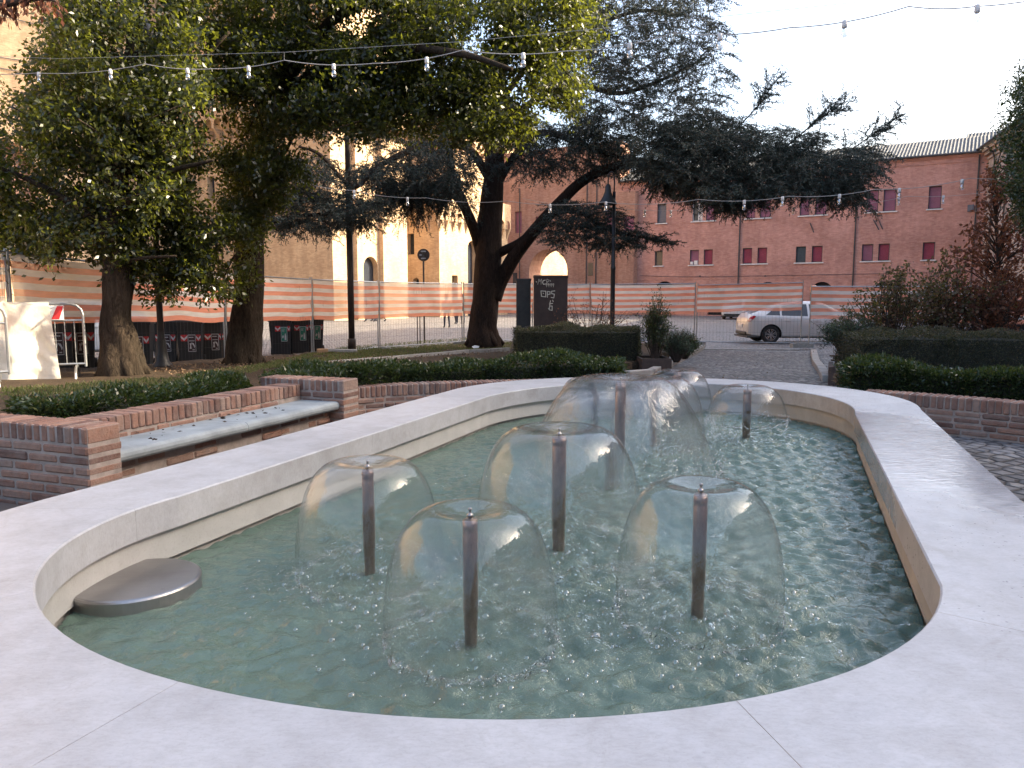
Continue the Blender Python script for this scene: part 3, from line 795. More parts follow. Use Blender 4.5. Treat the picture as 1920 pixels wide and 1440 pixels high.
# steel disc just above the water at the left end
dp = G(255, 1084, WZ + .055)
disc = empty('steel_disc', (dp.x, dp.y, WZ), 'round brushed steel plate lying just above the water at the left end', 'steel plate')
mb = MB(); mb.lathe([(.243, -.03), (.25, -.02), (.25, .045), (.246, .052), (.238, .055), (.02, .055)], (0, 0, 0), 72)
d = local(mb.build('plate', 'brushed_steel', smooth=False), disc)
mb = MB(); mb.lathe([(.13, -.3), (.13, -.032)], (0, 0, 0), 36); local(mb.build('pedestal', 'dark_steel', smooth=True), disc)

# ------------------------------------------------------------------ brick walls
def bricks_line(mb, P, Q, z0, courses, thick, ch=.062, bl=.245, soldier=.0, nrm_off=0, jit=.003, zf=None):
    """real bricks between plan points P->Q (2D vectors), front face on the line, body to the left of P->Q"""
    P = Vector((P[0], P[1])); Q = Vector((Q[0], Q[1])); L = (Q - P).length; e = (Q - P).normalized(); n = Vector((-e.y, e.x))
    ang = math.atan2(e.y, e.x)
    for k in range(courses):
        x = -(bl / 2 if k % 2 else 0) + random.uniform(-.02, .02)
        while x < L - .01:
            l = bl * random.choice([1, 1, .96, .5, 1.04]); x0 = max(0, x); x1 = min(L, x + l - .011)
            if x1 - x0 > .03:
                M_ = Matrix.Translation((P.x, P.y, z0 + k * ch)) @ Matrix.Rotation(ang + random.gauss(0, .004), 4, 'Z')
                o = random.gauss(0, jit)
                mb.cbox((x0, o, .005 + random.gauss(0, .001)), (x1, thick - o * .2, ch - .006), .008 + random.random() * .006, M_)
            x += l
    if soldier:
        zt = z0 + courses * ch; x = 0; w_ = .062
        while x < L - .01:
            x1 = min(L, x + w_ - .008 + random.gauss(0, .001))
            M_ = Matrix.Translation((P.x, P.y, zt)) @ Matrix.Rotation(ang, 4, 'Z'); o = random.gauss(0, jit)
            if x1 - x > .02: mb.cbox((x, -.004 + o, .004), (x1, thick + .004, soldier + random.gauss(0, .002)), .004 + random.random() * .005, M_)
            x += w_
def wall_seg(root_name, label, pts, z0, courses, thick, soldier, mat='old_brick', closed=False, extra=None):
    root = empty(root_name, (pts[0][0], pts[0][1], z0), label, 'brick wall')
    b = MB(); m = MB(); P2 = [Vector(p[:2]) for p in pts]; cum = [0]
    for i in range(len(P2) - 1): cum.append(cum[-1] + (P2[i + 1] - P2[i]).length)
    T = cum[-1]
    def at(q):
        return Vector((float(np.interp(q, cum, [p.x for p in P2])), float(np.interp(q, cum, [p.y for p in P2]))))
    def brick(x0, x1, z, h, j=.003, over=0):
        A, B = at(x0), at(x1); ang = math.atan2((B - A).y, (B - A).x) + random.gauss(0, .004); o = random.gauss(0, j)
        Mx = Matrix.Translation((A.x, A.y, z)) @ Matrix.Rotation(ang, 4, 'Z')
        b.cbox((0, o - over, .005 + random.gauss(0, .001)), ((B - A).length, thick + over, h - .006), .008 + random.random() * .006, Mx)
    for k in range(courses):
        x = -.12 * (k % 2) - random.random() * .02
        while x < T:
            l = .245 * random.choice([1, 1, .96, .5, 1.04]); x0, x1 = max(0, x), min(T, x + l - .01)
            if x1 - x0 > .03: brick(x0, x1, z0 + k * .062, .062, .004)
            x += l
    x = 0
    while x < T - .03:
        brick(x, min(T, x + .056 + random.gauss(0, .001)), z0 + courses * .062, soldier, .003, .004); x += .064
    for i in range(int(T / .12)):
        A, B = at(i * .12), at(min(T, i * .12 + .125)); ang = math.atan2((B - A).y, (B - A).x)
        m.box((0, .008 + .0006 * (i % 2), -.05), ((B - A).length, thick - .008 - .0006 * (i % 2), courses * .062 + soldier - .013 - .0006 * (i % 2)), Matrix.Translation((A.x, A.y, z0)) @ Matrix.Rotation(ang, 4, 'Z'))
    b.build('brickwork', mat, root); m.build('mortar_core', 'mortar', root)
    return root
def uc(a, c): v = U(a, c); return (v.x, v.y)
# bench niche: two piers, back wall, stone seat
bench = empty('brick_bench', U(3.3, -4.0, 0), 'brick garden bench with long pale stone seat beside the basin', 'bench')
def pier(parent, a0, a1, c0, c1, ztop):
    b = MB(); m = MB(); ncs = int((ztop - .115) / .062); z0 = ztop - .115 - ncs * .062
    for (p, q) in ((uc(a0, c0), uc(a0, c1)), (uc(a0, c1), uc(a1, c1)), (uc(a1, c1), uc(a1, c0)), (uc(a1, c0), uc(a0, c0))):
        pass
    # courses laid as rings of bricks
    for k in range(ncs + 1):
        last = k == ncs; ch = .115 if last else .062; zz = z0 + k * .062
        la = a1 - a0; lc = c1 - c0; nb = max(1, round(lc / (.25 if not last else .064)))
        off = .5 if k % 2 and not last else 0
        xs = [c0 + lc * max(0, min(1, (i - off) / nb)) for i in range(nb + 2)]
        xs = sorted(set(round(x, 4) for x in xs if x <= c1 + 1e-6))
        if xs[-1] < c1: xs.append(c1)
        for i in range(len(xs) - 1):
            if xs[i + 1] - xs[i] < .02: continue
            j = random.gauss(0, .002)
            pts = [U(a0 + j, xs[i] + .005), U(a1 - j, xs[i] + .005), U(a1 - j, xs[i + 1] - .005), U(a0 + j, xs[i + 1] - .005)]
            if xs[i + 1] >= c1 - 1e-4: pts[2] = U(a1 - j, c1 + j); pts[3] = U(a0 + j, c1 + j)
            ang = math.atan2(U(1, 0).y, U(1, 0).x)
            o = U(a0, xs[i]); Mx = Matrix.Translation((o.x, o.y, zz)) @ Matrix(((.35, -.937, 0, 0), (.937, .35, 0, 0), (0, 0, 1, 0), (0, 0, 0, 1)))
            b.cbox((j, -(xs[i + 1] - xs[i]) + .005, .005), (la - j, -.005, ch - .004), .008 + random.random() * .006, Mx)
    o = U(a0, c0); Mx = Matrix.Translation((o.x, o.y, z0 - .3)) @ Matrix(((.35, -.937, 0, 0), (.937, .35, 0, 0), (0, 0, 1, 0), (0, 0, 0, 1)))
    m.box((.008, -(c1 - c0) + .008, 0), (a1 - a0 - .008, -.008, ztop - z0 + .3 - .012), Mx)
    b.build('brickwork', 'old_brick', parent); m.build('mortar_core', 'mortar', parent)
# note: rotated frame x'=along a, y'=-along c
pn = pier(bench, 3.19, 3.43, -7.6, -3.82, .65)
pf = pier(bench, 5.86, 6.12, -4.75, -3.82, .65)
bk = MB(); mo = MB()
bricks_line(bk, uc(5.86, -4.30), uc(3.43, -4.30), .0 + .6 - .112 - 7 * .062, 7, .0, soldier=0) if False else None
def lineA(a0, a1, c, z0, courses, thick, soldier, sgn=1):
    # wall along the basin axis whose visible face looks toward +c
    P = uc(a1, c); Q = uc(a0, c)
    # P->Q runs toward -a ; left normal of (-a) is ... choose so body is away from the basin
    e = (Vector(Q) - Vector(P)).normalized(); n = Vector((-e.y, e.x)); toward = Vector(uc(a0, c + 1)) - Vector(uc(a0, c))
    if n.dot(toward) > 0: P, Q = Q, P
    bricks_line(bk, P, Q, z0, courses, thick, soldier=soldier)
    e = (Vector(Q) - Vector(P)).normalized(); ang = math.atan2(e.y, e.x); L = (Vector(Q) - Vector(P)).length
    Mx = Matrix.Translation((P[0], P[1], z0)) @ Matrix.Rotation(ang, 4, 'Z')
    mo.box((.004, .007, -.05), (L - .004, thick - .007, courses * .062 + max(0, soldier - .012)), Mx)
lineA(3.435, 5.855, -4.28, .6 - .112 - 7 * .062, 7, .24, .112)
lineA(3.435, 5.855, -3.97, .375 - 6 * .062, 6, .12, 0)
bk.build('back_wall', 'old_brick', bench); mo.build('mortar_core', 'mortar', bench)
mb = MB()
for (a0, a1) in ((3.435, 4.62), (4.624, 5.855)):   # seat slabs with rounded nose
    prof = [(-4.278, .45), (-3.92, .455)]
    for k in range(7):
        f = PI / 2 - PI * k / 6; prof.append((-3.90 + .036 * math.cos(f), .415 + .04 * math.sin(f)))
    prof.append((-4.278, .376))
    n = len(prof); base = len(mb.v); segs = 14
    for q in range(segs + 1):
        a = lerp(a0, a1, q / segs)
        for (c, z) in prof: mb.v.append(tuple(U(a, c + .004 * mnoise.noise(Vector((a * 3, z * 9, 0))), z + .003 * mnoise.noise(Vector((a * 4, c * 5, 1))))))
    for q in range(segs):
        for k in range(n):
            a = base + q * n + k; b_ = base + q * n + (k + 1) % n; mb.f.append((a, a + n, b_ + n, b_)); mb.r.append(.5)
    mb.f.append(tuple(base + k for k in range(n))); mb.f.append(tuple(base + segs * n + k for k in range(n))[::-1]); mb.r += [.5, .5]
mb.build('stone_seat', 'weathered_stone', bench)
# leaves lying on the seat
def scatter_leaves(name, pts, L, Wd, mat, **k):
    cen = np.array(pts); d = rng.normal(size=cen.shape); d[:, 2] *= .15
    Q = leafquads(cen, d, L, Wd, .1); return tag(quads(name, Q, mat), kind='stuff')
scatter_leaves('fallen_leaves', [tuple(U(random.uniform(3.5, 5.8), random.uniform(-4.25, -3.95), .458)) for _ in range(34)], .045, .022, 'twig_bark')

# low curved walls round the apron
LW = curve([(*uc(8.98, -2.15), 0), (*uc(8.72, -2.75), 0), (*uc(8.35, -3.4), 0), (*uc(7.85, -4.1), 0), (*uc(7.2, -4.62), 0), (*uc(6.2, -4.75), 0)], 4)
RW = curve([(*uc(6.0, 4.4), 0), (*uc(7.3, 3.45), 0), (*uc(8.05, 2.6), 0), (*uc(8.45, 2.0), 0), (*uc(8.75, 1.3), 0), (*uc(8.93, .72), 0)], 4)
def orient(pts, inside):
    P, Q = Vector(pts[0][:2]), Vector(pts[1][:2]); e = Q - P; n = Vector((-e.y, e.x))
    return pts[::-1] if n.dot(Vector(inside) - P) > 0 else pts
ctr = uc(5, -1.07)
wall_seg('low_brick_wall', 'low curved brick retaining wall between the bench and the path', [tuple(p) for p in orient(LW, ctr)], .4 - .14 - 4 * .062, 4, .24, .14)
wall_seg('low_brick_wall', 'low curved brick retaining wall to the right of the basin', [tuple(p) for p in orient(RW, ctr)], .4 - .14 - 4 * .062, 4, .24, .14)

# kerbs
def kerb(label, pts, w_=.16, h=.12, cat='kerb'):
    mb = MB()
    for i in range(len(pts) - 1):
        P, Q = Vector(pts[i]), Vector(pts[i + 1]); L = (Q - P).length; n = max(1, round(L / .95)); e = (Q - P) / L
        side = Vector((-e.y, e.x, 0)).normalized() * w_
        for k in range(n):
            a = P + e * (L * k / n + .004); b = P + e * (L * (k + 1) / n - .004)
            ang = math.atan2(e.y, e.x); pit = math.atan2(e.z, math.hypot(e.x, e.y))
            Mx = Matrix.Translation(a) @ Matrix.Rotation(ang, 4, 'Z') @ Matrix.Rotation(-pit, 4, 'Y')
            mb.cbox((0, 0, -.15), ((b - a).length, w_, h + random.gauss(0, .004)), .01, Mx)
    return tag(mb.build('kerb', 'kerb_stone'), label, cat)
def gv(a, c): v = U(a, c); return (v.x, v.y, gz(v.y))
kerb('worn stone kerb along the right side of the cobbled path', [gv(13.9, .62), gv(16.5, .6), gv(19.2, .56), gv(23.5, .6)])
kerb('stone kerb along the left side of the path, below the planter', [gv(24.5, -2.8), gv(19, -2.75), gv(14.4, -2.62), gv(13.8, -2.95), gv(13.6, -3.9)])
kp = [G(610, 679, .12), G(700, 672, .11), G(800, 664, .08), G(880, 657, .05), G(957, 653, .02)]
kerb('thin curved edging kerb bordering the grass under the cedar', [tuple(p) for p in kp], .05, .02)
kerb('long straight kerb at the street end of the path', [tuple(GX(1315, 23.4, -.215)), tuple(GX(1500, 23.0, -.215))], .2, .03)

# planted beds
LB = [uc(6.3, -4.95), uc(7.4, -4.8), uc(8.1, -4.2), uc(8.6, -3.5), uc(9.2, -2.3)] + [uc(11, -2.85), uc(13.7, -3.0), uc(14.5, -2.85), uc(19, -2.95), uc(24.5, -3.0)]
LB += [(3.2, 26.6), (.5, 26.7), (-2, 25.2), (-4.2, 22.1), (-5.6, 19.4), (-6.7, 16.6), (-7.3, 13.8), (-12, 12), (-12, 6.5), uc(3.5, -7.5), uc(3.6, -4.55), uc(5.9, -4.55)]
bed('soil_bed', LB, lambda x, y: bz(y) + (.1 if y < 7.5 else max(0, .1 - (y - 7.5) * .05)) * (1 if x < -1.5 else 0))
RB = [uc(9.3, 1.0), uc(8.9, 1.9), uc(8.4, 2.8), uc(7.6, 3.7), uc(6.2, 4.8), (14, 4), (20, 20), (11, 23.3), uc(22.8, .85), uc(13.6, .85), uc(11, 1.1)]
bed('soil_bed', RB, lambda x, y: .28 - .24 * min(1, max(0, (y - 8.7) / 1.8)) + gz(y))

# ------------------------------------------------------------------ foliage
def hedge(label, pts, width, z0f, ztop, n, L, Wd, mat, lump=.06, cat='hedge', core='box_leaf', gaps=0, flare=0):
    """hedge following plan polyline; leaves over a lumpy rounded box with a dark leafy heart"""
    root = empty('hedge', (pts[0][0], pts[0][1], z0f(pts[0][1])), label, cat)
    P = [Vector((p[0], p[1])) for p in pts]; Ls = [(P[i + 1] - P[i]).length for i in range(len(P) - 1)]; T = sum(Ls)
    def at(s):
        for i, l in enumerate(Ls):
            if s <= l or i == len(Ls) - 1:
                e = (P[i + 1] - P[i]) / l; q = P[i] + e * min(s, l); return q, Vector((-e.y, e.x))
            s -= l
    cen = []; dirs = []
    for _ in range(n):
        s = random.uniform(-.06, T + .06); q, nn = at(min(max(s, 0), T)); endo = (s - min(max(s, 0), T))
        zb = z0f(q.y); zt = ztop(s / T) if callable(ztop) else ztop
        h = zt - zb; ph = random.random(); peri = h * 2 + width
        u = random.uniform(0, peri); dep = abs(random.gauss(0, .05))
        lm = lump * mnoise.noise(Vector((q.x * 2.2, q.y * 2.2, u * 1.5))) * 1.6
        if u < h: off, z, nx, nz = -width / 2, u, -1, 0.3
        elif u < h + width: off, z, nx, nz = -width / 2 + (u - h), h, 0, 1
        else: off, z, nx, nz = width / 2, peri - u, 1, .3
        off -= nx * (dep - lm); z -= (dep - lm) if nz == 1 else 0
        # round the shoulders
        if z > h * .8 and abs(off) > width * .38: z -= random.random() * .05
        if gaps and mnoise.noise(Vector((q.x * 5, q.y * 5, z * 6))) > gaps: continue
        p = q + nn * off; cen.append((p.x + endo * 0, p.y, zb + max(z, .01)))
        dirs.append((nn.x * nx + random.gauss(0, .6), nn.y * nx + random.gauss(0, .6), nz + random.gauss(.1, .5)))
    for s_ in (0, T):   # ends
        q, nn = at(s_); zt = ztop(s_ / T) if callable(ztop) else ztop; zb = z0f(q.y)
        e = Vector((nn.y, -nn.x)) * (1 if s_ else -1)
        for _ in range(int(n * width / (T * 2 + width) * .5)):
            off = random.uniform(-.5, .5) * width; z = random.uniform(0, zt - zb); p = q + nn * off + e * random.gauss(.02, .03)
            cen.append((p.x, p.y, zb + z)); dirs.append((e.x + random.gauss(0, .5), e.y + random.gauss(0, .5), random.gauss(.3, .5)))
    cen = np.array(cen); dirs = np.array(dirs)
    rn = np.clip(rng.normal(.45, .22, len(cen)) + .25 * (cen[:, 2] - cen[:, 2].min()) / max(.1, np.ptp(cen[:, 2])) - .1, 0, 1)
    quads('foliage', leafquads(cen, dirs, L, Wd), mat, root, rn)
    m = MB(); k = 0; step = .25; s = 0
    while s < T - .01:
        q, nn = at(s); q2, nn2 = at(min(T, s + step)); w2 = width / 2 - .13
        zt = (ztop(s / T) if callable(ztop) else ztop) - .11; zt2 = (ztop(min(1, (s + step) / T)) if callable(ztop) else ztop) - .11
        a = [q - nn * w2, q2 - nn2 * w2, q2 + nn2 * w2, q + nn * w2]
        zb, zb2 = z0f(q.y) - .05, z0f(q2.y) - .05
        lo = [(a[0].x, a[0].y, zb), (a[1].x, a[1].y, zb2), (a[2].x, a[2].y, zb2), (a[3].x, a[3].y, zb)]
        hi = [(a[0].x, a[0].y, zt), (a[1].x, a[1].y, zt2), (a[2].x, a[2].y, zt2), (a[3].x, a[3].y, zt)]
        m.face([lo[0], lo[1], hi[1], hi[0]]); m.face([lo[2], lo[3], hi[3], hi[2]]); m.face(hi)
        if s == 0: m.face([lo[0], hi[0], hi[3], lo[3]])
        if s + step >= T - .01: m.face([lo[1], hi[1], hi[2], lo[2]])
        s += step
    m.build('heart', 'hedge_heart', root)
    return root
b0 = lambda y: bz(y) + .02
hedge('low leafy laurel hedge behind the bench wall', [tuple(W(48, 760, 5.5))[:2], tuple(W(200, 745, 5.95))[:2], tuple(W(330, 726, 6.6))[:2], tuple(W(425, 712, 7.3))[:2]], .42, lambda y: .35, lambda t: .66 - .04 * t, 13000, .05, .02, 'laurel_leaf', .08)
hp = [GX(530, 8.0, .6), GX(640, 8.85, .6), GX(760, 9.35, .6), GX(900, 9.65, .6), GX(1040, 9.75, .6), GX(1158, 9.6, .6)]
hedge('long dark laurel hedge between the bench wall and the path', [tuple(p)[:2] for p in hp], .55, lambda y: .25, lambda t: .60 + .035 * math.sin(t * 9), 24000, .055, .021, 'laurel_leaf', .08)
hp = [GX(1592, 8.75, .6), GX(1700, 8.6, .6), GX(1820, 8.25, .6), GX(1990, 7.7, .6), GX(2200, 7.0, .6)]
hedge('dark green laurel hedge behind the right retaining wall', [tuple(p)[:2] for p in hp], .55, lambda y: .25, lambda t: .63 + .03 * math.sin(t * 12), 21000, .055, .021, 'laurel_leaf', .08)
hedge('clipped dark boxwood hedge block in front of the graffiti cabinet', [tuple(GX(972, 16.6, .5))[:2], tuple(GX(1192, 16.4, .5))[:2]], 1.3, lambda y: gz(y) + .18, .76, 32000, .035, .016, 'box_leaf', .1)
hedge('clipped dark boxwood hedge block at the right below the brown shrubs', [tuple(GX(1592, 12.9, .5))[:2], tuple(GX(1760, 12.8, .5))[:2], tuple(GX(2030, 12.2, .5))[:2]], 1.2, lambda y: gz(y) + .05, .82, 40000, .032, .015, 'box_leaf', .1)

def grass(name, poly_px, n, zf, hgt=.07):
    cen = []
    for (x, y) in sample(poly_px, n):
        p = G(x, y, .1); z = zf(p.x, p.y); p = G(x, y, z)
        if mnoise.noise(Vector((p.x * 1.5, p.y * 1.5, 3))) < -.25: continue
        cen.append((p.x, p.y, zf(p.x, p.y)))
    cen = np.array(cen); d = rng.normal(size=cen.shape) * .6; d[:, 2] = 1
    tag(quads(name, leafquads(cen, d, hgt, .012, .05), 'grass_blade'), kind='stuff')
grass('grass', [(470, 690), (640, 648), (880, 634), (960, 640), (957, 652), (800, 662), (640, 676), (520, 695)], 16000, lambda x, y: bz(y))
grass('grass', [(0, 740), (300, 715), (470, 690), (530, 690), (430, 715), (0, 775)], 5000, lambda x, y: bz(y) + .05, .06)
scatter_leaves('fallen_leaves', [(p.x, p.y, bz(p.y) + .03) for p in (G(*q, .1) for q in sample([(270, 705), (500, 665), (930, 640), (960, 655), (600, 690), (330, 720)], 1500))], .05, .03, 'dead_leaf')
scatter_leaves('fallen_leaves', [(p.x, p.y, gz(p.y) + .02) for p in (G(*q, -.05) for q in sample([(1290, 660), (1540, 660), (1600, 712), (1200, 712)], 90))], .035, .02, 'dead_leaf')

# ---- trees
def limb(mb, pts, r0, r1, n=10, wob=.12, seg=5):
    c = curve(pts, seg); k = len(c)
    mb.tube(c, [lerp(r0, r1, (i / (k - 1)) ** .8) for i in range(k)], n, True, wob)
def broadleaf(name_label, base, trunk_pts, radii, limbs, polys, bark='oak_bark', leafm='oak_leaf', L=.088, Wd=.044):
    root = empty('broadleaf_tree', base, name_label, 'tree')
    mb = MB(); c = curve(trunk_pts, 6); k = len(c); rr = np.interp(np.linspace(0, 1, k), np.linspace(0, 1, len(radii)), radii)
    mb.tube(c, list(rr), 20, True, .28)
    # root flare
    b = Vector(base)
    for q in range(6):
        an = q * 1.05 + random.random() * .5; dv = Vector((math.cos(an), math.sin(an), 0))
        mb.tube([b + dv * radii[0] * .35 + Vector((0, 0, .3)), b + dv * radii[0] * .7 + Vector((0, 0, .1)), b + dv * radii[0] * 1.15 + Vector((0, 0, -.04))], [radii[0] * .36, radii[0] * .28, radii[0] * .1], 8)
    mb.build('trunk', bark, root, True)
    mb = MB()
    for (pts, r0, r1) in limbs: limb(mb, pts, r0, r1)
    allc = []; alld = []; rn = []
    for (poly, nclump, d0, d1, per, rad) in polys:
        tw = sample(poly, int(nclump * 1.45))
        for (x, y) in tw:
            jx = 46 * mnoise.noise(Vector((x * .013, y * .013, 9))) + random.gauss(0, 13); jy = 46 * mnoise.noise(Vector((x * .013, y * .013, 17))) + random.gauss(0, 13); x += jx; y += jy
            d = random.triangular(d0, d1, (d0 + d1) / 2); p = np.array(W(x, y, d)); r = rad * random.uniform(.6, 1.35)
            if mnoise.noise(Vector((x * .016, y * .016, 4.2))) + .6 * mnoise.noise(Vector(p * 1.3)) > .2: continue
            # sprig: short twig with leaves in a drooping fan
            ax = np.array([random.gauss(0, 1), random.gauss(0, 1), random.gauss(-.5, .5)]); ax /= np.linalg.norm(ax)
            m = int(per * 1.18 * random.uniform(.55, 1.4)); t = rng.uniform(-1, 1, (m, 1)); q = p + ax * t * r + rng.normal(size=(m, 3)) * r * .42
            allc.append(q); dd = ax * .8 + rng.normal(size=(m, 3)) * .8 + np.array([0, 0, -.35]); alld.append(dd)
            rn.append(np.clip(rng.normal(.45, .2, m) + random.gauss(0, .12), 0, 1))
            if random.random() < .3:
                a, b2 = Vector(p - ax * r), Vector(p + ax * r); mb.tube([a, b2], [.012, .004], 4, False)
    tag(mb.build('limbs', bark, root, True), kind='stuff')
    cen = np.concatenate(allc); dirs = np.concatenate(alld)
    quads('crown', leafquads(cen, dirs, L, Wd), leafm, root, np.concatenate(rn))
    return root
t1b = W(232, 702, 11.6)
broadleaf('left broadleaf tree with thick gnarled trunk and dark ivy-like crown', t1b,
    [t1b - Vector((0, 0, .15)), W(228, 660, 11.6), W(217, 600, 11.6), W(222, 540, 11.6), W(225, 470, 11.6), W(215, 380, 11.7), W(225, 280, 11.8), W(250, 100, 12.0), W(260, -60, 12)],
    [.36, .29, .22, .21, .19, .17, .15, .11, .06],
    [([W(222, 470, 11.6), W(160, 400, 11.4), W(60, 340, 11.2), W(-40, 300, 11)], .09, .02), ([W(218, 400, 11.6), W(300, 330, 11.2), W(400, 300, 10.8)], .08, .02),
     ([W(225, 300, 11.8), W(150, 200, 11.5), W(90, 120, 11.3)], .07, .02), ([W(230, 250, 11.8), W(330, 160, 11.6), W(430, 60, 11.4)], .07, .02), ([W(225, 500, 11.6), W(260, 485, 11.3), W(330, 480, 11.0)], .05, .015)],
    [([(130, -80), (95, 40), (75, 110), (72, 150), (105, 195), (170, 250), (330, 290), (370, 200), (380, -80)], 640, 10.2, 14, 62, .24),
     ([(105, 195), (60, 215), (10, 195), (-80, 195), (-80, 470), (60, 478), (150, 480), (230, 455), (320, 430), (330, 290), (200, 240)], 520, 10.2, 14.5, 60, .24),
     ([(230, 300), (320, 290), (350, 380), (440, 420), (430, 470), (440, 540), (400, 535), (360, 510), (300, 515), (250, 500), (170, 470), (150, 460)], 330, 11.2, 13.2, 55, .2),
     ([(140, 455), (240, 465), (300, 500), (200, 505), (150, 480)], 26, 11.2, 11.9, 40, .14), ([(330, 130), (420, 160), (400, 210), (340, 240)], 40, 10.5, 13, 50, .22)])
t2b = W(458, 680, 14.6)
broadleaf('broadleaf tree with straight dark trunk, its bright crown reaching over to the cedar', t2b,
    [t2b - Vector((0, 0, .15)), W(460, 640, 14.6), W(463, 580, 14.6), W(468, 500, 14.6), W(470, 400, 14.5), W(480, 300, 14.3), W(520, 180, 14), W(560, 60, 13.6), W(580, -80, 13.2)],
    [.36, .31, .28, .265, .24, .21, .18, .13, .08],
    [([W(500, 220, 14.2), W(600, 130, 13.3), W(720, 90, 12.5), W(860, 100, 11.6), W(960, 130, 11.2)], .13, .03), ([W(520, 180, 14), W(620, 40, 13), W(760, -20, 12.3), W(900, -30, 11.8)], .12, .03),
     ([W(470, 380, 14.5), W(440, 330, 13.8), W(400, 300, 13)], .07, .02), ([W(475, 330, 14.3), W(530, 290, 14), W(560, 230, 13.6)], .06, .02), ([W(468, 470, 14.6), W(440, 480, 13.9), W(420, 520, 13.4)], .04, .012)],
    [([(370, -80), (390, 120), (430, 200), (450, 260), (500, 270), (560, 210), (640, 170), (640, -80)], 560, 11.5, 15, 66, .26),
     ([(380, 330), (440, 290), (520, 260), (560, 250), (565, 300), (535, 330), (545, 370), (500, 400), (480, 470), (440, 470), (430, 400)], 200, 12.0, 15, 52, .22),
     ([(420, 430), (490, 400), (495, 500), (470, 540), (440, 560), (415, 520)], 85, 12.6, 14.3, 45, .18),
     ([(620, -80), (610, 150), (640, 190), (700, 225), (790, 215), (830, 235), (900, 240), (960, 235), (1000, 225), (1040, 195), (1075, 160), (1090, 90), (1085, 20), (1060, -80)], 1300, 11.6, 15, 60, .24),
     ([(840, 235), (900, 240), (960, 240), (1000, 225), (985, 262), (930, 285), (880, 275)], 60, 11.8, 13.6, 42, .18), ([(560, 200), (640, 180), (760, 225), (700, 250), (600, 235)], 60, 11.6, 14.5, 45, .2)])

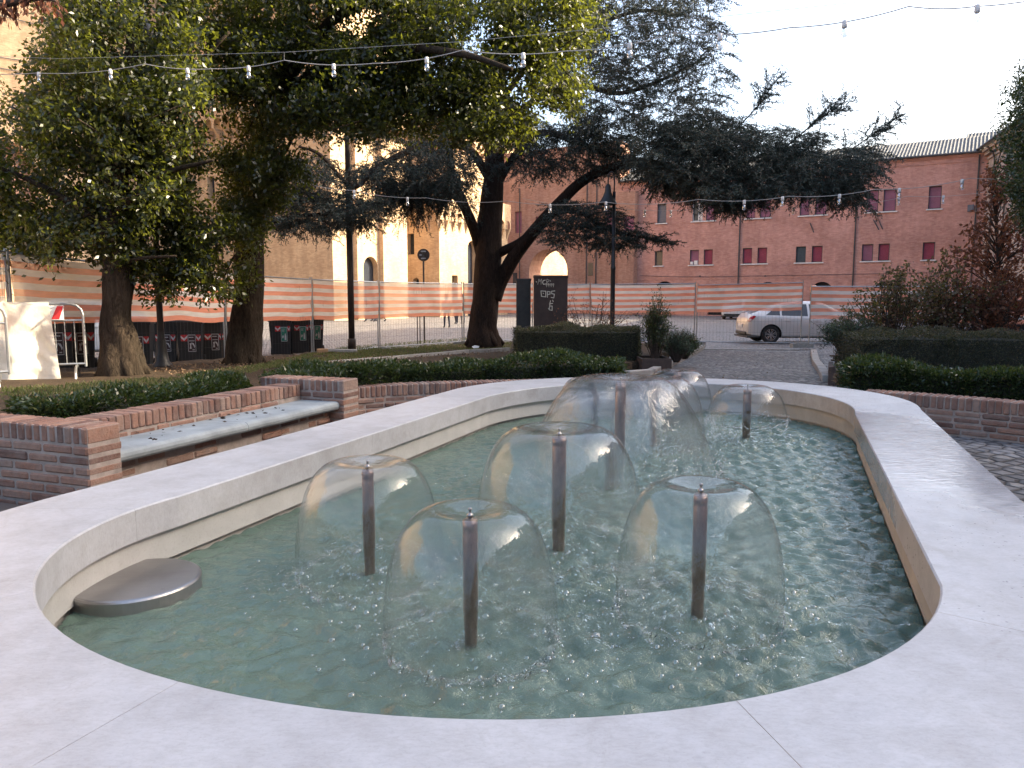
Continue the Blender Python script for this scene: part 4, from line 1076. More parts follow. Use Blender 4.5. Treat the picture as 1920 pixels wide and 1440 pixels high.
def cedar():
    base = W(907, 641, 22.6)
    root = empty('cedar_tree', base, 'large dark cedar with forked trunk and long drooping level branches', 'tree')
    D = 22.6
    mb = MB()
    c = curve([base - Vector((0, 0, .2)), W(907, 615, D), W(909, 560, D), W(914, 490, D), W(918, 420, D), W(924, 340, D), W(928, 260, D), W(935, 160, D), W(945, 40, D), W(950, -150, D)], 5)
    rr = np.interp(np.linspace(0, 1, len(c)), np.linspace(0, 1, 10), [.55, .42, .38, .40, .34, .30, .26, .21, .15, .08])
    mb.tube(c, list(rr), 22, True, .2)
    for q in range(7):
        an = q * .9; dv = Vector((math.cos(an), math.sin(an), 0))
        mb.tube([base + dv * .22 + Vector((0, 0, .35)), base + dv * .38 + Vector((0, 0, .1)), base + dv * .6 + Vector((0, 0, -.08))], [.16, .13, .05], 8)
    mb.build('trunk', 'cedar_bark', root, True)
    mb = MB()
    BR = [([W(905, 480, D), W(892, 440, D), W(868, 380, D - .3), W(848, 330, D - .6), W(842, 270, D - .8), W(835, 200, D - .8)], .2, .08),
          ([W(898, 460, D), W(880, 405, D - .5), W(850, 365, D - 1), W(815, 350, D - 1.4), W(760, 368, D - 2), W(700, 388, D - 2.4), W(640, 400, D - 2.6), W(560, 405, D - 3), W(500, 420, D - 3.2)], .15, .03),
          ([W(915, 330, D), W(880, 280, D - .6), W(820, 268, D - 1.2), W(750, 290, D - 1.8), W(700, 320, D - 2.2), W(660, 350, D - 2.6), W(600, 290, D - 3), W(560, 275, D - 3)], .13, .03),
          ([W(925, 560, D), W(940, 525, D), W(965, 480, D - .2), W(1000, 435, D - .4), W(1045, 385, D - .7), W(1085, 345, D - 1), W(1130, 320, D - 1.3), W(1200, 305, D - 1.7), W(1290, 318, D - 2.2), W(1400, 335, D - 2.8), W(1500, 330, D - 3.2), W(1590, 318, D - 3.6)], .25, .05),
          ([W(920, 520, D), W(930, 480, D), W(975, 455, D - .3), W(1010, 425, D - .5)], .16, .12),
          ([W(1015, 418, D - .5), W(1050, 398, D - .9), W(1090, 400, D - 1.2), W(1130, 428, D - 1.6), W(1180, 440, D - 1.9), W(1250, 455, D - 2.3)], .09, .02),
          ([W(925, 360, D), W(960, 300, D), W(1010, 250, D - .4), W(1070, 262, D - .8), W(1140, 290, D - 1.3), W(1210, 300, D - 1.7)], .14, .05),
          ([W(928, 250, D), W(1000, 190, D - .5), W(1080, 160, D - 1), W(1160, 175, D - 1.5), W(1240, 150, D - 2), W(1320, 110, D - 2.5)], .12, .03),
          ([W(930, 200, D), W(1020, 90, D - .5), W(1110, 50, D - 1), W(1200, 20, D - 1.5), W(1280, 30, D - 2)], .1, .03),
          ([W(1290, 318, D - 2.2), W(1360, 260, D - 2.5), W(1420, 200, D - 2.8), W(1462, 140, D - 3)], .035, .006),
          ([W(1400, 335, D - 2.8), W(1480, 270, D - 3), W(1540, 220, D - 3.2), W(1590, 188, D - 3.4)], .035, .006),
          ([W(1500, 330, D - 3.2), W(1580, 290, D - 3.5), W(1640, 250, D - 3.8), W(1685, 218, D - 4)], .03, .006),
          ([W(1350, 325, D - 2.4), W(1320, 380, D - 2.5), W(1400, 385, D - 2.8)], .04, .01)]
    for (p, r0, r1) in BR: limb(mb, p, r0, r1, 10, .15, 5)
    # sprays: (polygon, count, depth range, droop, length)
    SP = [([(560, 275), (640, 310), (700, 300), (760, 272), (850, 262), (900, 300), (890, 345), (800, 350), (740, 372), (700, 350), (640, 345), (560, 320)], 430, D - 3.2, D, .9, .62),
          ([(500, 345), (560, 350), (640, 360), (700, 370), (740, 372), (690, 425), (600, 430), (520, 435), (490, 400)], 400, D - 3.8, D - 1.5, .6, .5),
          ([(700, 345), (820, 340), (880, 340), (870, 365), (820, 372), (740, 385)], 130, D - 2.2, D - .5, 1.3, .8),
          ([(655, 190), (760, 230), (860, 240), (900, 285), (800, 270), (700, 290), (640, 260)], 150, D - 2.5, D, .5, .5),
          ([(940, 230), (1010, 225), (1090, 235), (1180, 270), (1180, 320), (1100, 310), (1060, 330), (1010, 325), (950, 330), (935, 290)], 330, D - 1.5, D + .5, .8, .55),
          ([(1080, -60), (1060, 60), (1095, 140), (1060, 200), (1120, 240), (1200, 265), (1300, 290), (1340, 230), (1345, 140), (1350, 60), (1330, -60)], 900, D - 4, D, .55, .6),
          ([(1180, 250), (1260, 270), (1330, 240), (1420, 260), (1500, 270), (1560, 285), (1620, 275), (1650, 290), (1610, 345), (1560, 370), (1500, 365), (1400, 370), (1340, 375), (1290, 345), (1200, 320)], 1050, D - 4.6, D - 1.5, .55, .6),
          ([(1200, 230), (1330, 215), (1450, 240), (1560, 262), (1500, 285), (1250, 285)], 260, D - 4, D - 1.5, .35, .6), ([(1190, 310), (1290, 325), (1290, 365), (1240, 350)], 90, D - 2.5, D - 1.5, 1.1, .6),
          ([(1300, 350), (1400, 360), (1460, 350), (1420, 385), (1380, 400), (1320, 380)], 110, D - 3.2, D - 2, .9, .5), ([(1560, 340), (1610, 330), (1605, 385), (1575, 380)], 55, D - 4.2, D - 3.2, .9, .5),
          ([(1040, 380), (1100, 375), (1160, 395), (1200, 430), (1205, 465), (1150, 470), (1090, 460), (1035, 455), (1030, 420)], 300, D - 2.6, D - .8, .5, .45),
          ([(1190, 430), (1260, 448), (1255, 458), (1190, 446)], 26, D - 2.6, D - 2.2, .3, .3),
          ([(1070, 240), (1110, 200), (1150, 200), (1160, 290), (1100, 280)], 100, D - 2, D, 1.2, .6), ([(560, 290), (520, 330), (545, 370), (600, 350)], 60, D - 3.5, D - 2.5, .6, .5)]
    cen = []; dirs = []; rn = []; tw = []
    def run(p, v, L, droop, tone, side):
        st = .06; k = 0
        while k * st < L:
            v2 = v + np.array([0, 0, -droop * (k * st) * 2.2]); v2 /= np.linalg.norm(v2); q = p + v2 * st
            s_ = np.cross(v2, rng.normal(size=3)); s_ /= np.linalg.norm(s_) + 1e-9
            tw.append(np.stack([p - s_ * .006, p + s_ * .006, q + s_ * .005, q - s_ * .005]))
            for _ in range(3):
                cen.append(p + v2 * st * random.random() + rng.normal(size=3) * .006); dirs.append(v2 * .75 + rng.normal(size=3) * .55); rn.append(tone + random.gauss(0, .13))
            if side and k and random.random() < .72:
                sv = np.cross(v2, np.array([0, 0, 1.0])) * random.choice((-1, 1)) + v2 * .7 + rng.normal(size=3) * .25
                run(q, sv / np.linalg.norm(sv), random.uniform(.08, .26), droop * 1.4, tone, False)
            p = q; k += 1
    def spray(o, dv, L, droop, tone):
        run(np.array(o), np.array(dv), L, droop, tone, True)
    for (poly, n, d0, d1, droop, L) in SP:
        for (x, y) in sample(poly, int(n * 1.0)):
            o = W(x, y, random.uniform(d0, d1)); an = random.uniform(0, 2 * PI)
            dv = Vector((math.cos(an), math.sin(an), random.uniform(-.2, .35))).normalized(); tone = .3 + random.gauss(0, .12) + (.12 if x > 1040 else 0)
            spray(o, dv, L * random.uniform(.6, 1.35), droop, tone)
            if random.random() < .55:
                an += random.uniform(-1, 1); run(np.array(o), np.array((math.cos(an) * .5, math.sin(an) * .5, -.8)), L * random.uniform(.5, 1.0), droop * 1.5, tone, False)
    # fronds along the up-swept branch tips
    for bi, dn in ((9, 42), (10, 46), (11, 42), (7, 40), (8, 40), (3, 50), (5, 26)):
        c = curve(BR[bi][0], 8)
        for _ in range(dn):
            f = random.uniform(.25, 1) ** .8; o = c[min(len(c) - 1, int(f * (len(c) - 1)))]
            t = (c[-1] - c[len(c) // 2]).normalized(); dv = (t * .6 + Vector((random.gauss(0, .5), random.gauss(0, .5), random.gauss(.1, .45)))).normalized()
            spray(o, dv, (.6 if bi > 8 else .5) * (1.2 - f * .8), .1, .45)
    tag(mb.build('limbs', 'cedar_bark', root, True), kind='stuff')
    quads('twigs', np.array(tw), 'twig_bark', root)
    quads('crown', leafquads(np.array(cen), np.array(dirs), .07, .02, .05), 'cedar_needle', root, np.clip(np.array(rn), 0, 1))
cedar()

def shrub(label, base, height, spread, nb, leafn, leafm, L, Wd, name='shrub', cat='shrub', arch=.3, thick=.012, lean=(0, 0), bark='twig_bark', tips=.35, up=1.0, sub=3):
    root = empty(name, base, label, cat); mb = MB(); cen = []; dirs = []; b = Vector(base)
    for k in range(nb):
        an = random.uniform(0, 2 * PI); sp = spread * random.uniform(.2, 1); h = height * random.uniform(.55, 1) * (1 - .35 * sp / spread)
        e = b + Vector((math.cos(an) * sp + lean[0] * h, math.sin(an) * sp * .8 + lean[1] * h, h * up)); mid = lerp(b, e, .5) + Vector((random.gauss(0, .06), random.gauss(0, .06), arch * h * .4))
        b1 = b + Vector((math.cos(an), math.sin(an), 0)) * .05
        c = curve([b1, mid, e], 5); mb.tube(c, [lerp(thick, .003, i / (len(c) - 1)) for i in range(len(c))], 5, False)
        tws = []
        for q in range(sub):
            i = random.randint(len(c) // 3, len(c) - 2); p = c[i]; dv = ((c[i + 1] - c[i]).normalized() + Vector((random.gauss(0, .7), random.gauss(0, .7), random.gauss(.1, .4)))).normalized() * height * random.uniform(.1, .28)
            mb.tube([p, p + dv], [thick * .4, .002], 4, False); tws.append((p, p + dv))
        tws.append((c[len(c) // 2], c[-1]))
        for _ in range(leafn // nb):
            t = random.choice(tws); f = random.uniform(tips, 1.05); p = lerp(t[0], t[1], f) + Vector([random.gauss(0, .035) for _ in range(3)])
            cen.append(tuple(p)); dirs.append(tuple((t[1] - t[0]).normalized() * .6 + Vector([random.gauss(0, .7) for _ in range(3)])))
    tag(mb.build('branches', bark, root, True), kind='stuff')
    if leafn: quads('foliage', leafquads(np.array(cen), np.array(dirs), L, Wd), leafm, root)
    return root
g = lambda px, d: tuple(GX(px, d, gz(d) + .15))
shrub('bare twiggy shrub with a few brown leaves right of the graffiti cabinet', g(1110, 18.2), 1.75, 1.05, 34, 620, 'brown_leaf', .05, .03, arch=.2, thick=.014)
shrub('upright small evergreen shrub growing in the planter', tuple(GX(1228, 15.6, .1)), 1.5, .26, 46, 4600, 'laurel_leaf', .05, .02, arch=.1, thick=.01, tips=.05, sub=5)
shrub('low sprawling rosemary-like bush at the planter edge', tuple(GX(1268, 15.8, .05)), .75, .42, 70, 6000, 'fern_leaf', .06, .008, arch=.5, tips=.0, sub=4)
shrub('low green bush spilling beside the path kerb', tuple(GX(1284, 17.2, .0)), .62, .38, 50, 3500, 'laurel_leaf', .06, .02, arch=.5, tips=.0, sub=4)
shrub('brown-leaved shrub with a yellowish top shoot behind the right boxwood hedge', tuple(GX(1660, 14.4, .1)), 2.1, .85, 50, 2700, 'mixed_leaf', .075, .045, arch=.3, tips=.2)
shrub('dense reddish-brown shrub in the middle of the right bed', tuple(GX(1765, 14.8, .1)), 2.3, 1.05, 66, 3800, 'mixed_leaf', .08, .048, arch=.3, tips=.2)
shrub('russet shrub nearest the right frame edge behind the boxwood hedge', tuple(GX(1860, 14.4, .1)), 2.1, 1.0, 56, 3000, 'brown_leaf', .075, .045, arch=.3, tips=.3)
shrub('feathery blue-green nandina bush at the left end of the right boxwood hedge', tuple(GX(1590, 13.5, .25)), .95, .55, 60, 5200, 'fern_leaf', .075, .012, arch=.5, tips=.1, sub=5)
shrub('low pale straw tuft at the corner of the right laurel hedge', tuple(GX(1588, 8.9, .3)), .28, .16, 30, 500, 'dead_leaf', .06, .015, arch=.5, thick=.004)
# young deciduous tree keeping brown leaves
def young(label, base, pts, nl, polys, leafm, L, Wd, r=.05, dd=.9):
    root = empty('young_tree', base, label, 'tree'); mb = MB()
    c = curve(pts, 6); mb.tube(c, [lerp(r, .008, i / (len(c) - 1)) for i in range(len(c))], 9, True, .1); mb.build('trunk', 'twig_bark', root, True)
    tb = MB(); cen = []; dirs = []
    for (poly, n, per) in polys:
        for (x, y) in sample(poly, n):
            q = W(x, y, pts[2][1] + random.uniform(-dd, dd)); i = min(range(len(c)), key=lambda k: abs(c[k].z - (q.z - .5))); o = c[i]
            mid = lerp(o, q, .55) + Vector((0, 0, .08)); tb.tube([o, mid, q], [.012, .006, .002], 4, False)
            for _ in range(per):
                f = random.uniform(.55, 1.05); p = lerp(o, q, f) + Vector([random.gauss(0, .07) for _ in range(3)])
                cen.append(tuple(p)); dirs.append((random.gauss(0, .6), random.gauss(0, .6), random.gauss(-.4, .5)))
    tag(tb.build('limbs', 'twig_bark', root, True), kind='stuff')
    quads('crown', leafquads(np.array(cen), np.array(dirs), L, Wd, .3), leafm, root)
yb = GX(1868, 15.6, -.05)
young('slender young tree still hung with rust-brown leaves at the right', yb, [yb, W(1872, 520, 15.6), W(1868, 420, 15.6), W(1862, 340, 15.6), W(1885, 260, 15.6)], 0,
      [([(1790, 440), (1860, 310), (1900, 300), (1960, 380), (1980, 560), (1850, 590), (1760, 560), (1755, 490)], 170, 16), ([(1840, 330), (1870, 290), (1905, 330), (1880, 380)], 24, 10)], 'brown_leaf', .1, .06)
eb = GX(1990, 13.5, 0)
young('tall dark evergreen crown hanging in at the top right edge', eb, [eb, W(1985, 500, 13.5), W(1975, 380, 13.5), W(1960, 200, 13.5), W(1960, 60, 13.5)], 0,
      [([(1880, 180), (1920, 120), (2000, 100), (2060, 400), (1920, 420), (1870, 330), (1855, 280), (1880, 230)], 330, 62), ([(1905, 120), (1930, 110), (1960, 160), (1900, 170)], 14, 30), ([(1870, 210), (1900, 200), (1900, 240), (1862, 250)], 12, 30), ([(1890, 330), (1960, 330), (1960, 430), (1900, 420)], 50, 45)], 'laurel_leaf', .08, .028, .12, 1.3)
# bough dipping in at the top left corner
ob = empty('overhanging_bough', W(-260, -60, 7.5), 'bough with small brown hanging leaves at the top left corner', 'bough'); mb = MB(); cen = []; dirs = []
limb(mb, [W(-900, 600, 9), W(-700, 0, 8.2), W(-260, -60, 7.5), W(-60, 8, 7.2), W(60, -4, 7.1), W(105, 2, 7.0)], .14, .006)
for x in range(-20, 102, 5):
    p = W(x, 6 - 10 * (x > 40), 7.15); q = p + Vector((random.gauss(0, .03), random.gauss(0, .1), -.1 * random.random() - .03)); mb.tube([p, q], [.004, .002], 4, False)
    for _ in range(9): cen.append(tuple(lerp(p, q, random.random()) + Vector([random.gauss(0, .02) for _ in range(3)]))); dirs.append((random.gauss(0, .4), random.gauss(0, .4), -1))
tag(mb.build('limbs', 'twig_bark', ob, True), kind='stuff'); quads('foliage', leafquads(np.array(cen), np.array(dirs), .07, .03), 'brown_leaf', ob)

# ------------------------------------------------------------------ buildings
E1 = Vector((.857, -.515, 0)); E2 = Vector((.515, .857, 0)); UP = Vector((0, 0, 1))
def hit(px, py, O, n):
    x = (px - 960) / F; y = -(py - 720) / F
    r = Vector((x, math.cos(TH) + y * math.sin(TH), -math.sin(TH) + y * math.cos(TH))); c = Vector((0, 0, CAMZ))
    return c + r * ((O - c).dot(n) / r.dot(n))
def panel(mb, O, e, outline, holes=(), reveal=.3, inward=None):
    """wall face from 2D outline (s,z) with holes; reveals go inward"""
    n = inward; bm = bmesh.new(); loops = [outline] + list(holes); edges = []
    for lp in loops:
        vs = [bm.verts.new((p[0], p[1], 0)) for p in lp]
        for i in range(len(vs)): edges.append(bm.edges.new((vs[i], vs[(i + 1) % len(vs)])))
    bmesh.ops.triangle_fill(bm, use_beauty=True, use_dissolve=False, edges=edges)
    bm.verts.index_update(); base = len(mb.v)
    for v in bm.verts: mb.v.append(tuple(O + e * v.co.x + UP * v.co.y)); mb.uvs.append((v.co.x, v.co.y))
    for f in bm.faces: mb.f.append(tuple(base + v.index for v in f.verts)); mb.r.append(.5)
    bm.free()
    for lp in holes:
        for i in range(len(lp)):
            a, b = lp[i], lp[(i + 1) % len(lp)]; k = len(mb.v)
            for (q, dd) in ((a, 0), (b, 0), (b, reveal), (a, reveal)): mb.v.append(tuple(O + e * q[0] + UP * q[1] + n * dd)); mb.uvs.append((q[0] + dd, q[1] + dd))
            mb.f.append((k, k + 1, k + 2, k + 3)); mb.r.append(.5)
class WB(MB):
    def __init__(s): super().__init__(); s.uvs = []
    def quad(s, a, b, c, d, w_, h_):
        k = len(s.v); s.v += [tuple(a), tuple(b), tuple(c), tuple(d)]; s.uvs += [(0, 0), (w_, 0), (w_, h_), (0, h_)]; s.f.append((k, k + 1, k + 2, k + 3)); s.r.append(.5)
    def build(s, name, mat, parent=None, smooth=False):
        o = super().build(name, mat, parent, smooth); me = o.data; uv = me.uv_layers.new(name='UVMap')
        idx = np.zeros(len(me.loops), dtype=np.int32); me.loops.foreach_get('vertex_index', idx)
        uv.data.foreach_set('uv', np.array(s.uvs, dtype=np.float32)[idx].reshape(-1)); return o
def rect(s0, s1, z0, z1): return [(s0, z0), (s1, z0), (s1, z1), (s0, z1)]
def archl(s0, s1, z0, zs, k=9):
    r = (s1 - s0) / 2; m = (s0 + s1) / 2
    return [(s0, z0), (s1, z0)] + [(m + r * math.cos(PI * i / k), zs + r * math.sin(PI * i / k)) for i in range(k + 1)]
def block(mb, O, e, L, inward, Dp, z0, z1, holes=(), reveal=.3):
    """building volume: front face with holes, sides, back and lid"""
    panel(mb, O, e, rect(0, L, z0, z1), holes, reveal, inward)
    A, B = O, O + e * L; Cq, Dq = B + inward * Dp, A + inward * Dp; z = lambda p, h: p + UP * h
    mb.quad(z(B, z0), z(Cq, z0), z(Cq, z1), z(B, z1), Dp, z1 - z0); mb.quad(z(Cq, z0), z(Dq, z0), z(Dq, z1), z(Cq, z1), L, z1 - z0)
    mb.quad(z(Dq, z0), z(A, z0), z(A, z1), z(Dq, z1), Dp, z1 - z0); mb.quad(z(A, z1), z(B, z1), z(Cq, z1), z(Dq, z1), L, Dp)

# --- red brick range, facade along E1 ending at the corner K
K = Vector((34.3, 56, 0)); NR = E2          # inward normal
def st(px, O=K, n=NR):                       # distance t left of corner for a pixel column
    p = hit(px, 450, O, n); return (p - O).dot(-E1)
def zt(px, py): return hit(px, py, K, NR).z
red = empty('red_brick_building', K - E1 * 14, 'long red brick building with red roller shutters and tiled roof', 'building')
TL = st(1160)
wins = []
up = [(1231, 1248, 385, 421, 'grey'), (1297, 1316, 386, 420, 'open'), (1322, 1339, 389, 419, 'm'), (1397, 1414, 379, 415, 'm'), (1423, 1443, 376, 415, 'm'), (1497, 1515, 372, 409, 'm'), (1526, 1547, 370, 408, 'm'), (1621, 1643, 361, 402, 'm'), (1652, 1676, 359, 401, 'm'), (1736, 1760, 354, 398, 'm')]
lo = [(1228, 1243, 472, 499, 'dark'), (1294, 1311, 471, 498, 'vent'), (1320, 1337, 470, 498, 'r'), (1393, 1411, 468, 496, 'r'), (1421, 1439, 467, 496, 'r'), (1493, 1512, 465, 494, 'dark'), (1523, 1543, 463, 494, 'r'), (1617, 1638, 460, 491, 'm'), (1648, 1669, 459, 491, 'r'), (1731, 1754, 456, 489, 'r')]
for (x0, x1, y0, y1, kd) in up + lo:
    s0, s1 = TL - st(x0), TL - st(x1)
    up_ = (x0, x1, y0, y1, kd) in up
    z1_, z0_ = (9.62, 7.95) if up_ else (5.5, 4.2)
    wins.append((s0, s1, z0_, z1_, kd))
OL = K - E1 * TL
holes = [rect(s0, s1, z0, z1) for (s0, s1, z0, z1, k) in wins]
arches = [(1330, 1362), (1523, 1567), (1640, 1690), (1420, 1465), (1225, 1270)]
ah = [archl(TL - st(a), TL - st(b), -.15, 1.7 if a != 1523 else 1.75) for a, b in arches]
mb = WB(); block(mb, OL, E1, TL, NR, 9, -.4, 11.75, holes + ah, .28)
mb.build('wall', 'red_brick_facade', red)
mb = WB(); ZC = [(11.2, 11.3, .05), (11.55, 11.64, .1), (11.64, 11.76, .2)]
for (z0, z1, o) in ZC + [(2.95, 3.03, .03)]:
    a = OL - NR * o; b = a + E1 * TL; mb.quad(a + UP * z0, b + UP * z0, b + UP * z1, a + UP * z1, TL, z1 - z0); mb.quad(a + UP * z0, OL + UP * z0, OL + E1 * TL + UP * z0, b + UP * z0, TL, .1)
    mb.quad(a + UP * z1, b + UP * z1, OL + E1 * TL + UP * z1, OL + UP * z1, TL, .1)
mb.build('cornice', 'red_brick_facade', red)
for (s0, s1, z0, z1, kd) in wins:
    mat = {'m': 'mauve_shutter', 'r': 'red_shutter', 'grey': 'grey_blind', 'open': 'dark_glass', 'dark': 'dark_glass', 'vent': 'mauve_shutter'}[kd]
    mb = MB(); nslat = 14 if kd in 'mr' else 1
    for q in range(nslat):
        za, zb_ = lerp(z0, z1, q / nslat), lerp(z0, z1, (q + 1) / nslat); dd = .17 + (.02 if kd in ('m', 'r', 'vent') else .08)
        A = OL + NR * (dd - .012); B = OL + NR * (dd + .006)
        mb.face([A + E1 * s0 + UP * za, A + E1 * s1 + UP * za, B + E1 * s1 + UP * zb_, B + E1 * s0 + UP * zb_])
    wn_ = mb.build('window', mat, red)
    mb = MB(); fw = .06
    for (a, b, c, d_) in ((s0, s0 + fw, z0, z1), (s1 - fw, s1, z0, z1), (s0, s1, z1 - fw, z1), (s0, s1, z0, z0 + fw)):
        A = OL + NR * .14; mb.face([A + E1 * a + UP * c, A + E1 * b + UP * c, A + E1 * b + UP * d_, A + E1 * a + UP * d_])
    if kd == 'open':
        A = OL + NR * .2; m_ = (s0 + s1) / 2
        mb.face([A + E1 * m_ + UP * (z0 + .1), A + E1 * (s1 - .08) + UP * (z0 + .1), A + E1 * (s1 - .08) + UP * (z1 - .1), A + E1 * m_ + UP * (z1 - .1)])
    mb.build('frame', 'white_sill' if kd == 'open' else 'gutter', wn_)
for i in range(0, 20):
    pass
def sillrun(idx):
    s0 = min(wins[i][0] for i in idx) - .12; s1 = max(wins[i][1] for i in idx) + .12; z = wins[idx[0]][2]
    mb = MB(); ang = math.atan2(E1.y, E1.x); Mx = Matrix.Translation(OL + UP * (z - .1)) @ Matrix.Rotation(ang, 4, 'Z')
    mb.box((s0, -.13, 0), (s1, .14, .09), Mx); mb.build('sill', 'white_sill', red)
for idx in ([0], [1, 2], [3, 4], [5, 6], [7, 8], [9], [10], [11, 12], [13, 14], [15, 16], [17, 18], [19]): sillrun(idx)
for (a, b) in arches:
    s0, s1 = TL - st(a), TL - st(b); A = OL + NR * .27
    mb = MB(); mb.face([A + E1 * s0 + UP * -.3, A + E1 * s1 + UP * -.3, A + E1 * s1 + UP * 4, A + E1 * s0 + UP * 4]); mb.build('door', 'black_void', red)
for px in (1387, 1603, 1826):
    s = TL - st(px); mb = MB(); p = OL + E1 * s - NR * .12; mb.tube([p + UP * 0, p + UP * 11.3, p + UP * 11.6 - NR * .15], .06, 8); mb.build('downpipe', 'gutter', red)
mb = MB(); p = OL - NR * .3 + UP * 11.8; mb.tube([p, p + E1 * (TL + .2)], .09, 8); mb.build('gutter', 'gutter', red)
for (x0, y0, x1, y1) in ((1519, 418, 1526, 436), (1638, 412, 1648, 431), (1647, 411, 1655, 430)):
    mb = MB(); A, B = hit(x0, y0, K, NR) - NR * .05, hit(x1, y1, K, NR) - NR * .05; mb.tube([A, B], .035, 6); mb.build('wall_bar', 'gutter', red)
mb = MB(); z = 3.35
p = [hit(x, y, K, NR) - NR * .06 for x, y in ((1200, 517), (1290, 519), (1385, 518), (1500, 516), (1603, 514), (1720, 512), (1820, 509))]; mb.tube(curve(p, 4), .018, 5)
for px in (1313, 1435): q = hit(px, 519, K, NR) - NR * .1; mb.tube([q, q + UP * .12], .05, 6)
mb.build('wall_cable', 'gutter', red)
s = TL - st(1816); mb = MB(); Mx = Matrix.Translation(OL + E1 * s + UP * 7.6) @ Matrix.Rotation(math.atan2(E1.y, E1.x), 4, 'Z'); mb.cbox((-.2, -.15, 0), (.2, 0, .5), .02, Mx); mb.build('junction_box', 'grey_blind', red)
s0, s1 = wins[11][0], wins[11][1]; mb = MB(); Mx = Matrix.Translation(OL + E1 * s0 + UP * 4.2) @ Matrix.Rotation(math.atan2(E1.y, E1.x), 4, 'Z'); mb.cbox((.05, -.02, .02), (.3, .15, .28), .02, Mx); mb.cbox((.4, -.05, .02), (.72, .15, .36), .02, Mx); mb.build('ventilator', 'white_sill', wn_ if False else red)
def tiles(parent, O, e, L, inn, run, rise, name='roof'):
    mb = MB(); n = int(L / .24) * 4; rows = 2
    vs = []
    for r_ in range(9):
        f = r_ / 8
        for i in range(n + 1):
            s = L * i / n; hh = .055 * math.sin(2 * PI * i / 4) - .03 * ((r_ % 1) > 0)
            p = O + e * s + inn * run * f + UP * (rise * f + hh); vs.append(tuple(p))
    mb.v = vs
    for r_ in range(8):
        for i in range(n): a = r_ * (n + 1) + i; mb.f.append((a, a + 1, a + n + 2, a + n + 1)); mb.r.append(.5)
    return mb.build(name, 'roof_tile', parent)
tiles(red, OL - NR * .35 + UP * 11.85, E1, TL + .1, NR, 4.9, 1.9)
mb = WB(); A = OL + NR * 4.55 + UP * 13.6; B = A + E1 * TL; mb.quad(A, B, B + NR * 4.8 - UP * 1.9, A + NR * 4.8 - UP * 1.9, TL, 5); mb.build('roof', 'roof_tile', red)

# --- cream building on the right, facade running toward the camera side
WD = Vector((-.325, -.946, 0)); WN = Vector((.946, -.325, 0))   # along facade toward viewer, inward
cream = empty('cream_building', K + WN * 3, 'tall pale plastered building with deep eaves at the right edge, unseen near sections added to cast shade', 'building')
mb = WB(); hs = []
cwin = []
for k in range(8):
    s = 3.0 + k * 3.1
    for (z0, z1) in ((7.9, 9.7), (4.1, 5.6)): cwin.append((s, s + 1.05, z0, z1))
hs = [rect(*c) for c in cwin]
block(mb, K, WD, 14, WN, 10, -.4, 11.9, [h for h in hs if h[1][0] < 13.5], .25)
O2 = K + WD * 14
panel(mb, O2, WD, rect(0, 30, -.4, 17.5), [], .25, WN)
for (Oa, Lb, hb) in ((O2, 17, 17.8), (O2 + WD * 17, 9.5, 15.2), (O2 + WD * 26.5, 49, 12.7)):  # unseen nearer sections, heights shaped to cast the foreground shade
    A, B = Oa, Oa + WD * Lb; Cq, Dq = B + WN * 10, A + WN * 10
    if Oa is not O2: mb.quad(A, B, B + UP * hb, A + UP * hb, Lb, hb)
    mb.quad(B, Cq, Cq + UP * hb, B + UP * hb, 10, hb); mb.quad(Cq, Dq, Dq + UP * hb, Cq + UP * hb, Lb, hb); mb.quad(Dq, A, A + UP * hb, Dq + UP * hb, 10, hb); mb.quad(A + UP * hb, B + UP * hb, Cq + UP * hb, Dq + UP * hb, Lb, 10)
mb.build('wall', 'cream_plaster', cream)
for (s0, s1, z0, z1) in cwin:
    if s1 > 13.5: continue
    A = K + WN * .15; mb = MB(); mb.face([A + WD * s0 + UP * z0, A + WD * s1 + UP * z0, A + WD * s1 + UP * z1, A + WD * s0 + UP * z1]); mb.build('window', 'mauve_shutter', cream)
mb = WB()
for (z0, z1, o) in ((11.2, 11.35, .12), (11.5, 11.7, .3), (11.7, 11.9, .5)):
    a = K - WN * o; b = a + WD * 14; mb.quad(a + UP * z0, b + UP * z0, b + UP * z1, a + UP * z1, 14, .2); mb.quad(a + UP * z0, b + UP * z0, K + WD * 14 + UP * z0, K + UP * z0, 14, .3)
mb.build('cornice', 'cream_plaster', cream)
tiles(cream, K - WN * .7 + WD * -.6 + UP * 12.0, WD, 14.6, WN, 5.6, 2.6)
for s in (2.2, 5.4): mb = MB(); p = K + WD * s - WN * .12; mb.tube([p, p + UP * 11, p + UP * 11.4 - WN * .15, p + UP * 11.8 - WN * .5], .06, 8); mb.build('downpipe', 'gutter', cream)
mb = MB(); p = K - WN * .72 - WD * .3 + UP * 12.0; mb.tube([p, p + WD * 14], .09, 8); mb.build('gutter', 'gutter', cream)
# higher roof piece behind the corner
hr = empty('roof_annex', K + NR * 6 + UP * 11, 'small raised tiled roof behind the corner of the two buildings', 'roof annex')
mb = WB(); A = hit(1812, 262, K + NR * 7, NR); A = Vector((A.x, A.y, 12.2)); block(mb, A, E1, 5, NR, 3, 0, 1.5); mb.build('wall', 'cream_plaster', hr)
tiles(hr, A - NR * .2 + UP * 1.5, E1, 5.2, NR, 3.2, 1.3)

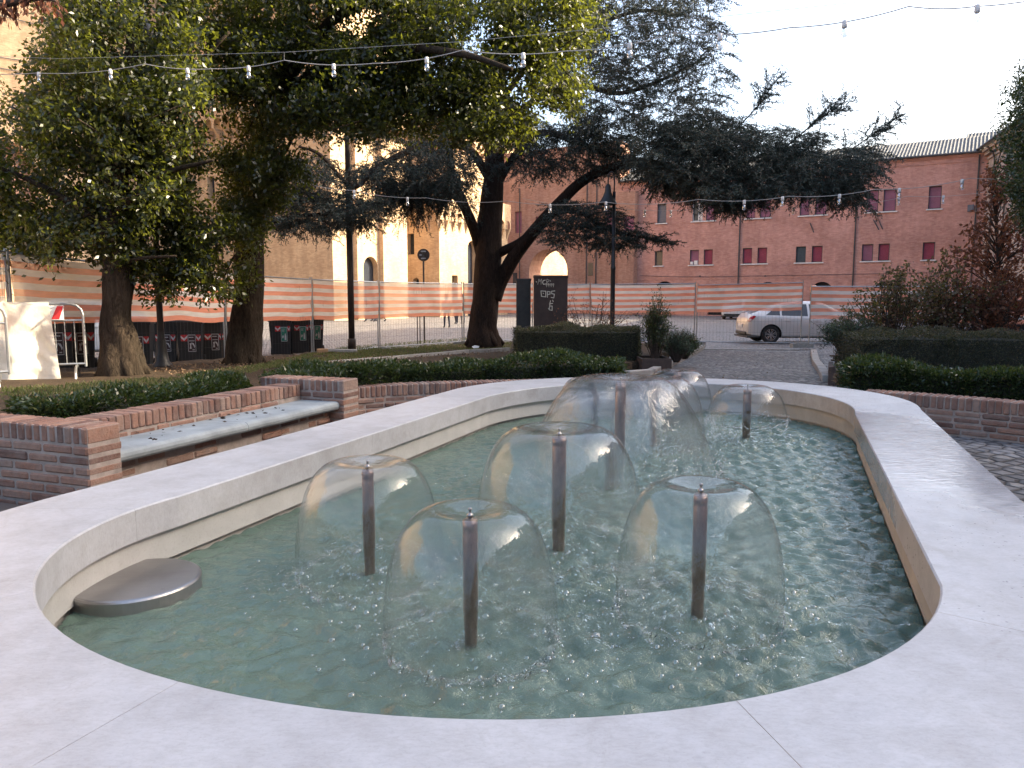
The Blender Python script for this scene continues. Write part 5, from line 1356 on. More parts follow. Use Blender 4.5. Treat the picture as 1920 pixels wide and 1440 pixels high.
# --- castle wing continuing left of the red range, with the big archway
wing = empty('castle_wing', OL - E1 * 6, 'brick castle wing with a large archway left of the red building', 'building')
TW = st(938) - TL; OW = K - E1 * (TL + TW)
def sw(px): return (hit(px, 500, OW, NR) - OW).dot(E1)
wh = []
for (x0, x1, z0, z1) in ((966, 978, 7.7, 9.8), (1004, 1011, 7.9, 9.2), (1135, 1148, 7.7, 9.6), (1166, 1180, 8.0, 9.6)):
    if x1 < 1160: wh.append(rect(sw(x0), sw(x1), z0, z1))
arch = archl(sw(992), sw(1064), -.3, 3.9, 12)
mb = WB(); panel(mb, OW, E1, rect(0, TW, -.4, 15.5), wh + [arch], 2.4, NR)
A = OW; B = OW + E1 * TW
mb.quad(B, B + NR * 2.4, B + NR * 2.4 + UP * 15.5, B + UP * 15.5, 2.4, 15.5); mb.quad(A + UP * 15.5, B + UP * 15.5, B + NR * 2.4 + UP * 15.5, A + NR * 2.4 + UP * 15.5, TW, 2)
mb.build('wall', 'castle_wing_brick', wing)
for h in wh:
    A = OW + NR * .2; mb = MB(); mb.face([A + E1 * p[0] + UP * p[1] for p in h]); mb.build('window', 'mauve_shutter', wing)
for px in (975, 1100, 1118): mb = MB(); p = OW + E1 * sw(px) - NR * .1; mb.tube([p + UP * 0, p + UP * 12], .05, 6); mb.build('downpipe', 'gutter', wing)
for (px, z0, z1) in ((1103, 3.4, 4.6), (962, 2.6, 3.8)):
    A = OW + E1 * sw(px) - NR * .04; mb = MB(); mb.face([A + UP * z0, A + E1 * .5 + UP * z0, A + E1 * .5 + UP * z1, A + UP * z1]); mb.build('slit', 'dark_glass', wing)
# sunlit house seen through the archway
hs_ = empty('sunlit_house', OW + NR * 14, 'yellow sunlit house front glimpsed through the archway', 'building')
mb = WB(); P0 = OW + NR * 9 + E1 * (sw(1030) - 9); block(mb, P0, (E2 * .95 + E1 * .3).normalized(), 16, -E1, 4, -.4, 10, [rect(2, 3.2, 2.0, 3.6), rect(6, 7.2, 2.0, 3.6)]); mb.build('wall', 'castle_brick', hs_)
# stair turret in front of the junction, its right side catching the sun
tur = empty('stair_turret', OL, 'narrow brick stair turret at the junction of castle wing and red building', 'tower')
mb = WB(); s = sw(1166); block(mb, OW + E1 * s - NR * .9, E1, sw(1195) - s, NR, 1.4, -.4, 10.8, [rect(.5, 1.5, 7.3, 8.6)]); mb.build('wall', 'castle_wing_brick', tur)
A = OW + E1 * s - NR * .75; mb = MB(); mb.face([A + E1 * .5 + UP * 7.3, A + E1 * 1.5 + UP * 7.3, A + E1 * 1.5 + UP * 8.6, A + E1 * .5 + UP * 8.6]); mb.build('window', 'mauve_shutter', tur)

# --- castle towers and curtain walls
def castle(label, corner, Ls, Lr, z1, mach=None, holesL=(), holesR=(), matn='castle_brick', name='castle_tower'):
    """corner nearest the viewer; left face runs -E1, right face runs E2"""
    root = empty(name, corner, label, 'castle tower' if name == 'castle_tower' else 'castle wall'); mb = WB()
    O = corner - E1 * Ls
    panel(mb, O, E1, rect(0, Ls, -.4, z1), holesL, .5, E2)
    panel(mb, corner, E2, rect(0, Lr, -.4, z1), holesR, .5, -E1)
    Bk = corner + E2 * Lr; Bl = O + E2 * Lr
    mb.quad(O, Bl, Bl + UP * z1, O + UP * z1, Lr, z1); mb.quad(Bk, Bl, Bl + UP * z1, Bk + UP * z1, Ls, z1); mb.quad(O + UP * z1, corner + UP * z1, Bk + UP * z1, Bl + UP * z1, Ls, Lr)
    mb.build('wall', matn, root)
    bk = MB()
    for hsx, OO, ee, nn in ((holesL, O, E1, E2), (holesR, corner, E2, -E1)):
        for h in hsx:
            A = OO + nn * .45; xs = [p[0] for p in h]; zs = [p[1] for p in h]; mb = MB()
            mb.face([A + ee * min(xs) + UP * min(zs), A + ee * max(xs) + UP * min(zs), A + ee * max(xs) + UP * max(zs), A + ee * min(xs) + UP * max(zs)]); mb.build('window', 'dark_glass', root)
    if mach:
        zm, over, ph = mach; mb = WB(); st_ = .95
        for (OO, ee, nn, L) in ((O, E1, E2, Ls), (corner, E2, -E1, Lr)):
            nA = int(L / st_); w_ = L / nA; out = OO - nn * over
            outl = [(0 - (over if ee is E2 else 0), zm + ph), (0 - (over if ee is E2 else 0), zm)]
            outl = [(-.0, zm)]
            for i in range(nA):
                x0 = i * w_; r = w_ * .36
                outl += [(x0 + w_ * .5 - r, zm)] + [(x0 + w_ * .5 - r * math.cos(PI * k / 6), zm + .35 + r * math.sin(PI * k / 6)) for k in range(7)] + [(x0 + w_ * .5 + r, zm)]
            outl += [(L, zm), (L, zm + ph), (0, zm + ph)]
            panel(mb, out - ee * (over if ee is E2 else 0) + (ee * over if ee is E2 else Vector()), ee, outl, [], 0, nn)
            for i in range(nA + 1):   # corbels
                x = min(max(i * w_, .1), L - .1); a = OO + ee * (x - .12); b = OO + ee * (x + .12)
                mb.quad(a - nn * over + UP * zm, b - nn * over + UP * zm, b + UP * (zm - .9), a + UP * (zm - .9), .24, 1)
                for q in (a, b): mb.quad(q - nn * over + UP * zm, q + UP * zm, q + UP * (zm - .9), q + UP * (zm - .9), .2, .9)
            a, b = OO, OO + ee * L; mb.quad(a - nn * over + UP * (zm + ph), b - nn * over + UP * (zm + ph), b + UP * (zm + ph), a + UP * (zm + ph), L, over)
        mb.build('parapet', matn, root)
    return root
c3 = GX(825, 62, 0); c3.z = 0
def onL(c, L, px, z0, z1, arch=False, w_=None, px2=None):
    O = c - E1 * L; s0 = (hit(px, 480, O, E2) - O).dot(E1); s1 = (hit(px2, 480, O, E2) - O).dot(E1)
    return archl(s0, s1, z0, z1 - (s1 - s0) / 2) if arch else rect(s0, s1, z0, z1)
def onR(c, px, px2, z0, z1, arch=False):
    s0 = (hit(px, 480, c, -E1) - c).dot(E2); s1 = (hit(px2, 480, c, -E1) - c).dot(E2)
    return archl(s0, s1, z0, z1 - (s1 - s0) / 2) if arch else rect(s0, s1, z0, z1)
castle('castle ravelin tower with scalloped parapet behind the traffic sign', c3, 5.4, 10.6, 9.5, (7.6, .35, 2.2),
       [onL(c3, 5.4, 764, 4.9, 6.6, px2=777), onL(c3, 5.4, 774, 1.0, 3.0, True, px2=785), onL(c3, 5.4, 758, 2.3, 3.2, px2=761)],
       [onR(c3, 847, 858, .8, 3.2), onR(c3, 877, 893, -.3, 6.2, True)])
ck = GX(845, 78, 0); ck.z = 0
castle('tall castle keep whose sunlit side shows above the cedar branches', ck, 14, 13, 19.5, (16.6, .6, 2.6), [], [onR(ck, 860, 868, 10, 12)])
c2 = GX(627, 52, 0); c2.z = 0
ct2 = castle('big castle tower left of the lamp pole, shaded front and sunlit arched side', c2, 16.6, 8.0, 30, (13.6, .8, 16.0), [onL(c2, 16.6, 575, 8.6, 10.2, px2=590), onL(c2, 16.6, 395, 8.6, 10.4, px2=408)], [onR(c2, 681, 708, -.3, 4.3, True)])
for px in (662, 711):
    s_ = (hit(px, 480, c2, -E1) - c2).dot(E2); mb = WB(); p = c2 + E2 * s_; o = E1 * .4; w2 = E2 * .6
    mb.quad(p + o, p + w2 + o, p + w2 + o + UP * 13, p + o + UP * 13, .6, 13); mb.quad(p, p + o, p + o + UP * 13, p + UP * 13, .4, 13); mb.quad(p + w2 + o, p + w2, p + w2 + UP * 13, p + w2 + o + UP * 13, .4, 13)
    mb.build('buttress', 'castle_brick', ct2)
# sunlit curtain at far left
q0 = c2 - E1 * 16.6; lf = empty('castle_wall', q0 - E2 * 10, 'high sunlit castle wall filling the top left corner', 'castle wall')
mb = WB(); Lf = 74; O = q0 - E2 * Lf + E2 * 2  # wall lengthened far out of view to add warm reflections and fill light
sa = (hit(30, 400, O, E1) - O).dot(E2)
panel(mb, O, E2, rect(0, Lf, -.4, 32), [archl(sa - 2.4, sa + 1.6, 6.0, 9.5), archl(Lf - 8, Lf - 6.2, 3, 6)], 1.2, -E1)
mb.build('wall', 'castle_brick', lf)
mb = MB(); A = O - E1 * 1.15; mb.face([A + E2 * (sa - 3) + UP * 5, A + E2 * (sa + 2) + UP * 5, A + E2 * (sa + 2) + UP * 13, A + E2 * (sa - 3) + UP * 13]); mb.face([A + E2 * (Lf - 9) + UP * 2, A + E2 * (Lf - 5) + UP * 2, A + E2 * (Lf - 5) + UP * 9, A + E2 * (Lf - 9) + UP * 9]); mb.build('window', 'castle_wing_brick', lf)
mb = MB()
for (y0, y1, sag) in ((105, 118, 12), (125, 148, 10), (25, 60, 14)):
    a, b = hit(-20, y0, O, E1) + E1 * .15, hit(250, y1, O, E1) + E1 * .15
    mb.tube([lerp(a, b, t / 8) - UP * sag * .03 * math.sin(PI * t / 8) for t in range(9)], .035, 5)
mb.build('cable', 'gutter', lf)
# closing ranges far behind so no horizon shows between towers
far = empty('castle_range', (-20, 92, 0), 'lower castle range closing the view behind the towers', 'castle wall')
mb = WB(); block(mb, Vector((-45, 100, 0)), E1, 43, E2, 6, -.4, 11); mb.build('wall', 'castle_wing_brick', far)

# ------------------------------------------------------------------ fence panels with striped banners
FP = [(-200, 7.6), (30, 11.2), (236, 14.0), (425, 16.9), (587, 19.8), (711, 22.5), (868, 25.4), (1000, 26.6), (1106, 26.9), (1303, 25.2)]
fpts = [GX(px, d, gz(d)) for px, d in FP]
def fence_panel(P, Q, label, phase, drop=1.1, htop=2.05, dropQ=None, sag=.03, htopQ=None, z0=None, rows=10):
    P = Vector(P); Q = Vector(Q); root = empty('mesh_fence', P, label, 'fence', 'mesh fence panels with striped banners')
    e = (Q - P); L = e.length; e.normalize(); eh = Vector((e.x, e.y, 0)).normalized(); n = Vector((-eh.y, eh.x, 0)); htQ = htopQ or htop
    a, b = P + e * .04, Q - e * .04; r = .019
    mb = MB(); mb.tube([a, a + UP * (htop + .06)], r, 8); mb.tube([b, b + UP * (htQ + .06)], r, 8)
    mb.tube([a + UP * htop, b + UP * htQ], r * .9, 8); mb.tube([a + UP * .14, b + UP * .14], r * .8, 8); mb.build('frame', 'galvanised', root)
    mb = MB(); k = int(L / .11)
    for i in range(1, k): q = lerp(a, b, i / k); mb.tube([q + UP * .14, q + UP * lerp(htop, htQ, i / k)], .0022, 3, False)
    for z in (.45, .8, 1.1, 1.4, 1.7): mb.tube([a + UP * z, b + UP * (z + (htQ - htop))], .0022, 3, False)
    mb.build('wire_mesh', 'bin_lid', root)
    w_ = WB(); nx, nz = 26, 12; sd = random.uniform(0, 90); side = -1 if n.y > 0 else 1; dq = dropQ or drop
    for i in range(nx + 1):
        t = i / nx; q = lerp(a, b, t); top = lerp(htop, htQ, t) - .01 - sag * math.sin(PI * t); bot = lerp(htop, htQ, t) - lerp(drop, dq, t) - .05 * mnoise.noise(Vector((t * 3, sd, 0)))
        for j in range(nz + 1):
            f = j / nz; wv = .06 * mnoise.noise(Vector((t * 7, f * 2.5, sd))) + .018 * mnoise.noise(Vector((t * 25, f * 6, sd)))
            w_.v.append(tuple(q + n * (side * .03 + wv) + UP * lerp(top, bot, f))); w_.uvs.append((t * L, f * rows / 2))
    for i in range(nx):
        for j in range(nz): k = i * (nz + 1) + j; w_.f.append((k, k + 1, k + nz + 2, k + nz + 1)); w_.r.append(.5)
    w_.build('banner', phase, root, True)
    return root
FL = ['leftmost fence panel, its banner dappled with sunlight, behind the white sheet', 'fence panel behind the thick gnarled trunk', 'fence panel behind the row of brown-labelled bins', 'fence panel in front of the green-labelled bins', 'fence panel crossed by the tall pole with the loudspeaker', 'fence panel in front of the traffic sign pole', 'fence panel passing behind the cedar trunk', 'fence panel behind the graffiti cabinet', 'fence panel behind the bare twiggy shrub and small evergreen']
for i in range(len(fpts) - 1):
    fence_panel(fpts[i], fpts[i + 1], FL[i], 'banner_white_top', 1.05 if i < 6 else 1.0, 2.06)
gp = [GX(1303, 25.0, -.2), GX(1503, 23.5, -.16), GX(1514, 24.2, -.2), GX(1770, 23.8, -.2), GX(2050, 23.2, -.2)]
fence_panel(gp[0], gp[1], 'slanting fence panel closing the path, in front of the silver car', 'banner_orange_top', .88, 1.98, .84, .0, 2.0, rows=9)
fence_panel(gp[2], gp[3], 'fence panel right of the gap, hiding the front of the silver car', 'banner_orange_top', 1.02, 1.93, rows=9)
fence_panel(gp[3], gp[4], 'fence panel behind the russet shrubs at the far right', 'banner_orange_top', 1.15, 1.93, rows=9)
FT = {0: None}
foot = []
for k, (p, lb) in enumerate([(gp[1], 'concrete fence foot at the gap in front of the car'), (fpts[4], 'concrete fence foot beside the green-labelled bins'), (fpts[5], 'concrete fence foot between the pole and the traffic sign'), (fpts[9], 'concrete fence foot at the left end of the path opening'), (fpts[6], 'concrete fence foot just left of the cedar trunk'), (fpts[3], 'concrete fence foot by the straight dark trunk')]):
    mb = MB(); e = Vector((p.x, p.y, 0)).normalized(); Mx = Matrix.Translation((p.x, p.y, p.z)) @ Matrix.Rotation(random.uniform(-.2, .2), 4, 'Z')
    mb.prism([(-.33, -.11), (.33, -.11), (.36, 0), (.33, .11), (-.33, .11), (-.36, 0)], 0, .13, Mx); mb.prism([(-.2, -.08), (.2, -.08), (.2, .08), (-.2, .08)], .128, .16, Mx)
    tag(mb.build('fence_foot', 'concrete'), lb, 'fence foot', 'concrete feet of the mesh fence')
def beacon(px, py, d, col, label):
    p = W(px, py, d); r = empty('warning_beacon', p, label, 'warning lamp')
    mb = MB(); mb.lathe([(.02, .0), (.1, .03), (.12, .09), (.12, .15), (.1, .22), (.03, .26)], (0, 0, 0), 18); local(mb.build('lens', col, smooth=True), r)
    mb = MB(); mb.lathe([(.075, -.2), (.085, -.19), (.085, -.01), (.07, 0)], (0, 0, 0), 14); local(mb.build('housing', 'beacon_red' if col == 'beacon_red' else 'red_print', smooth=True), r)
    mb = MB(); mb.cbox((-.05, -.06, -.35), (.05, .04, -.2), .01); local(mb.build('battery_case', 'bin_lid'), r)
beacon(1289, 548, 25.6, 'beacon_red', 'red round warning lamp seen through the banner left of the path')
beacon(1526, 550, 24.6, 'amber', 'orange round warning lamp seen through the banner right of the gap')

# crowd barrier and white sheet at the left
def barrier(P, Q, label, plate=False):
    P = Vector(P); Q = Vector(Q); root = empty('crowd_barrier', P, label, 'crowd barrier', 'grey crowd control barriers at the left'); e = (Q - P).normalized(); L = (Q - P).length
    def pt(s, z): return P + e * s + UP * z
    mb = MB(); r = .02; R = .16
    loop = [pt(0, .18), pt(0, 1.1 - R)] + [pt(R - R * math.cos(a), 1.1 - R + R * math.sin(a)) for a in (PI / 6, PI / 3, PI / 2)] + [pt(L - R + R * math.sin(a), 1.1 - R + R * math.cos(a)) for a in (0, PI / 6, PI / 3, PI / 2)] + [pt(L, .18)]
    mb.tube(loop, r, 8); mb.tube([pt(0, .22), pt(L, .22)], r * .9, 8); mb.tube([pt(0, .86), pt(L, .86)], r * .8, 8); mb.build('frame', 'galvanised', root)
    mb = MB(); k = int(L / .115)
    for i in range(1, k): mb.tube([pt(L * i / k, .22), pt(L * i / k, .86)], .0075, 6, False)
    mb.build('bars', 'galvanised', root)
    n = Vector((-e.y, e.x, 0))
    for s in (.12, L - .12):
        mb = MB(); c = pt(s, 0); mb.tube(curve([c - n * .36, c - n * .28 + UP * .12, c + UP * .2, c + n * .28 + UP * .12, c + n * .36], 4), .017, 7); mb.build('foot', 'galvanised', root)
    if plate:
        s0 = L - .62; nn = -n if n.y > 0 else n; o = nn * .025; H0, H1 = .9, 1.08
        mb = MB(); mb.face([pt(s0, H0 - .03) + o, pt(s0 + .38, H0 - .03) + o, pt(s0 + .38, H1) + o, pt(s0, H1) + o]); pl = mb.build('reflective_plate', 'white_print', root)
        mb = MB(); o = nn * .028
        for k in range(2):
            x = s0 + .0 + k * .22; mb.face([pt(x, H0 - .02) + o, pt(x + .1, H0 - .02) + o, pt(min(x + .2, s0 + .38), H1 - .01) + o, pt(x + .08, H1 - .01) + o])
        mb.build('red_stripes', 'red_print', pl)
    return root
bz0 = .2
B0, B1 = GX(-160, 10.3, bz0), GX(163, 11.2, bz0)
barrier(B0, B1, 'steel crowd barrier half covered by the white sheet', True)
barrier(GX(-250, 9.2, bz0), GX(20, 10.0, bz0), 'steel crowd barrier at the left frame edge, in front of the sheet corner')
def sheet():
    e = (B1 - B0).normalized(); n = Vector((-e.y, e.x, 0)); n = -n if n.y > 0 else n
    L = (B1 - B0).length; s1 = (GX(92, 11, 1.2) - B0).dot(e) ; s0 = s1 - 1.35
    vs = []; fs = []; NX, NZ = 44, 46
    for i in range(NX + 1):
        t = i / NX
        for j in range(NZ + 1):
            f = j / NZ  # 0 = behind bottom ... over the top rail ... front bottom
            ln = 1.15 + .16 * max(0, t - .3) - .33 * max(0, .4 - t) ** 1 * 1.2
            u = -.35 + f * (.35 + ln)
            s = lerp(s0, s1 + .0, t) + (.22 * max(0, u) * max(0, t - .55) * 1.0)
            w1 = .05 * math.sin(t * 19 + 2 * max(0, u)) * max(0, u) + .06 * mnoise.noise(Vector((t * 4, u * 3, 5))) * min(1, abs(u) * 3) + .03 * mnoise.noise(Vector((t * 11, u * 7, 9))) * min(1, abs(u) * 3)
            if u < 0: p = B0 + e * s - n * (.03 + w1 * .4) + UP * (1.125 + u)
            else: p = B0 + e * s + n * (.03 + w1 + .1 * u + .02) + UP * (1.125 - u)
            if abs(u) < .02: p = B0 + e * s + UP * 1.13
            vs.append(tuple(p))
    for i in range(NX):
        for j in range(NZ): k = i * (NZ + 1) + j; fs.append((k, k + 1, k + NZ + 2, k + NZ + 1))
    me = bpy.data.meshes.new('sheet'); me.from_pydata(vs, [], fs); me.update(); me.materials.append(M['white_sheet']); me.shade_smooth()
    tag(link('sheet', me), 'white cloth sheet draped over the crowd barrier, brightly sunlit', 'sheet')
sheet()

# ------------------------------------------------------------------ bins
def bin_(px, d, label, green=False, rz=0, lidopen=False, w_=.56, h=1.0, lab=True, z=None, side=1):
    p = GX(px, d, gz(d) if z is None else z); root = empty('wheelie_bin', p, label, 'bin', 'wheelie bins behind the fence', math.atan2(-p.x, -p.y) * -.35 * 0 + rz)
    mb = MB(); a, b = w_ / 2 * .82, w_ / 2; dp0, dp1 = .25, .34
    lo = [(-a, -dp0, .04), (a, -dp0, .04), (a, dp0, .04), (-a, dp0, .04)]; hi = [(-b, -dp1, h), (b, -dp1, h), (b, dp1, h), (-b, dp1, h)]
    mb.face(lo[::-1]);
    for i in range(4): mb.face([lo[i], lo[(i + 1) % 4], hi[(i + 1) % 4], hi[i]])
    mb.box((-b - .02, -dp1 - .02, h - .05), (b + .02, dp1 + .02, h)); local(mb.build('body', 'bin_plastic'), root)
    mb = MB(); prof = [(-dp1 - .04, h + .002), (-dp1 - .03, h + .05), (-.1, h + .085), (.2, h + .08), (dp1, h + .04), (dp1 + .03, h + .002)]
    xs = (-b - .03, b + .03); n = len(prof); base = 0
    for x in xs:
        for (y, z_) in prof: mb.v.append((x, y, z_))
    mb.f += [tuple(range(n)), tuple(range(n, 2 * n))[::-1]] + [(k, (k + 1) % n, n + (k + 1) % n, n + k) for k in range(n)]; mb.r += [.5] * (n + 2)
    local(mb.build('lid', 'bin_lid_green' if green else 'bin_lid'), root)
    mb = MB(); mb.tube([(-b, dp1 + .05, h - .02), (b, dp1 + .05, h - .02)], .016, 6); local(mb.build('handle', 'bin_plastic'), root)
    for sx in (-1, 1):
        mb = MB(); mb.tube([(sx * (a - .02), dp0 + .02, .1), (sx * (a + .05), dp0 + .02, .1)], .1, 14); local(mb.build('wheel', 'black_rubber'), root)
    def fy(z_): return -lerp(dp0, dp1, (z_ - .04) / (h - .04)) - .006
    def q(mb, pts, off=0): mb.face([(x, fy(z_) - off, z_) for x, z_ in pts])
    if lab:
        lw, lh = (.085, .2); lz = .5 if not green else .6; lx = .05 if not green else .1
        mb = MB(); q(mb, [(lx - lw, lz - lh), (lx + lw, lz - lh), (lx + lw, lz + lh), (lx - lw, lz + lh)], .0); l0 = local(mb.build('label_plate', 'white_print'), root)
        mb = MB(); i_ = .012; q(mb, [(lx - lw + i_, lz - lh + i_), (lx + lw - i_, lz - lh + i_), (lx + lw - i_, lz + lh - i_), (lx - lw + i_, lz + lh - i_)], .003); l1 = mb.build('label_ground', 'green_print' if green else 'brown_print'); l1.parent = l0
        mb = MB()
        if green:
            q(mb, [(lx + .01, lz - .16), (lx + .055, lz - .16), (lx + .055, lz - .05), (lx + .04, lz + .02), (lx + .025, lz + .02), (lx + .01, lz - .05)], .006)
            q(mb, [(lx - .06, lz - .08), (lx - .035, lz - .12), (lx - .005, lz - .06), (lx - .03, lz - .02)], .006)
            for k in range(3): q(mb, [(lx - .05, lz + .14 - k * .03), (lx + .01 + .02 * (k == 0), lz + .14 - k * .03), (lx + .01 + .02 * (k == 0), lz + .15 - k * .03), (lx - .05, lz + .15 - k * .03)], .006)
        else:
            q(mb, [(lx - .06, lz + .13), (lx + .04, lz + .13), (lx + .04, lz + .148), (lx - .06, lz + .148)], .006)
            q(mb, [(lx - .06, lz + .05), (lx + .06, lz + .05), (lx + .06, lz + .064), (lx - .06, lz + .064)], .006)
            q(mb, [(lx - .055, lz - .13), (lx - .01, lz - .13), (lx - .02, lz - .06), (lx - .005, lz + .0), (lx - .05, lz + .0), (lx - .04, lz - .06)], .006)
            q(mb, [(lx - .02, lz + .02), (lx + .04, lz + .0), (lx + .065, lz - .07), (lx + .05, lz - .12), (lx + .035, lz - .06), (lx + .015, lz - .03)], .006)
            q(mb, [(lx + .01, lz - .17), (lx + .03, lz - .16), (lx + .05, lz - .17), (lx + .05, lz - .14), (lx + .03, lz - .15), (lx + .01, lz - .14)], .0065)
        l2 = mb.build('label_print', 'white_print'); l2.parent = l0
        for (x0, x1, nm) in ((lx - lw - .15, lx - lw - .01, 'reflective_strip'), (lx + lw + .01, min(lx + lw + .13, b * .88), 'reflective_strip')):
            z0_, z1_ = (.55, .7) if not green else (.68, .83)
            if x1 - x0 < .04: continue
            mb = MB(); q(mb, [(x0, z0_), (x1, z0_), (x1, z1_), (x0, z1_)], .0); r0 = local(mb.build(nm, 'red_print'), root)
            mb = MB(); m_ = (x0 + x1) / 2; h_ = z1_ - z0_
            q(mb, [(x0, z1_ - .02), (x0, z1_ - h_ * .45), (m_, z0_ + .01), (m_, z0_ + h_ * .45)], .003); q(mb, [(m_, z0_ + h_ * .45), (m_, z0_ + .01), (x1, z1_ - h_ * .45), (x1, z1_ - .02)], .003)
            r1 = mb.build('chevron', 'white_print'); r1.parent = r0
    return root
bin_(263, 16.4, 'black wheelie bin right beside the gnarled trunk, low brown label', rz=.3)
bin_(315, 18.1, 'black wheelie bin half hidden behind the dark lamp post', rz=.25)
bin_(360, 18.0, 'black wheelie bin in the middle of the brown-labelled row', rz=.3)
bin_(403, 18.8, 'black wheelie bin just left of a double fence post', rz=.3)
bin_(441, 19.6, 'black wheelie bin mostly hidden by the straight dark trunk', rz=.3)
bin_(528, 21.2, 'left one of the three green-labelled bins', True, rz=.25, w_=.6)
bin_(563, 21.7, 'middle one of the three green-labelled bins', True, rz=.25)
bin_(590, 22.3, 'right one of the three green-labelled bins', True, rz=.25)
bin_(108, 13.6, 'dark bin seen through the crowd barrier bars beside the sheet', rz=.5, w_=.6, z=.08)
bin_(152, 14.2, 'dark bin behind the rounded end of the crowd barrier', rz=.5, z=.05)

# ------------------------------------------------------------------ posts, lamps, sign
tp = GX(660, 20.6, 0.0); pole = empty('lamp_pole', tp, 'tall dark pole with a box loudspeaker near the straight dark trunk', 'pole')
top = W(650, 60, 20.6)
mb = MB(); mb.tube([(0, 0, 0), (0, 0, 4.2)], .085, 14); mb.tube([(0, 0, 4.2), (0, 0, top.z)], [.07, .055], 14); mb.lathe([(.11, 0), (.11, .25), (.09, .28)], (0, 0, 0), 14); local(mb.build('shaft', 'rusty_post', smooth=True), pole)
bxp = W(634, 203, 20.6); mb = MB(); dx = bxp.x - tp.x
mb.cbox((-.36, -.28, bxp.z - .2), (-.08, .12, bxp.z + .22), .02); mb.tube([(-.1, 0, bxp.z), (0, 0, bxp.z)], .03, 6); local(mb.build('loudspeaker', 'rusty_post'), pole)
mb = MB(); mb.cbox((-.385, -.3, bxp.z - .19), (-.365, .11, bxp.z + .2), .004); local(mb.build('grille', 'dark_steel'), pole)
lp = GX(305, 13.6, .13); l2 = empty('lamp_post', lp, 'dark cast lamp post with a flared foot behind the left laurel hedge', 'lamp post')
mb = MB(); mb.lathe([(.17, 0), (.17, .06), (.12, .12), (.09, .3), (.075, .5), (.062, .55), (.055, .8), (.05, 2.2), (.045, 5.5)], (0, 0, 0), 16); local(mb.build('shaft', 'dark_steel', smooth=True), l2)
mb = MB(); mb.lathe([(.05, 5.4), (.22, 5.5), (.26, 5.75), (.1, 5.9), (.03, 6.1)], (0, 0, 0), 16); local(mb.build('lantern', 'dark_steel', smooth=True), l2)
sp = GX(1147, 20.0, -.1); l3 = empty('street_lamp', sp, 'black street lamp with a bell shade hanging from a crook', 'street lamp')
zt_ = W(1150, 322, 20).z
mb = MB(); hh = zt_ + .1
mb.lathe([(.1, 0), (.1, .3), (.065, .4), (.06, 2.2), (.068, 2.22), (.068, 2.28), (.055, 2.3), (.04, hh - .5)], (0, 0, 0), 14)
mb.tube(curve([(0, 0, hh - .5), (0, 0, hh - .15), (-.06, 0, hh), (-.15, 0, hh - .08), (-.16, 0, hh - .3)], 5), .018, 8)
local(mb.build('shaft', 'dark_steel', smooth=True), l3)
mb = MB(); mb.lathe([(.02, hh - .3), (.07, hh - .36), (.085, hh - .5), (.13, hh - .62), (.2, hh - .74), (.235, hh - .8), (.235, hh - .83), (.2, hh - .83)], (-.16, 0, 0), 22); local(mb.build('shade', 'dark_steel', smooth=True), l3)
mb = MB(); mb.lathe([(.03, hh - .82), (.06, hh - .88), (.03, hh - .93)], (-.16, 0, 0), 12); local(mb.build('lamp', 'white_print', smooth=True), l3)
tsp = GX(796, 26.6, -.2); ts = empty('traffic_sign', tsp, 'round traffic sign seen from behind on a thin grey pole', 'traffic sign'); zc = W(797, 478, 26.6).z + .2
mb = MB(); mb.tube([(0, 0, 0), (0, 0, zc + .18)], .03, 10); local(mb.build('pole', 'dark_steel'), ts)
mb = MB(); mb.tube([(0, .035, zc), (0, .05, zc)], [.215, .215], 32); local(mb.build('disc', 'rusty_post'), ts)
mb = MB();
for dz in (-.12, .12): mb.cbox((-.08, -.04, zc + dz - .02), (.08, .035, zc + dz + .02), .005)
mb.cbox((-.14, .028, zc - .03), (-.06, .036, zc + .03), .002); local(mb.build('bracket', 'galvanised'), ts)
for (px, d, lab, h) in ((783, 26.0, 'pair of thin dark fence stakes left of the sign pole', 1.15), (418, 17.1, 'pair of brown posts standing before the straight dark trunk', 2.6)):
    mb = MB(); p = GX(px, d, gz(d))
    for o in (0, .09): mb.tube([p + Vector((o, 0, 0)), p + Vector((o, 0, h))], .018, 8)
    tag(mb.build('stake_pair', 'rusty_post'), lab, 'stake')

# cabinets with graffiti
d_ = 18.6
def slab(px0, px1, pytop, d, label, name):
    a, b = GX(px0, d, .8), GX(px1, d, .8); z1 = W((px0 + px1) / 2, pytop, d).z; r = empty(name, (a.x, d, gz(d)), label, 'cabinet'); w_ = b.x - a.x; z1 -= gz(d)
    mb = MB(); mb.cbox((0, 0, 0), (w_, .32, z1), .012); local(mb.build('body', 'corten' if w_ > .5 else 'dark_steel'), r)
    mb = MB(); mb.cbox((-.012, -.012, z1 - .05), (w_ + .012, .33, z1 + .012), .006); local(mb.build('cap', 'corten' if w_ > .5 else 'dark_steel'), r)
    return r, w_, z1
slab(968, 995, 523, 18.9, 'narrow black upright panel left of the graffiti cabinet', 'panel_cabinet')
r, w_, z1 = slab(1001, 1064, 517, 18.6, 'wide dark cabinet sprayed with MCR and OPS graffiti', 'graffiti_cabinet')
def stroke(mb, pts, t=.009):
    for i in range(len(pts) - 1):
        a, b = Vector(pts[i]), Vector(pts[i + 1]); e = (b - a); 
        if e.length < 1e-4: continue
        e.normalize(); n = Vector((-e.y, e.x)) * t; a2, b2 = a - e * t * .6, b + e * t * .6
        mb.face([(p.x, -.016 - .0005 * (i % 2), p.y) for p in (a2 - n, b2 - n, b2 + n, a2 + n)])
mb = MB()
def P_(x, y): return ((x - 1001) / 63 * w_, z1 - (y - 517) / F * 18.6 * 1.0)
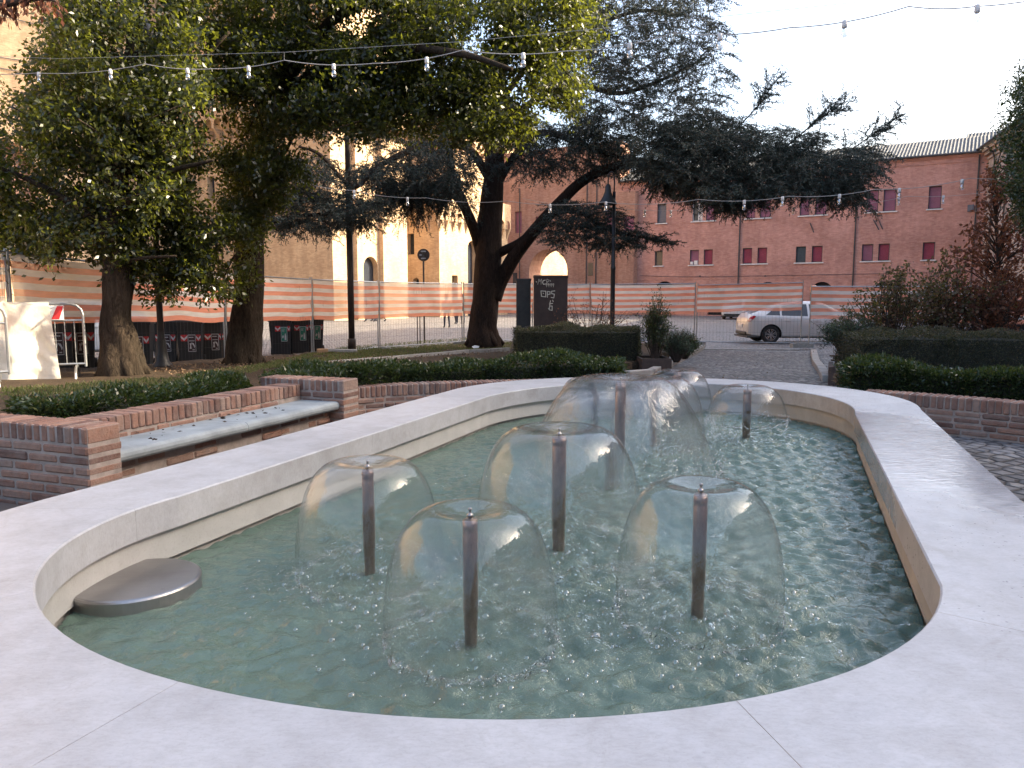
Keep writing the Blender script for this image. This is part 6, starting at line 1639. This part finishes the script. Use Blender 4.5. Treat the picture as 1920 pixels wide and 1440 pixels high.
# MCR (handwritten), a row of nines, boxed OPS, small sign below
Mx = [[(1008, 533), (1010, 523), (1012, 528), (1015, 523), (1014, 533)], [(1022, 525), (1018, 526), (1017, 530), (1019, 533), (1022, 532)], [(1024, 533), (1025, 523), (1029, 525), (1028, 528), (1025, 528), (1029, 534)],
      [(1005, 528), (1006, 528.6)], [(1031, 526), (1031.6, 527)],
      *[[(1025 + k * 4.2, 531.5), (1022.6 + k * 4.2, 532), (1023 + k * 4.2, 534.5), (1025.4 + k * 4.2, 534), (1025 + k * 4.2, 531.5), (1024.5 + k * 4.2, 538)] for k in range(4)],
      [(1014, 545), (1023, 545.5), (1023, 556), (1015, 555), (1014, 545)], [(1018, 549), (1019, 550)], [(1026, 557), (1026, 546), (1031, 546.5), (1031, 551), (1026, 551.5)], [(1040, 545), (1034, 545.5), (1034, 550), (1039, 551), (1038, 558), (1033, 557)],
      [(1032, 563), (1031, 567), (1030, 578)], [(1036, 562), (1037, 565)], [(1030, 569), (1036, 568)], [(1031, 573), (1035, 573), (1035, 581), (1030, 580), (1028, 577)]]
for s_ in Mx: stroke(mb, [P_(*q) for q in s_], .009 if s_[0][1] > 540 or s_[0][1] < 531 else .004)
local(mb.build('graffiti', 'graffiti'), r)

# planter box under the small evergreen
pb = GX(1203, 15.1, gz(15)); pr_ = empty('planter', pb, 'low dark wooden planter box beside the boxwood hedge', 'planter')
mb = MB(); W2 = .6
for (lo_, hi_) in (((0, 0, 0), (W2, .04, .27)), ((0, .9, 0), (W2, .94, .27)), ((0, .042, 0), (.04, .898, .27)), ((W2 - .04, .042, 0), (W2, .898, .27))): mb.cbox(lo_, hi_, .004)
local(mb.build('boards', 'planter_wood'), pr_)
mb = MB(); mb.box((.041, .041, 0), (W2 - .041, .899, .22)); local(mb.build('soil', 'bed_soil'), pr_)
# rusty wall wedge holding the right bed
wd = GX(1565, 12.0, gz(12.5)); mb = MB(); mb.v = []; 
q0_, q1_ = GX(1562, 12.2, .0), GX(1640, 11.9, .0)
mb.cbox((0, 0, 0), (1.1, .08, .32), .01, Matrix.Translation((q0_.x, q0_.y, gz(12) - .0)) @ Matrix.Rotation(-.1, 4, 'Z')); mb.prism([(0, 0), (-.08, .0), (.34, 1.03), (.42, 1.03)], 0, .3, Matrix.Translation((q0_.x, q0_.y, gz(12))))
tag(mb.build('retaining_board', 'planter_wood'), 'rust-brown retaining board at the left foot of the right boxwood hedge', 'retaining board')

# litter and small items
mb = MB(); p = GX(606, 19.0, bz(19)); Mx_ = Matrix.Translation(p) @ Matrix.Rotation(.3, 4, 'Z'); mb.cbox((-.15, -.1, 0), (.12, .1, .12), .01, Mx_); tag(mb.build('cardboard_box', 'cardboard'), 'small torn cardboard box on the grass near the tall pole', 'box')
mb = MB(); mb.cbox((.0, -.12, .0), (.75, .12, .06), .005, Matrix.Translation(GX(613, 19.2, bz(19) + .05)) @ Matrix.Rotation(.15, 4, 'Z') @ Matrix.Rotation(.05, 4, 'Y')); tag(mb.build('board', 'concrete'), 'pale grey board lying beside the cardboard box', 'board')
mb = MB(); p = GX(888, 21.4, bz(21.4) + .04); mb.face([p, p + Vector((.14, .05, .01)), p + Vector((.16, .1, .06)), p + Vector((.02, .12, .08))]); mb.face([p + Vector((.02, .12, .08)), p + Vector((-.05, .02, .05)), p]); tag(mb.build('paper_scrap', 'white_print'), 'scrap of white paper at the foot of the cedar', 'litter')
p = U(3.02, -4.35, 0); mb = MB(); mb.cbox((-.5, -.14, 0), (.42, .14, .2), .02, Matrix.Translation(U(2.9, -4.55, 0)) @ Matrix.Rotation(-.36, 4, 'Z')); tag(mb.build('stone_step', 'gutter'), 'dark low block at the foot of the near brick pier', 'block')
bg = empty('rubbish_bag', U(3.0, -4.95, 0), 'crumpled black bag leaning on the brick wall at the left edge', 'bag'); mb = MB(); n = 18
for k in range(11):
    f = k / 10; rr = [.02, .13, .17, .18, .175, .16, .13, .09, .05, .045, .06][k]
    for j in range(n): an = 2 * PI * j / n; q = rr * (1 + .22 * mnoise.noise(Vector((math.cos(an) * 2.5, math.sin(an) * 2.5, f * 5)))); mb.v.append((q * math.cos(an), q * math.sin(an), f * .42))
for k in range(10):
    for j in range(n): a = k * n + j; b = k * n + (j + 1) % n; mb.f.append((a, b, b + n, a + n)); mb.r.append(.5)
local(mb.build('bag', 'bin_plastic', smooth=True), bg)

# ------------------------------------------------------------------ string lights
def festoon(label, pts, bulbs, supp=None, d0=12, d1=7, r=.006, bs=1.0, hang=None):
    """pts: pixel polyline along which the cable runs; depth goes linearly with px"""
    x0, x1 = pts[0][0], pts[-1][0]
    def D(px): return 1 / lerp(1 / d0, 1 / d1, (px - x0) / (x1 - x0))
    root = empty('string_lights', W(*pts[0], d0), label, 'string lights', None)
    fine = []
    for i in range(len(pts) - 1):
        (ax, ay), (bx, by) = pts[i], pts[i + 1]
        for k in range(8):
            t = k / 8; x = lerp(ax, bx, t); y = lerp(ay, by, t) + abs(bx - ax) * .035 * 4 * t * (1 - t); fine.append(W(x, y, D(x)))
    fine.append(W(*pts[-1], d1))
    mb = MB(); mb.tube(fine, r, 6); mb.build('cable', 'cable', root)
    if supp:
        mb = MB(); mb.tube([W(x, y, D(x)) for x, y in supp], r * .5, 5)
        for (x, y) in (hang or []):
            sy = np.interp(x, [q[0] for q in supp], [q[1] for q in supp]); mb.tube([W(x, y, D(x)), W(x, float(sy), D(x))], r * .4, 4)
        mb.build('support_wire', 'cable', root)
    xs = [(f.x) for f in fine]
    for bx in bulbs:
        d = D(bx); ix = min(range(len(fine)), key=lambda k: abs((fine[k] - W(bx, 100, d)).xy.length)); p = fine[ix].copy()
        # interpolate exact
        for k in range(len(fine) - 1):
            u0 = fine[k].x / fine[k].y; u1 = fine[k + 1].x / fine[k + 1].y; ub = W(bx, 100, d); ub = ub.x / ub.y
            if min(u0, u1) <= ub <= max(u0, u1): p = lerp(fine[k], fine[k + 1], (ub - u0) / (u1 - u0 + 1e-9)); break
        mb = MB(); mb.lathe([(.012 * bs, .012 * bs), (.018 * bs, .008 * bs), (.02 * bs, -.035 * bs), (.016 * bs, -.045 * bs)], (p.x, p.y, p.z), 12); sk_ = mb.build('socket', 'bulb_socket', root, True)
        mb = MB(); mb.lathe([(.012 * bs, -.044 * bs), (.016 * bs, -.055 * bs), (.024 * bs, -.075 * bs), (.026 * bs, -.09 * bs), (.02 * bs, -.106 * bs), (.006 * bs, -.114 * bs)], (p.x, p.y, p.z), 14); mb.build('bulb', 'clear_bulb', sk_, True)
festoon('upper string of clear bulbs crossing the whole view', [(-160, 122), (70, 137), (272, 120), (400, 129), (533, 113), (700, 119), (867, 94), (1060, 96), (1265, 62), (1480, 52), (1704, 12), (1830, 12), (2060, -30)],
        [-60, 70, 205, 350, 465, 625, 800, 981, 1181, 1349, 1581, 1827], [(-160, 100), (110, 110), (533, 98), (867, 78), (1265, 40), (1704, -6), (2060, -70)], 11.5, 6.2, .0048, 1.15, [(272, 120), (533, 113), (867, 94), (1265, 62), (1704, 12)])
festoon('lower string of clear bulbs running behind the cedar trunk', [(560, 340), (660, 357), (800, 371), (950, 377), (1130, 379), (1310, 374), (1480, 368), (1640, 355), (1820, 334), (2050, 318)], [658, 760, 1033, 1140, 1405, 1478, 1587, 1701, 1820], None, 19, 14, .006, 1.6)
festoon('faint far string of bulbs in front of the red facade', [(980, 372), (1130, 386), (1300, 392), (1500, 388), (1700, 368), (1900, 350), (2050, 346)], [1215, 1265, 1500, 1640, 1701, 1786, 1990], None, 24, 19, .005, 1.7)

# ------------------------------------------------------------------ vehicles
def text_mesh(s, size, mat, parent, M4):
    cu = bpy.data.curves.new('lettering', 'FONT'); cu.body = s; cu.size = size; cu.align_x = 'CENTER'
    o = bpy.data.objects.new('lettering', cu); C.objects.link(o); dg = bpy.context.evaluated_depsgraph_get()
    me = bpy.data.meshes.new_from_object(o.evaluated_get(dg)); bpy.data.objects.remove(o); me.transform(M4); me.materials.clear(); me.materials.append(M[mat])
    return me
def car(label, loc, rz, paint, detail=True, name='parked_car', Lc=4.45, hgt=1.47):
    """hatchback, x forward from rear bumper (0) to nose (Lc)"""
    root = empty(name, loc, label, 'car', None, rz)
    k = Lc / 4.45; kh = hgt / 1.49
    #      x    zbot  zbelt zroof  wbelt wroof
    ST = [(0.00, .42, .74, .76, .62, .50), (.05, .30, .86, .90, .74, .60), (.18, .24, .98, 1.06, .82, .66), (.45, .22, 1.00, 1.17, .855, .62), (.9, .20, .985, 1.32, .865, .58), (1.4, .19, .965, 1.43, .87, .57),
          (1.9, .19, .95, 1.485, .87, .575), (2.35, .19, .935, 1.485, .87, .58), (2.75, .19, .92, 1.42, .87, .60), (3.15, .2, .905, 1.22, .868, .66), (3.5, .2, .885, .985, .86, .74), (3.85, .21, .82, .885, .84, .68), (4.15, .23, .72, .79, .78, .60), (4.35, .28, .6, .66, .66, .5), (4.45, .36, .5, .52, .5, .38)]
    def sec(s):
        x, zb, zl, zr, wl, wr = s; zl *= kh; zr *= kh
        return [(0, zb), (wl * .8, zb), (wl * .97, zb + .06), (wl, zb + .22), (wl * 1.0, lerp(zb, zl, .62)), (wl * .985, zl - .04), (wl * .955, zl), (lerp(wl * .955, wr, .5), lerp(zl, zr, .52)), (wr, zr - .045 * min(1, (zr - zl) * 4)), (wr * .86, zr - .01), (wr * .45, zr + .004), (0, zr + .008)]
    # resample stations smoothly
    X = np.array([s[0] for s in ST]); dense = []
    xs = np.unique(np.concatenate([np.linspace(0, 4.45, 60), X]))
    A = np.array(ST)
    for x in xs: dense.append([x] + [float(np.interp(x, X, A[:, c])) for c in range(1, 6)])
    vs = []; n = 12
    for s in dense:
        sc = sec(s); full = [(y, z) for y, z in sc] + [(-y, z) for y, z in sc[-2:0:-1]]
        for (y, z) in full: vs.append((s[0] * k, y, z))
    m = 2 * n - 2; fs = []
    for i in range(len(dense) - 1):
        for j in range(m): fs.append((i * m + j, i * m + (j + 1) % m, (i + 1) * m + (j + 1) % m, (i + 1) * m + j))
    fs.append(tuple(range(m))[::-1]); fs.append(tuple((len(dense) - 1) * m + j for j in range(m)))
    me = bpy.data.meshes.new('body'); me.from_pydata(vs, [], fs); me.update()
    bm = bmesh.new(); bm.from_mesh(me); bmesh.ops.recalc_face_normals(bm, faces=bm.faces); bm.to_mesh(me); bm.free()
    me.materials.append(M[paint]); me.materials.append(M['black_void']); body = link('body', me)
    WX = [.82 * k, 3.5 * k]; WR = .315
    cut = MB()
    for wx in WX:
        for sy in (-1, 1): cut.tube([(wx, sy * .62, .31), (wx, sy * 1.1, .31)], WR + .055, 40)
    cm = bpy.data.meshes.new('c'); cm.from_pydata(cut.v, [], cut.f); cm.update(); bm = bmesh.new(); bm.from_mesh(cm); bmesh.ops.recalc_face_normals(bm, faces=bm.faces); bm.to_mesh(cm); bm.free(); cm.materials.append(M['black_void']); cm.materials.append(M['black_void'])
    cu = bpy.data.objects.new('c', cm); C.objects.link(cu); md = body.modifiers.new('b', 'BOOLEAN'); md.object = cu; md.operation = 'DIFFERENCE'; md.solver = 'EXACT'
    try: md.material_mode = 'TRANSFER'
    except Exception: pass
    dg = bpy.context.evaluated_depsgraph_get(); nm = bpy.data.meshes.new_from_object(body.evaluated_get(dg)); body.modifiers.clear(); body.data = nm; bpy.data.objects.remove(cu)
    nm.shade_smooth()
    try: nm.set_sharp_from_angle(angle=math.radians(38))
    except Exception: pass
    local(body, root)
    def sidept(x, f, off=.004, sy=-1):
        """point on the glass slope: f=0 belt, 1 roof edge"""
        s = [x / k] + [float(np.interp(x / k, X, A[:, c])) for c in range(1, 6)]; q = sec(s); a, b, c = q[6], q[7], q[8]
        p = lerp(Vector(a), Vector(b), f * 2) if f < .5 else lerp(Vector(b), Vector(c), f * 2 - 1); return (x, sy * (p.x + off), p.y)
    for sy in (-1, 1):
        for (x0, x1, xt0, xt1) in ((.62, 1.12, 1.0, 1.14), (1.18, 2.08, 1.22, 2.08), (2.16, 3.1, 2.16, 2.82)):
            mb = MB(); nX = 8
            for i in range(nX):
                for j in range(5):
                    P = []
                    for (ii, jj) in ((i, j), (i + 1, j), (i + 1, j + 1), (i, j + 1)):
                        f = .04 + .84 * jj / 5; x = lerp(lerp(x0, xt0, jj / 5), lerp(x1, xt1, jj / 5), ii / nX) * k; P.append(sidept(x, f, .004, sy))
                    mb.face(P)
            local(mb.build('side_window', 'dark_glass'), root)
    for (xa, xb, nm_) in ((.17, .85, 'rear_window'), (2.72, 3.42, 'windscreen')):
        mb = MB(); 
        for i in range(6):
            for j in range(8):
                P = []
                for (ii, jj) in ((i, j), (i, j + 1), (i + 1, j + 1), (i + 1, j)):
                    x = lerp(xa, xb, ii / 6); s = [x] + [float(np.interp(x, X, A[:, c])) for c in range(1, 6)]; q = sec(s); yy = lerp(-1, 1, jj / 8) * q[9][0]; P.append((x * k, yy, q[10][1] + .008))
                mb.face(P)
        local(mb.build(nm_, 'dark_glass'), root)
    for wx in WX:
        for sy in (-1, 1):
            w0 = empty('wheel', (0, 0, 0), None, None) if False else None
            mb = MB(); y1 = sy * .84; prof = [(.2, -.1), (.27, -.1), (.305, -.085), (.315, -.05), (.315, .05), (.305, .085), (.27, .1), (.2, .1)]; nn_ = 36; base = 0
            for (r_, t) in prof:
                for j in range(nn_): a = 2 * PI * j / nn_; mb.v.append((wx + r_ * math.cos(a), sy * .75 + t, .315 + r_ * math.sin(a)))
            for q in range(len(prof)):
                for j in range(nn_): a = q * nn_ + j; b = q * nn_ + (j + 1) % nn_; c_ = ((q + 1) % len(prof)) * nn_; mb.f.append((a, b, c_ + (j + 1) % nn_, c_ + j)); mb.r.append(.5)
            tyre = local(mb.build('wheel', 'black_rubber', smooth=True), root)
            mb = MB(); yo = sy * .845
            for j in range(nn_):
                a0, a1 = 2 * PI * j / nn_, 2 * PI * (j + 1) / nn_
                P = lambda r_, a, y: (wx + r_ * math.cos(a), y, .315 + r_ * math.sin(a))
                mb.face([P(.185, a0, yo), P(.205, a0, yo), P(.205, a1, yo), P(.185, a1, yo)]); mb.face([P(.185, a0, yo), P(.185, a1, yo), P(.18, a1, yo - sy * .12), P(.18, a0, yo - sy * .12)])
            for q in range(7):
                a = 2 * PI * q / 7 + .3
                for da in (-.1, .1):
                    d0 = Vector((math.cos(a + da * .5), 0, math.sin(a + da * .5))); d1 = Vector((math.cos(a + da * 1.6), 0, math.sin(a + da * 1.6))); c_ = Vector((wx, yo - sy * .012, .315)); t = Vector((-math.sin(a), 0, math.cos(a))) * .012
                    mb.face([c_ + d0 * .03 - t, c_ + d0 * .03 + t, c_ + d1 * .19 + t, c_ + d1 * .19 - t])
            mb.tube([(wx, yo - sy * .03, .315), (wx, yo, .315)], .038, 14); rim = mb.build('rim', 'alloy'); rim.parent = tyre
            mb = MB(); mb.tube([(wx, sy * .72, .315), (wx, sy * .735, .315)], .18, 24); hb = mb.build('brake_disc', 'black_void'); hb.parent = tyre
    for sy in (-1, 1):
        mb = MB(); P = [(.035, .66, .80), (.10, .80, .78), (.3, .848, .96), (.22, .80, .99), (.12, .73, .93)]
        mb.face([(x * k - .01, sy * (y + .02), z * kh) for x, y, z in P]); mb.face([(x * k + .02, sy * (y - .04), z * kh) for x, y, z in P[::-1]])
        tl = local(mb.build('tail_light', 'tail_red'), root)
        mb = MB(); mb.face([(x * k - .012, sy * (y + .024), z * kh) for x, y, z in [(.07, .75, .81), (.12, .80, .81), (.17, .82, .86), (.1, .78, .87)]]); l_ = mb.build('reflector', 'white_print'); l_.parent = tl
        mb = MB()
        for q in range(5):
            P = []
            for (x, f) in ((3.85, 0), (4.3, 0), (4.22, 1), (3.9, 1)):
                s = [float(np.interp(x, X, A[:, c])) for c in range(1, 6)]; P.append((x * k, sy * (s[3] * 1.01 + .004), s[1] * kh - .1 + f * .08))
        mb.face(P); local(mb.build('headlight', 'white_print'), root)
        for x in (1.3, 2.3): mb = MB(); mb.cbox((x * k, sy * .876 - .012, .80 * kh), (x * k + .17, sy * .876 + .012, .825 * kh), .004); local(mb.build('door_handle', paint), root)
        mb = MB()
        for x in (1.16, 2.12, 3.2): mb.tube([(x * k, sy * .874, .3), (x * k, sy * .876, .6), (x * k, sy * .862, .88 * kh)], .004, 4)
        mb.tube([(1.2 * k, sy * .875, .27), (3.05 * k, sy * .875, .27)], .006, 4); local(mb.build('door_seam', 'gutter'), root)
        mb = MB(); mb.cbox((2.85 * k, sy * .97 - .09, .93 * kh), (3.02 * k, sy * .97 + .07, 1.04 * kh), .03); local(mb.build('mirror', paint), root)
    mb = MB(); mb.cbox((-.02, -.6, .3), (.1, .6, .42), .02); mb.cbox((.0, -.84, .2), (.45 * k, .84, .27), .02); local(mb.build('bumper_skirt', 'bin_plastic'), root)
    mb = MB(); mb.cbox((-.03, -.26, .56), (-.0, .26, .67), .004); local(mb.build('number_plate', 'white_print'), root)
    return root
c = GX(1402, 26.4, -.216)
cr = car('silver hatchback with door lettering parked behind the mesh fence', (c.x, c.y + .88, -.216), -.02, 'silver_paint')
s_ = "L. ISOLA L. FERRARA"; R_ = .62; me_all = []
for i, ch in enumerate(s_):
    if ch == ' ': continue
    a = (i - (len(s_) - 1) / 2) * .072
    x = 2.62 + R_ * math.sin(a); z = .66 - R_ * (1 - math.cos(a))
    M4 = Matrix.Translation((x, -.879, z)) @ Matrix.Rotation(a, 4, 'Y') @ Matrix.Rotation(PI / 2, 4, 'X')
    me = text_mesh(ch, .07, 'gutter', None, M4); me_all.append(me)
bm = bmesh.new()
for me in me_all: bm.from_mesh(me)
me = bpy.data.meshes.new('lettering'); bm.to_mesh(me); bm.free(); me.materials.append(M['gutter']); local(link('lettering', me), cr)
mb = MB(); mb.tube([(2.62, -.878, .5), (2.62, -.881, .5)], .035, 16); mb.cbox((2.4, -.881, .6), (2.85, -.878, .605), .0005); local(mb.build('door_emblem', 'gutter'), cr)
c = GX(1372, 52, -.22); car('small white car parked far off across the square', (c.x + .9, c.y + 3, -.22), math.radians(62), 'white_paint', Lc=4.0)
c = GX(1868, 25.8, -.22); car('dark blue car behind the shrubs at the right frame edge', (c.x, c.y + .8, -.22), 0.0, 'navy_paint')
c = GX(166, 16.6, -.1); car('white car glimpsed between the crowd barrier and the gnarled trunk', (c.x + .35, c.y + 2.6, -.1), math.radians(200), 'white_paint', Lc=4.1)

# ------------------------------------------------------------------ people far off on the square
def person(loc, rz, h, label, coatm, stride=.3, scale=1):
    root = empty('person', loc, label, 'person', None, rz); k = h / 1.75
    J = {'pel': (0, 0, .95), 'chest': (0, .02, 1.3), 'neck': (0, .02, 1.5), 'head': (0, .04, 1.63), 'htop': (0, .04, 1.72), 'hl': (-.1, 0, .92), 'kl': (-.1, stride * .55, .5), 'al': (-.1, stride * .75, .08), 'tl': (-.1, stride * .75 + .17, .04),
         'hr': (.1, 0, .92), 'kr': (.1, -stride * .2, .5), 'ar': (.1, -stride * .95, .12), 'tr': (.1, -stride * .95 + .15, .03), 'sl': (-.2, .02, 1.42), 'el': (-.25, -.08, 1.15), 'wl': (-.24, .05, .9), 'sr': (.2, .02, 1.42), 'er': (.25, .05, 1.15), 'wr': (.25, .18, .94)}
    R = {'pel': .15, 'chest': .16, 'neck': .06, 'head': .1, 'htop': .07, 'hl': .1, 'kl': .065, 'al': .045, 'tl': .035, 'hr': .1, 'kr': .065, 'ar': .045, 'tr': .035, 'sl': .07, 'el': .05, 'wl': .035, 'sr': .07, 'er': .05, 'wr': .035}
    ED = [('pel', 'chest'), ('chest', 'neck'), ('neck', 'head'), ('head', 'htop'), ('pel', 'hl'), ('hl', 'kl'), ('kl', 'al'), ('al', 'tl'), ('pel', 'hr'), ('hr', 'kr'), ('kr', 'ar'), ('ar', 'tr'), ('chest', 'sl'), ('sl', 'el'), ('el', 'wl'), ('chest', 'sr'), ('sr', 'er'), ('er', 'wr')]
    def skin(names, edges, grow, name, mat, lim=None):
        ids = {n: i for i, n in enumerate(names)}; me = bpy.data.meshes.new(name); me.from_pydata([tuple(v * k for v in J[n]) for n in names], [(ids[a], ids[b]) for a, b in edges if a in ids and b in ids], []); me.update()
        o = link(name, me); m = o.modifiers.new('s', 'SKIN'); 
        for n in names: sv = me.skin_vertices[0].data[ids[n]]; sv.radius = (R[n] * k * grow * 1.0, R[n] * k * grow * .85); sv.use_root = n == names[0]
        o.modifiers.new('u', 'SUBSURF').levels = 1; o.modifiers['u'].render_levels = 1
        dg = bpy.context.evaluated_depsgraph_get(); nm = bpy.data.meshes.new_from_object(o.evaluated_get(dg)); o.modifiers.clear(); o.data = nm; nm.materials.clear(); nm.materials.append(M[mat]); nm.shade_smooth(); return local(o, root)
    skin(list(J), ED, 1, 'body', 'skin')
    skin(['pel', 'chest', 'sl', 'el', 'wl', 'sr', 'er', 'wr'], ED, 1.2, 'coat', coatm); skin(['pel', 'hl', 'kl', 'al', 'tl', 'hr', 'kr', 'ar', 'tr'], ED, 1.15, 'trousers', 'jeans')
    mb = MB(); blob(mb, (0, .025 * k, 1.68 * k), .125 * k, False, 12, 8); local(mb.build('hair', 'hair', smooth=True), root)
for (px, d, rz, h, lb, cm, s_) in ((694, 50, 1.4, 1.72, 'left walker of the group striding across the square in dark clothes', 'coat', .34), (703, 51, 1.5, 1.66, 'middle walker of the group on the square, dark trousers', 'coat_light', .2), (713, 50.5, 1.45, 1.75, 'right walker of the group striding out behind the banner', 'coat', .38), (838, 40, .4, 1.72, 'pedestrian with fair jacket behind the banner left of the cedar', 'coat_light', .15), (856, 46, 2.6, 1.7, 'left one of two standing figures behind the banner by the cedar', 'coat', .08), (868, 46, 2.9, 1.76, 'standing figure right beside the cedar trunk behind the banner', 'coat', .08)):
    p = GX(px, d, -.22); person((p.x, d, -.22), rz, h, lb, cm, s_)
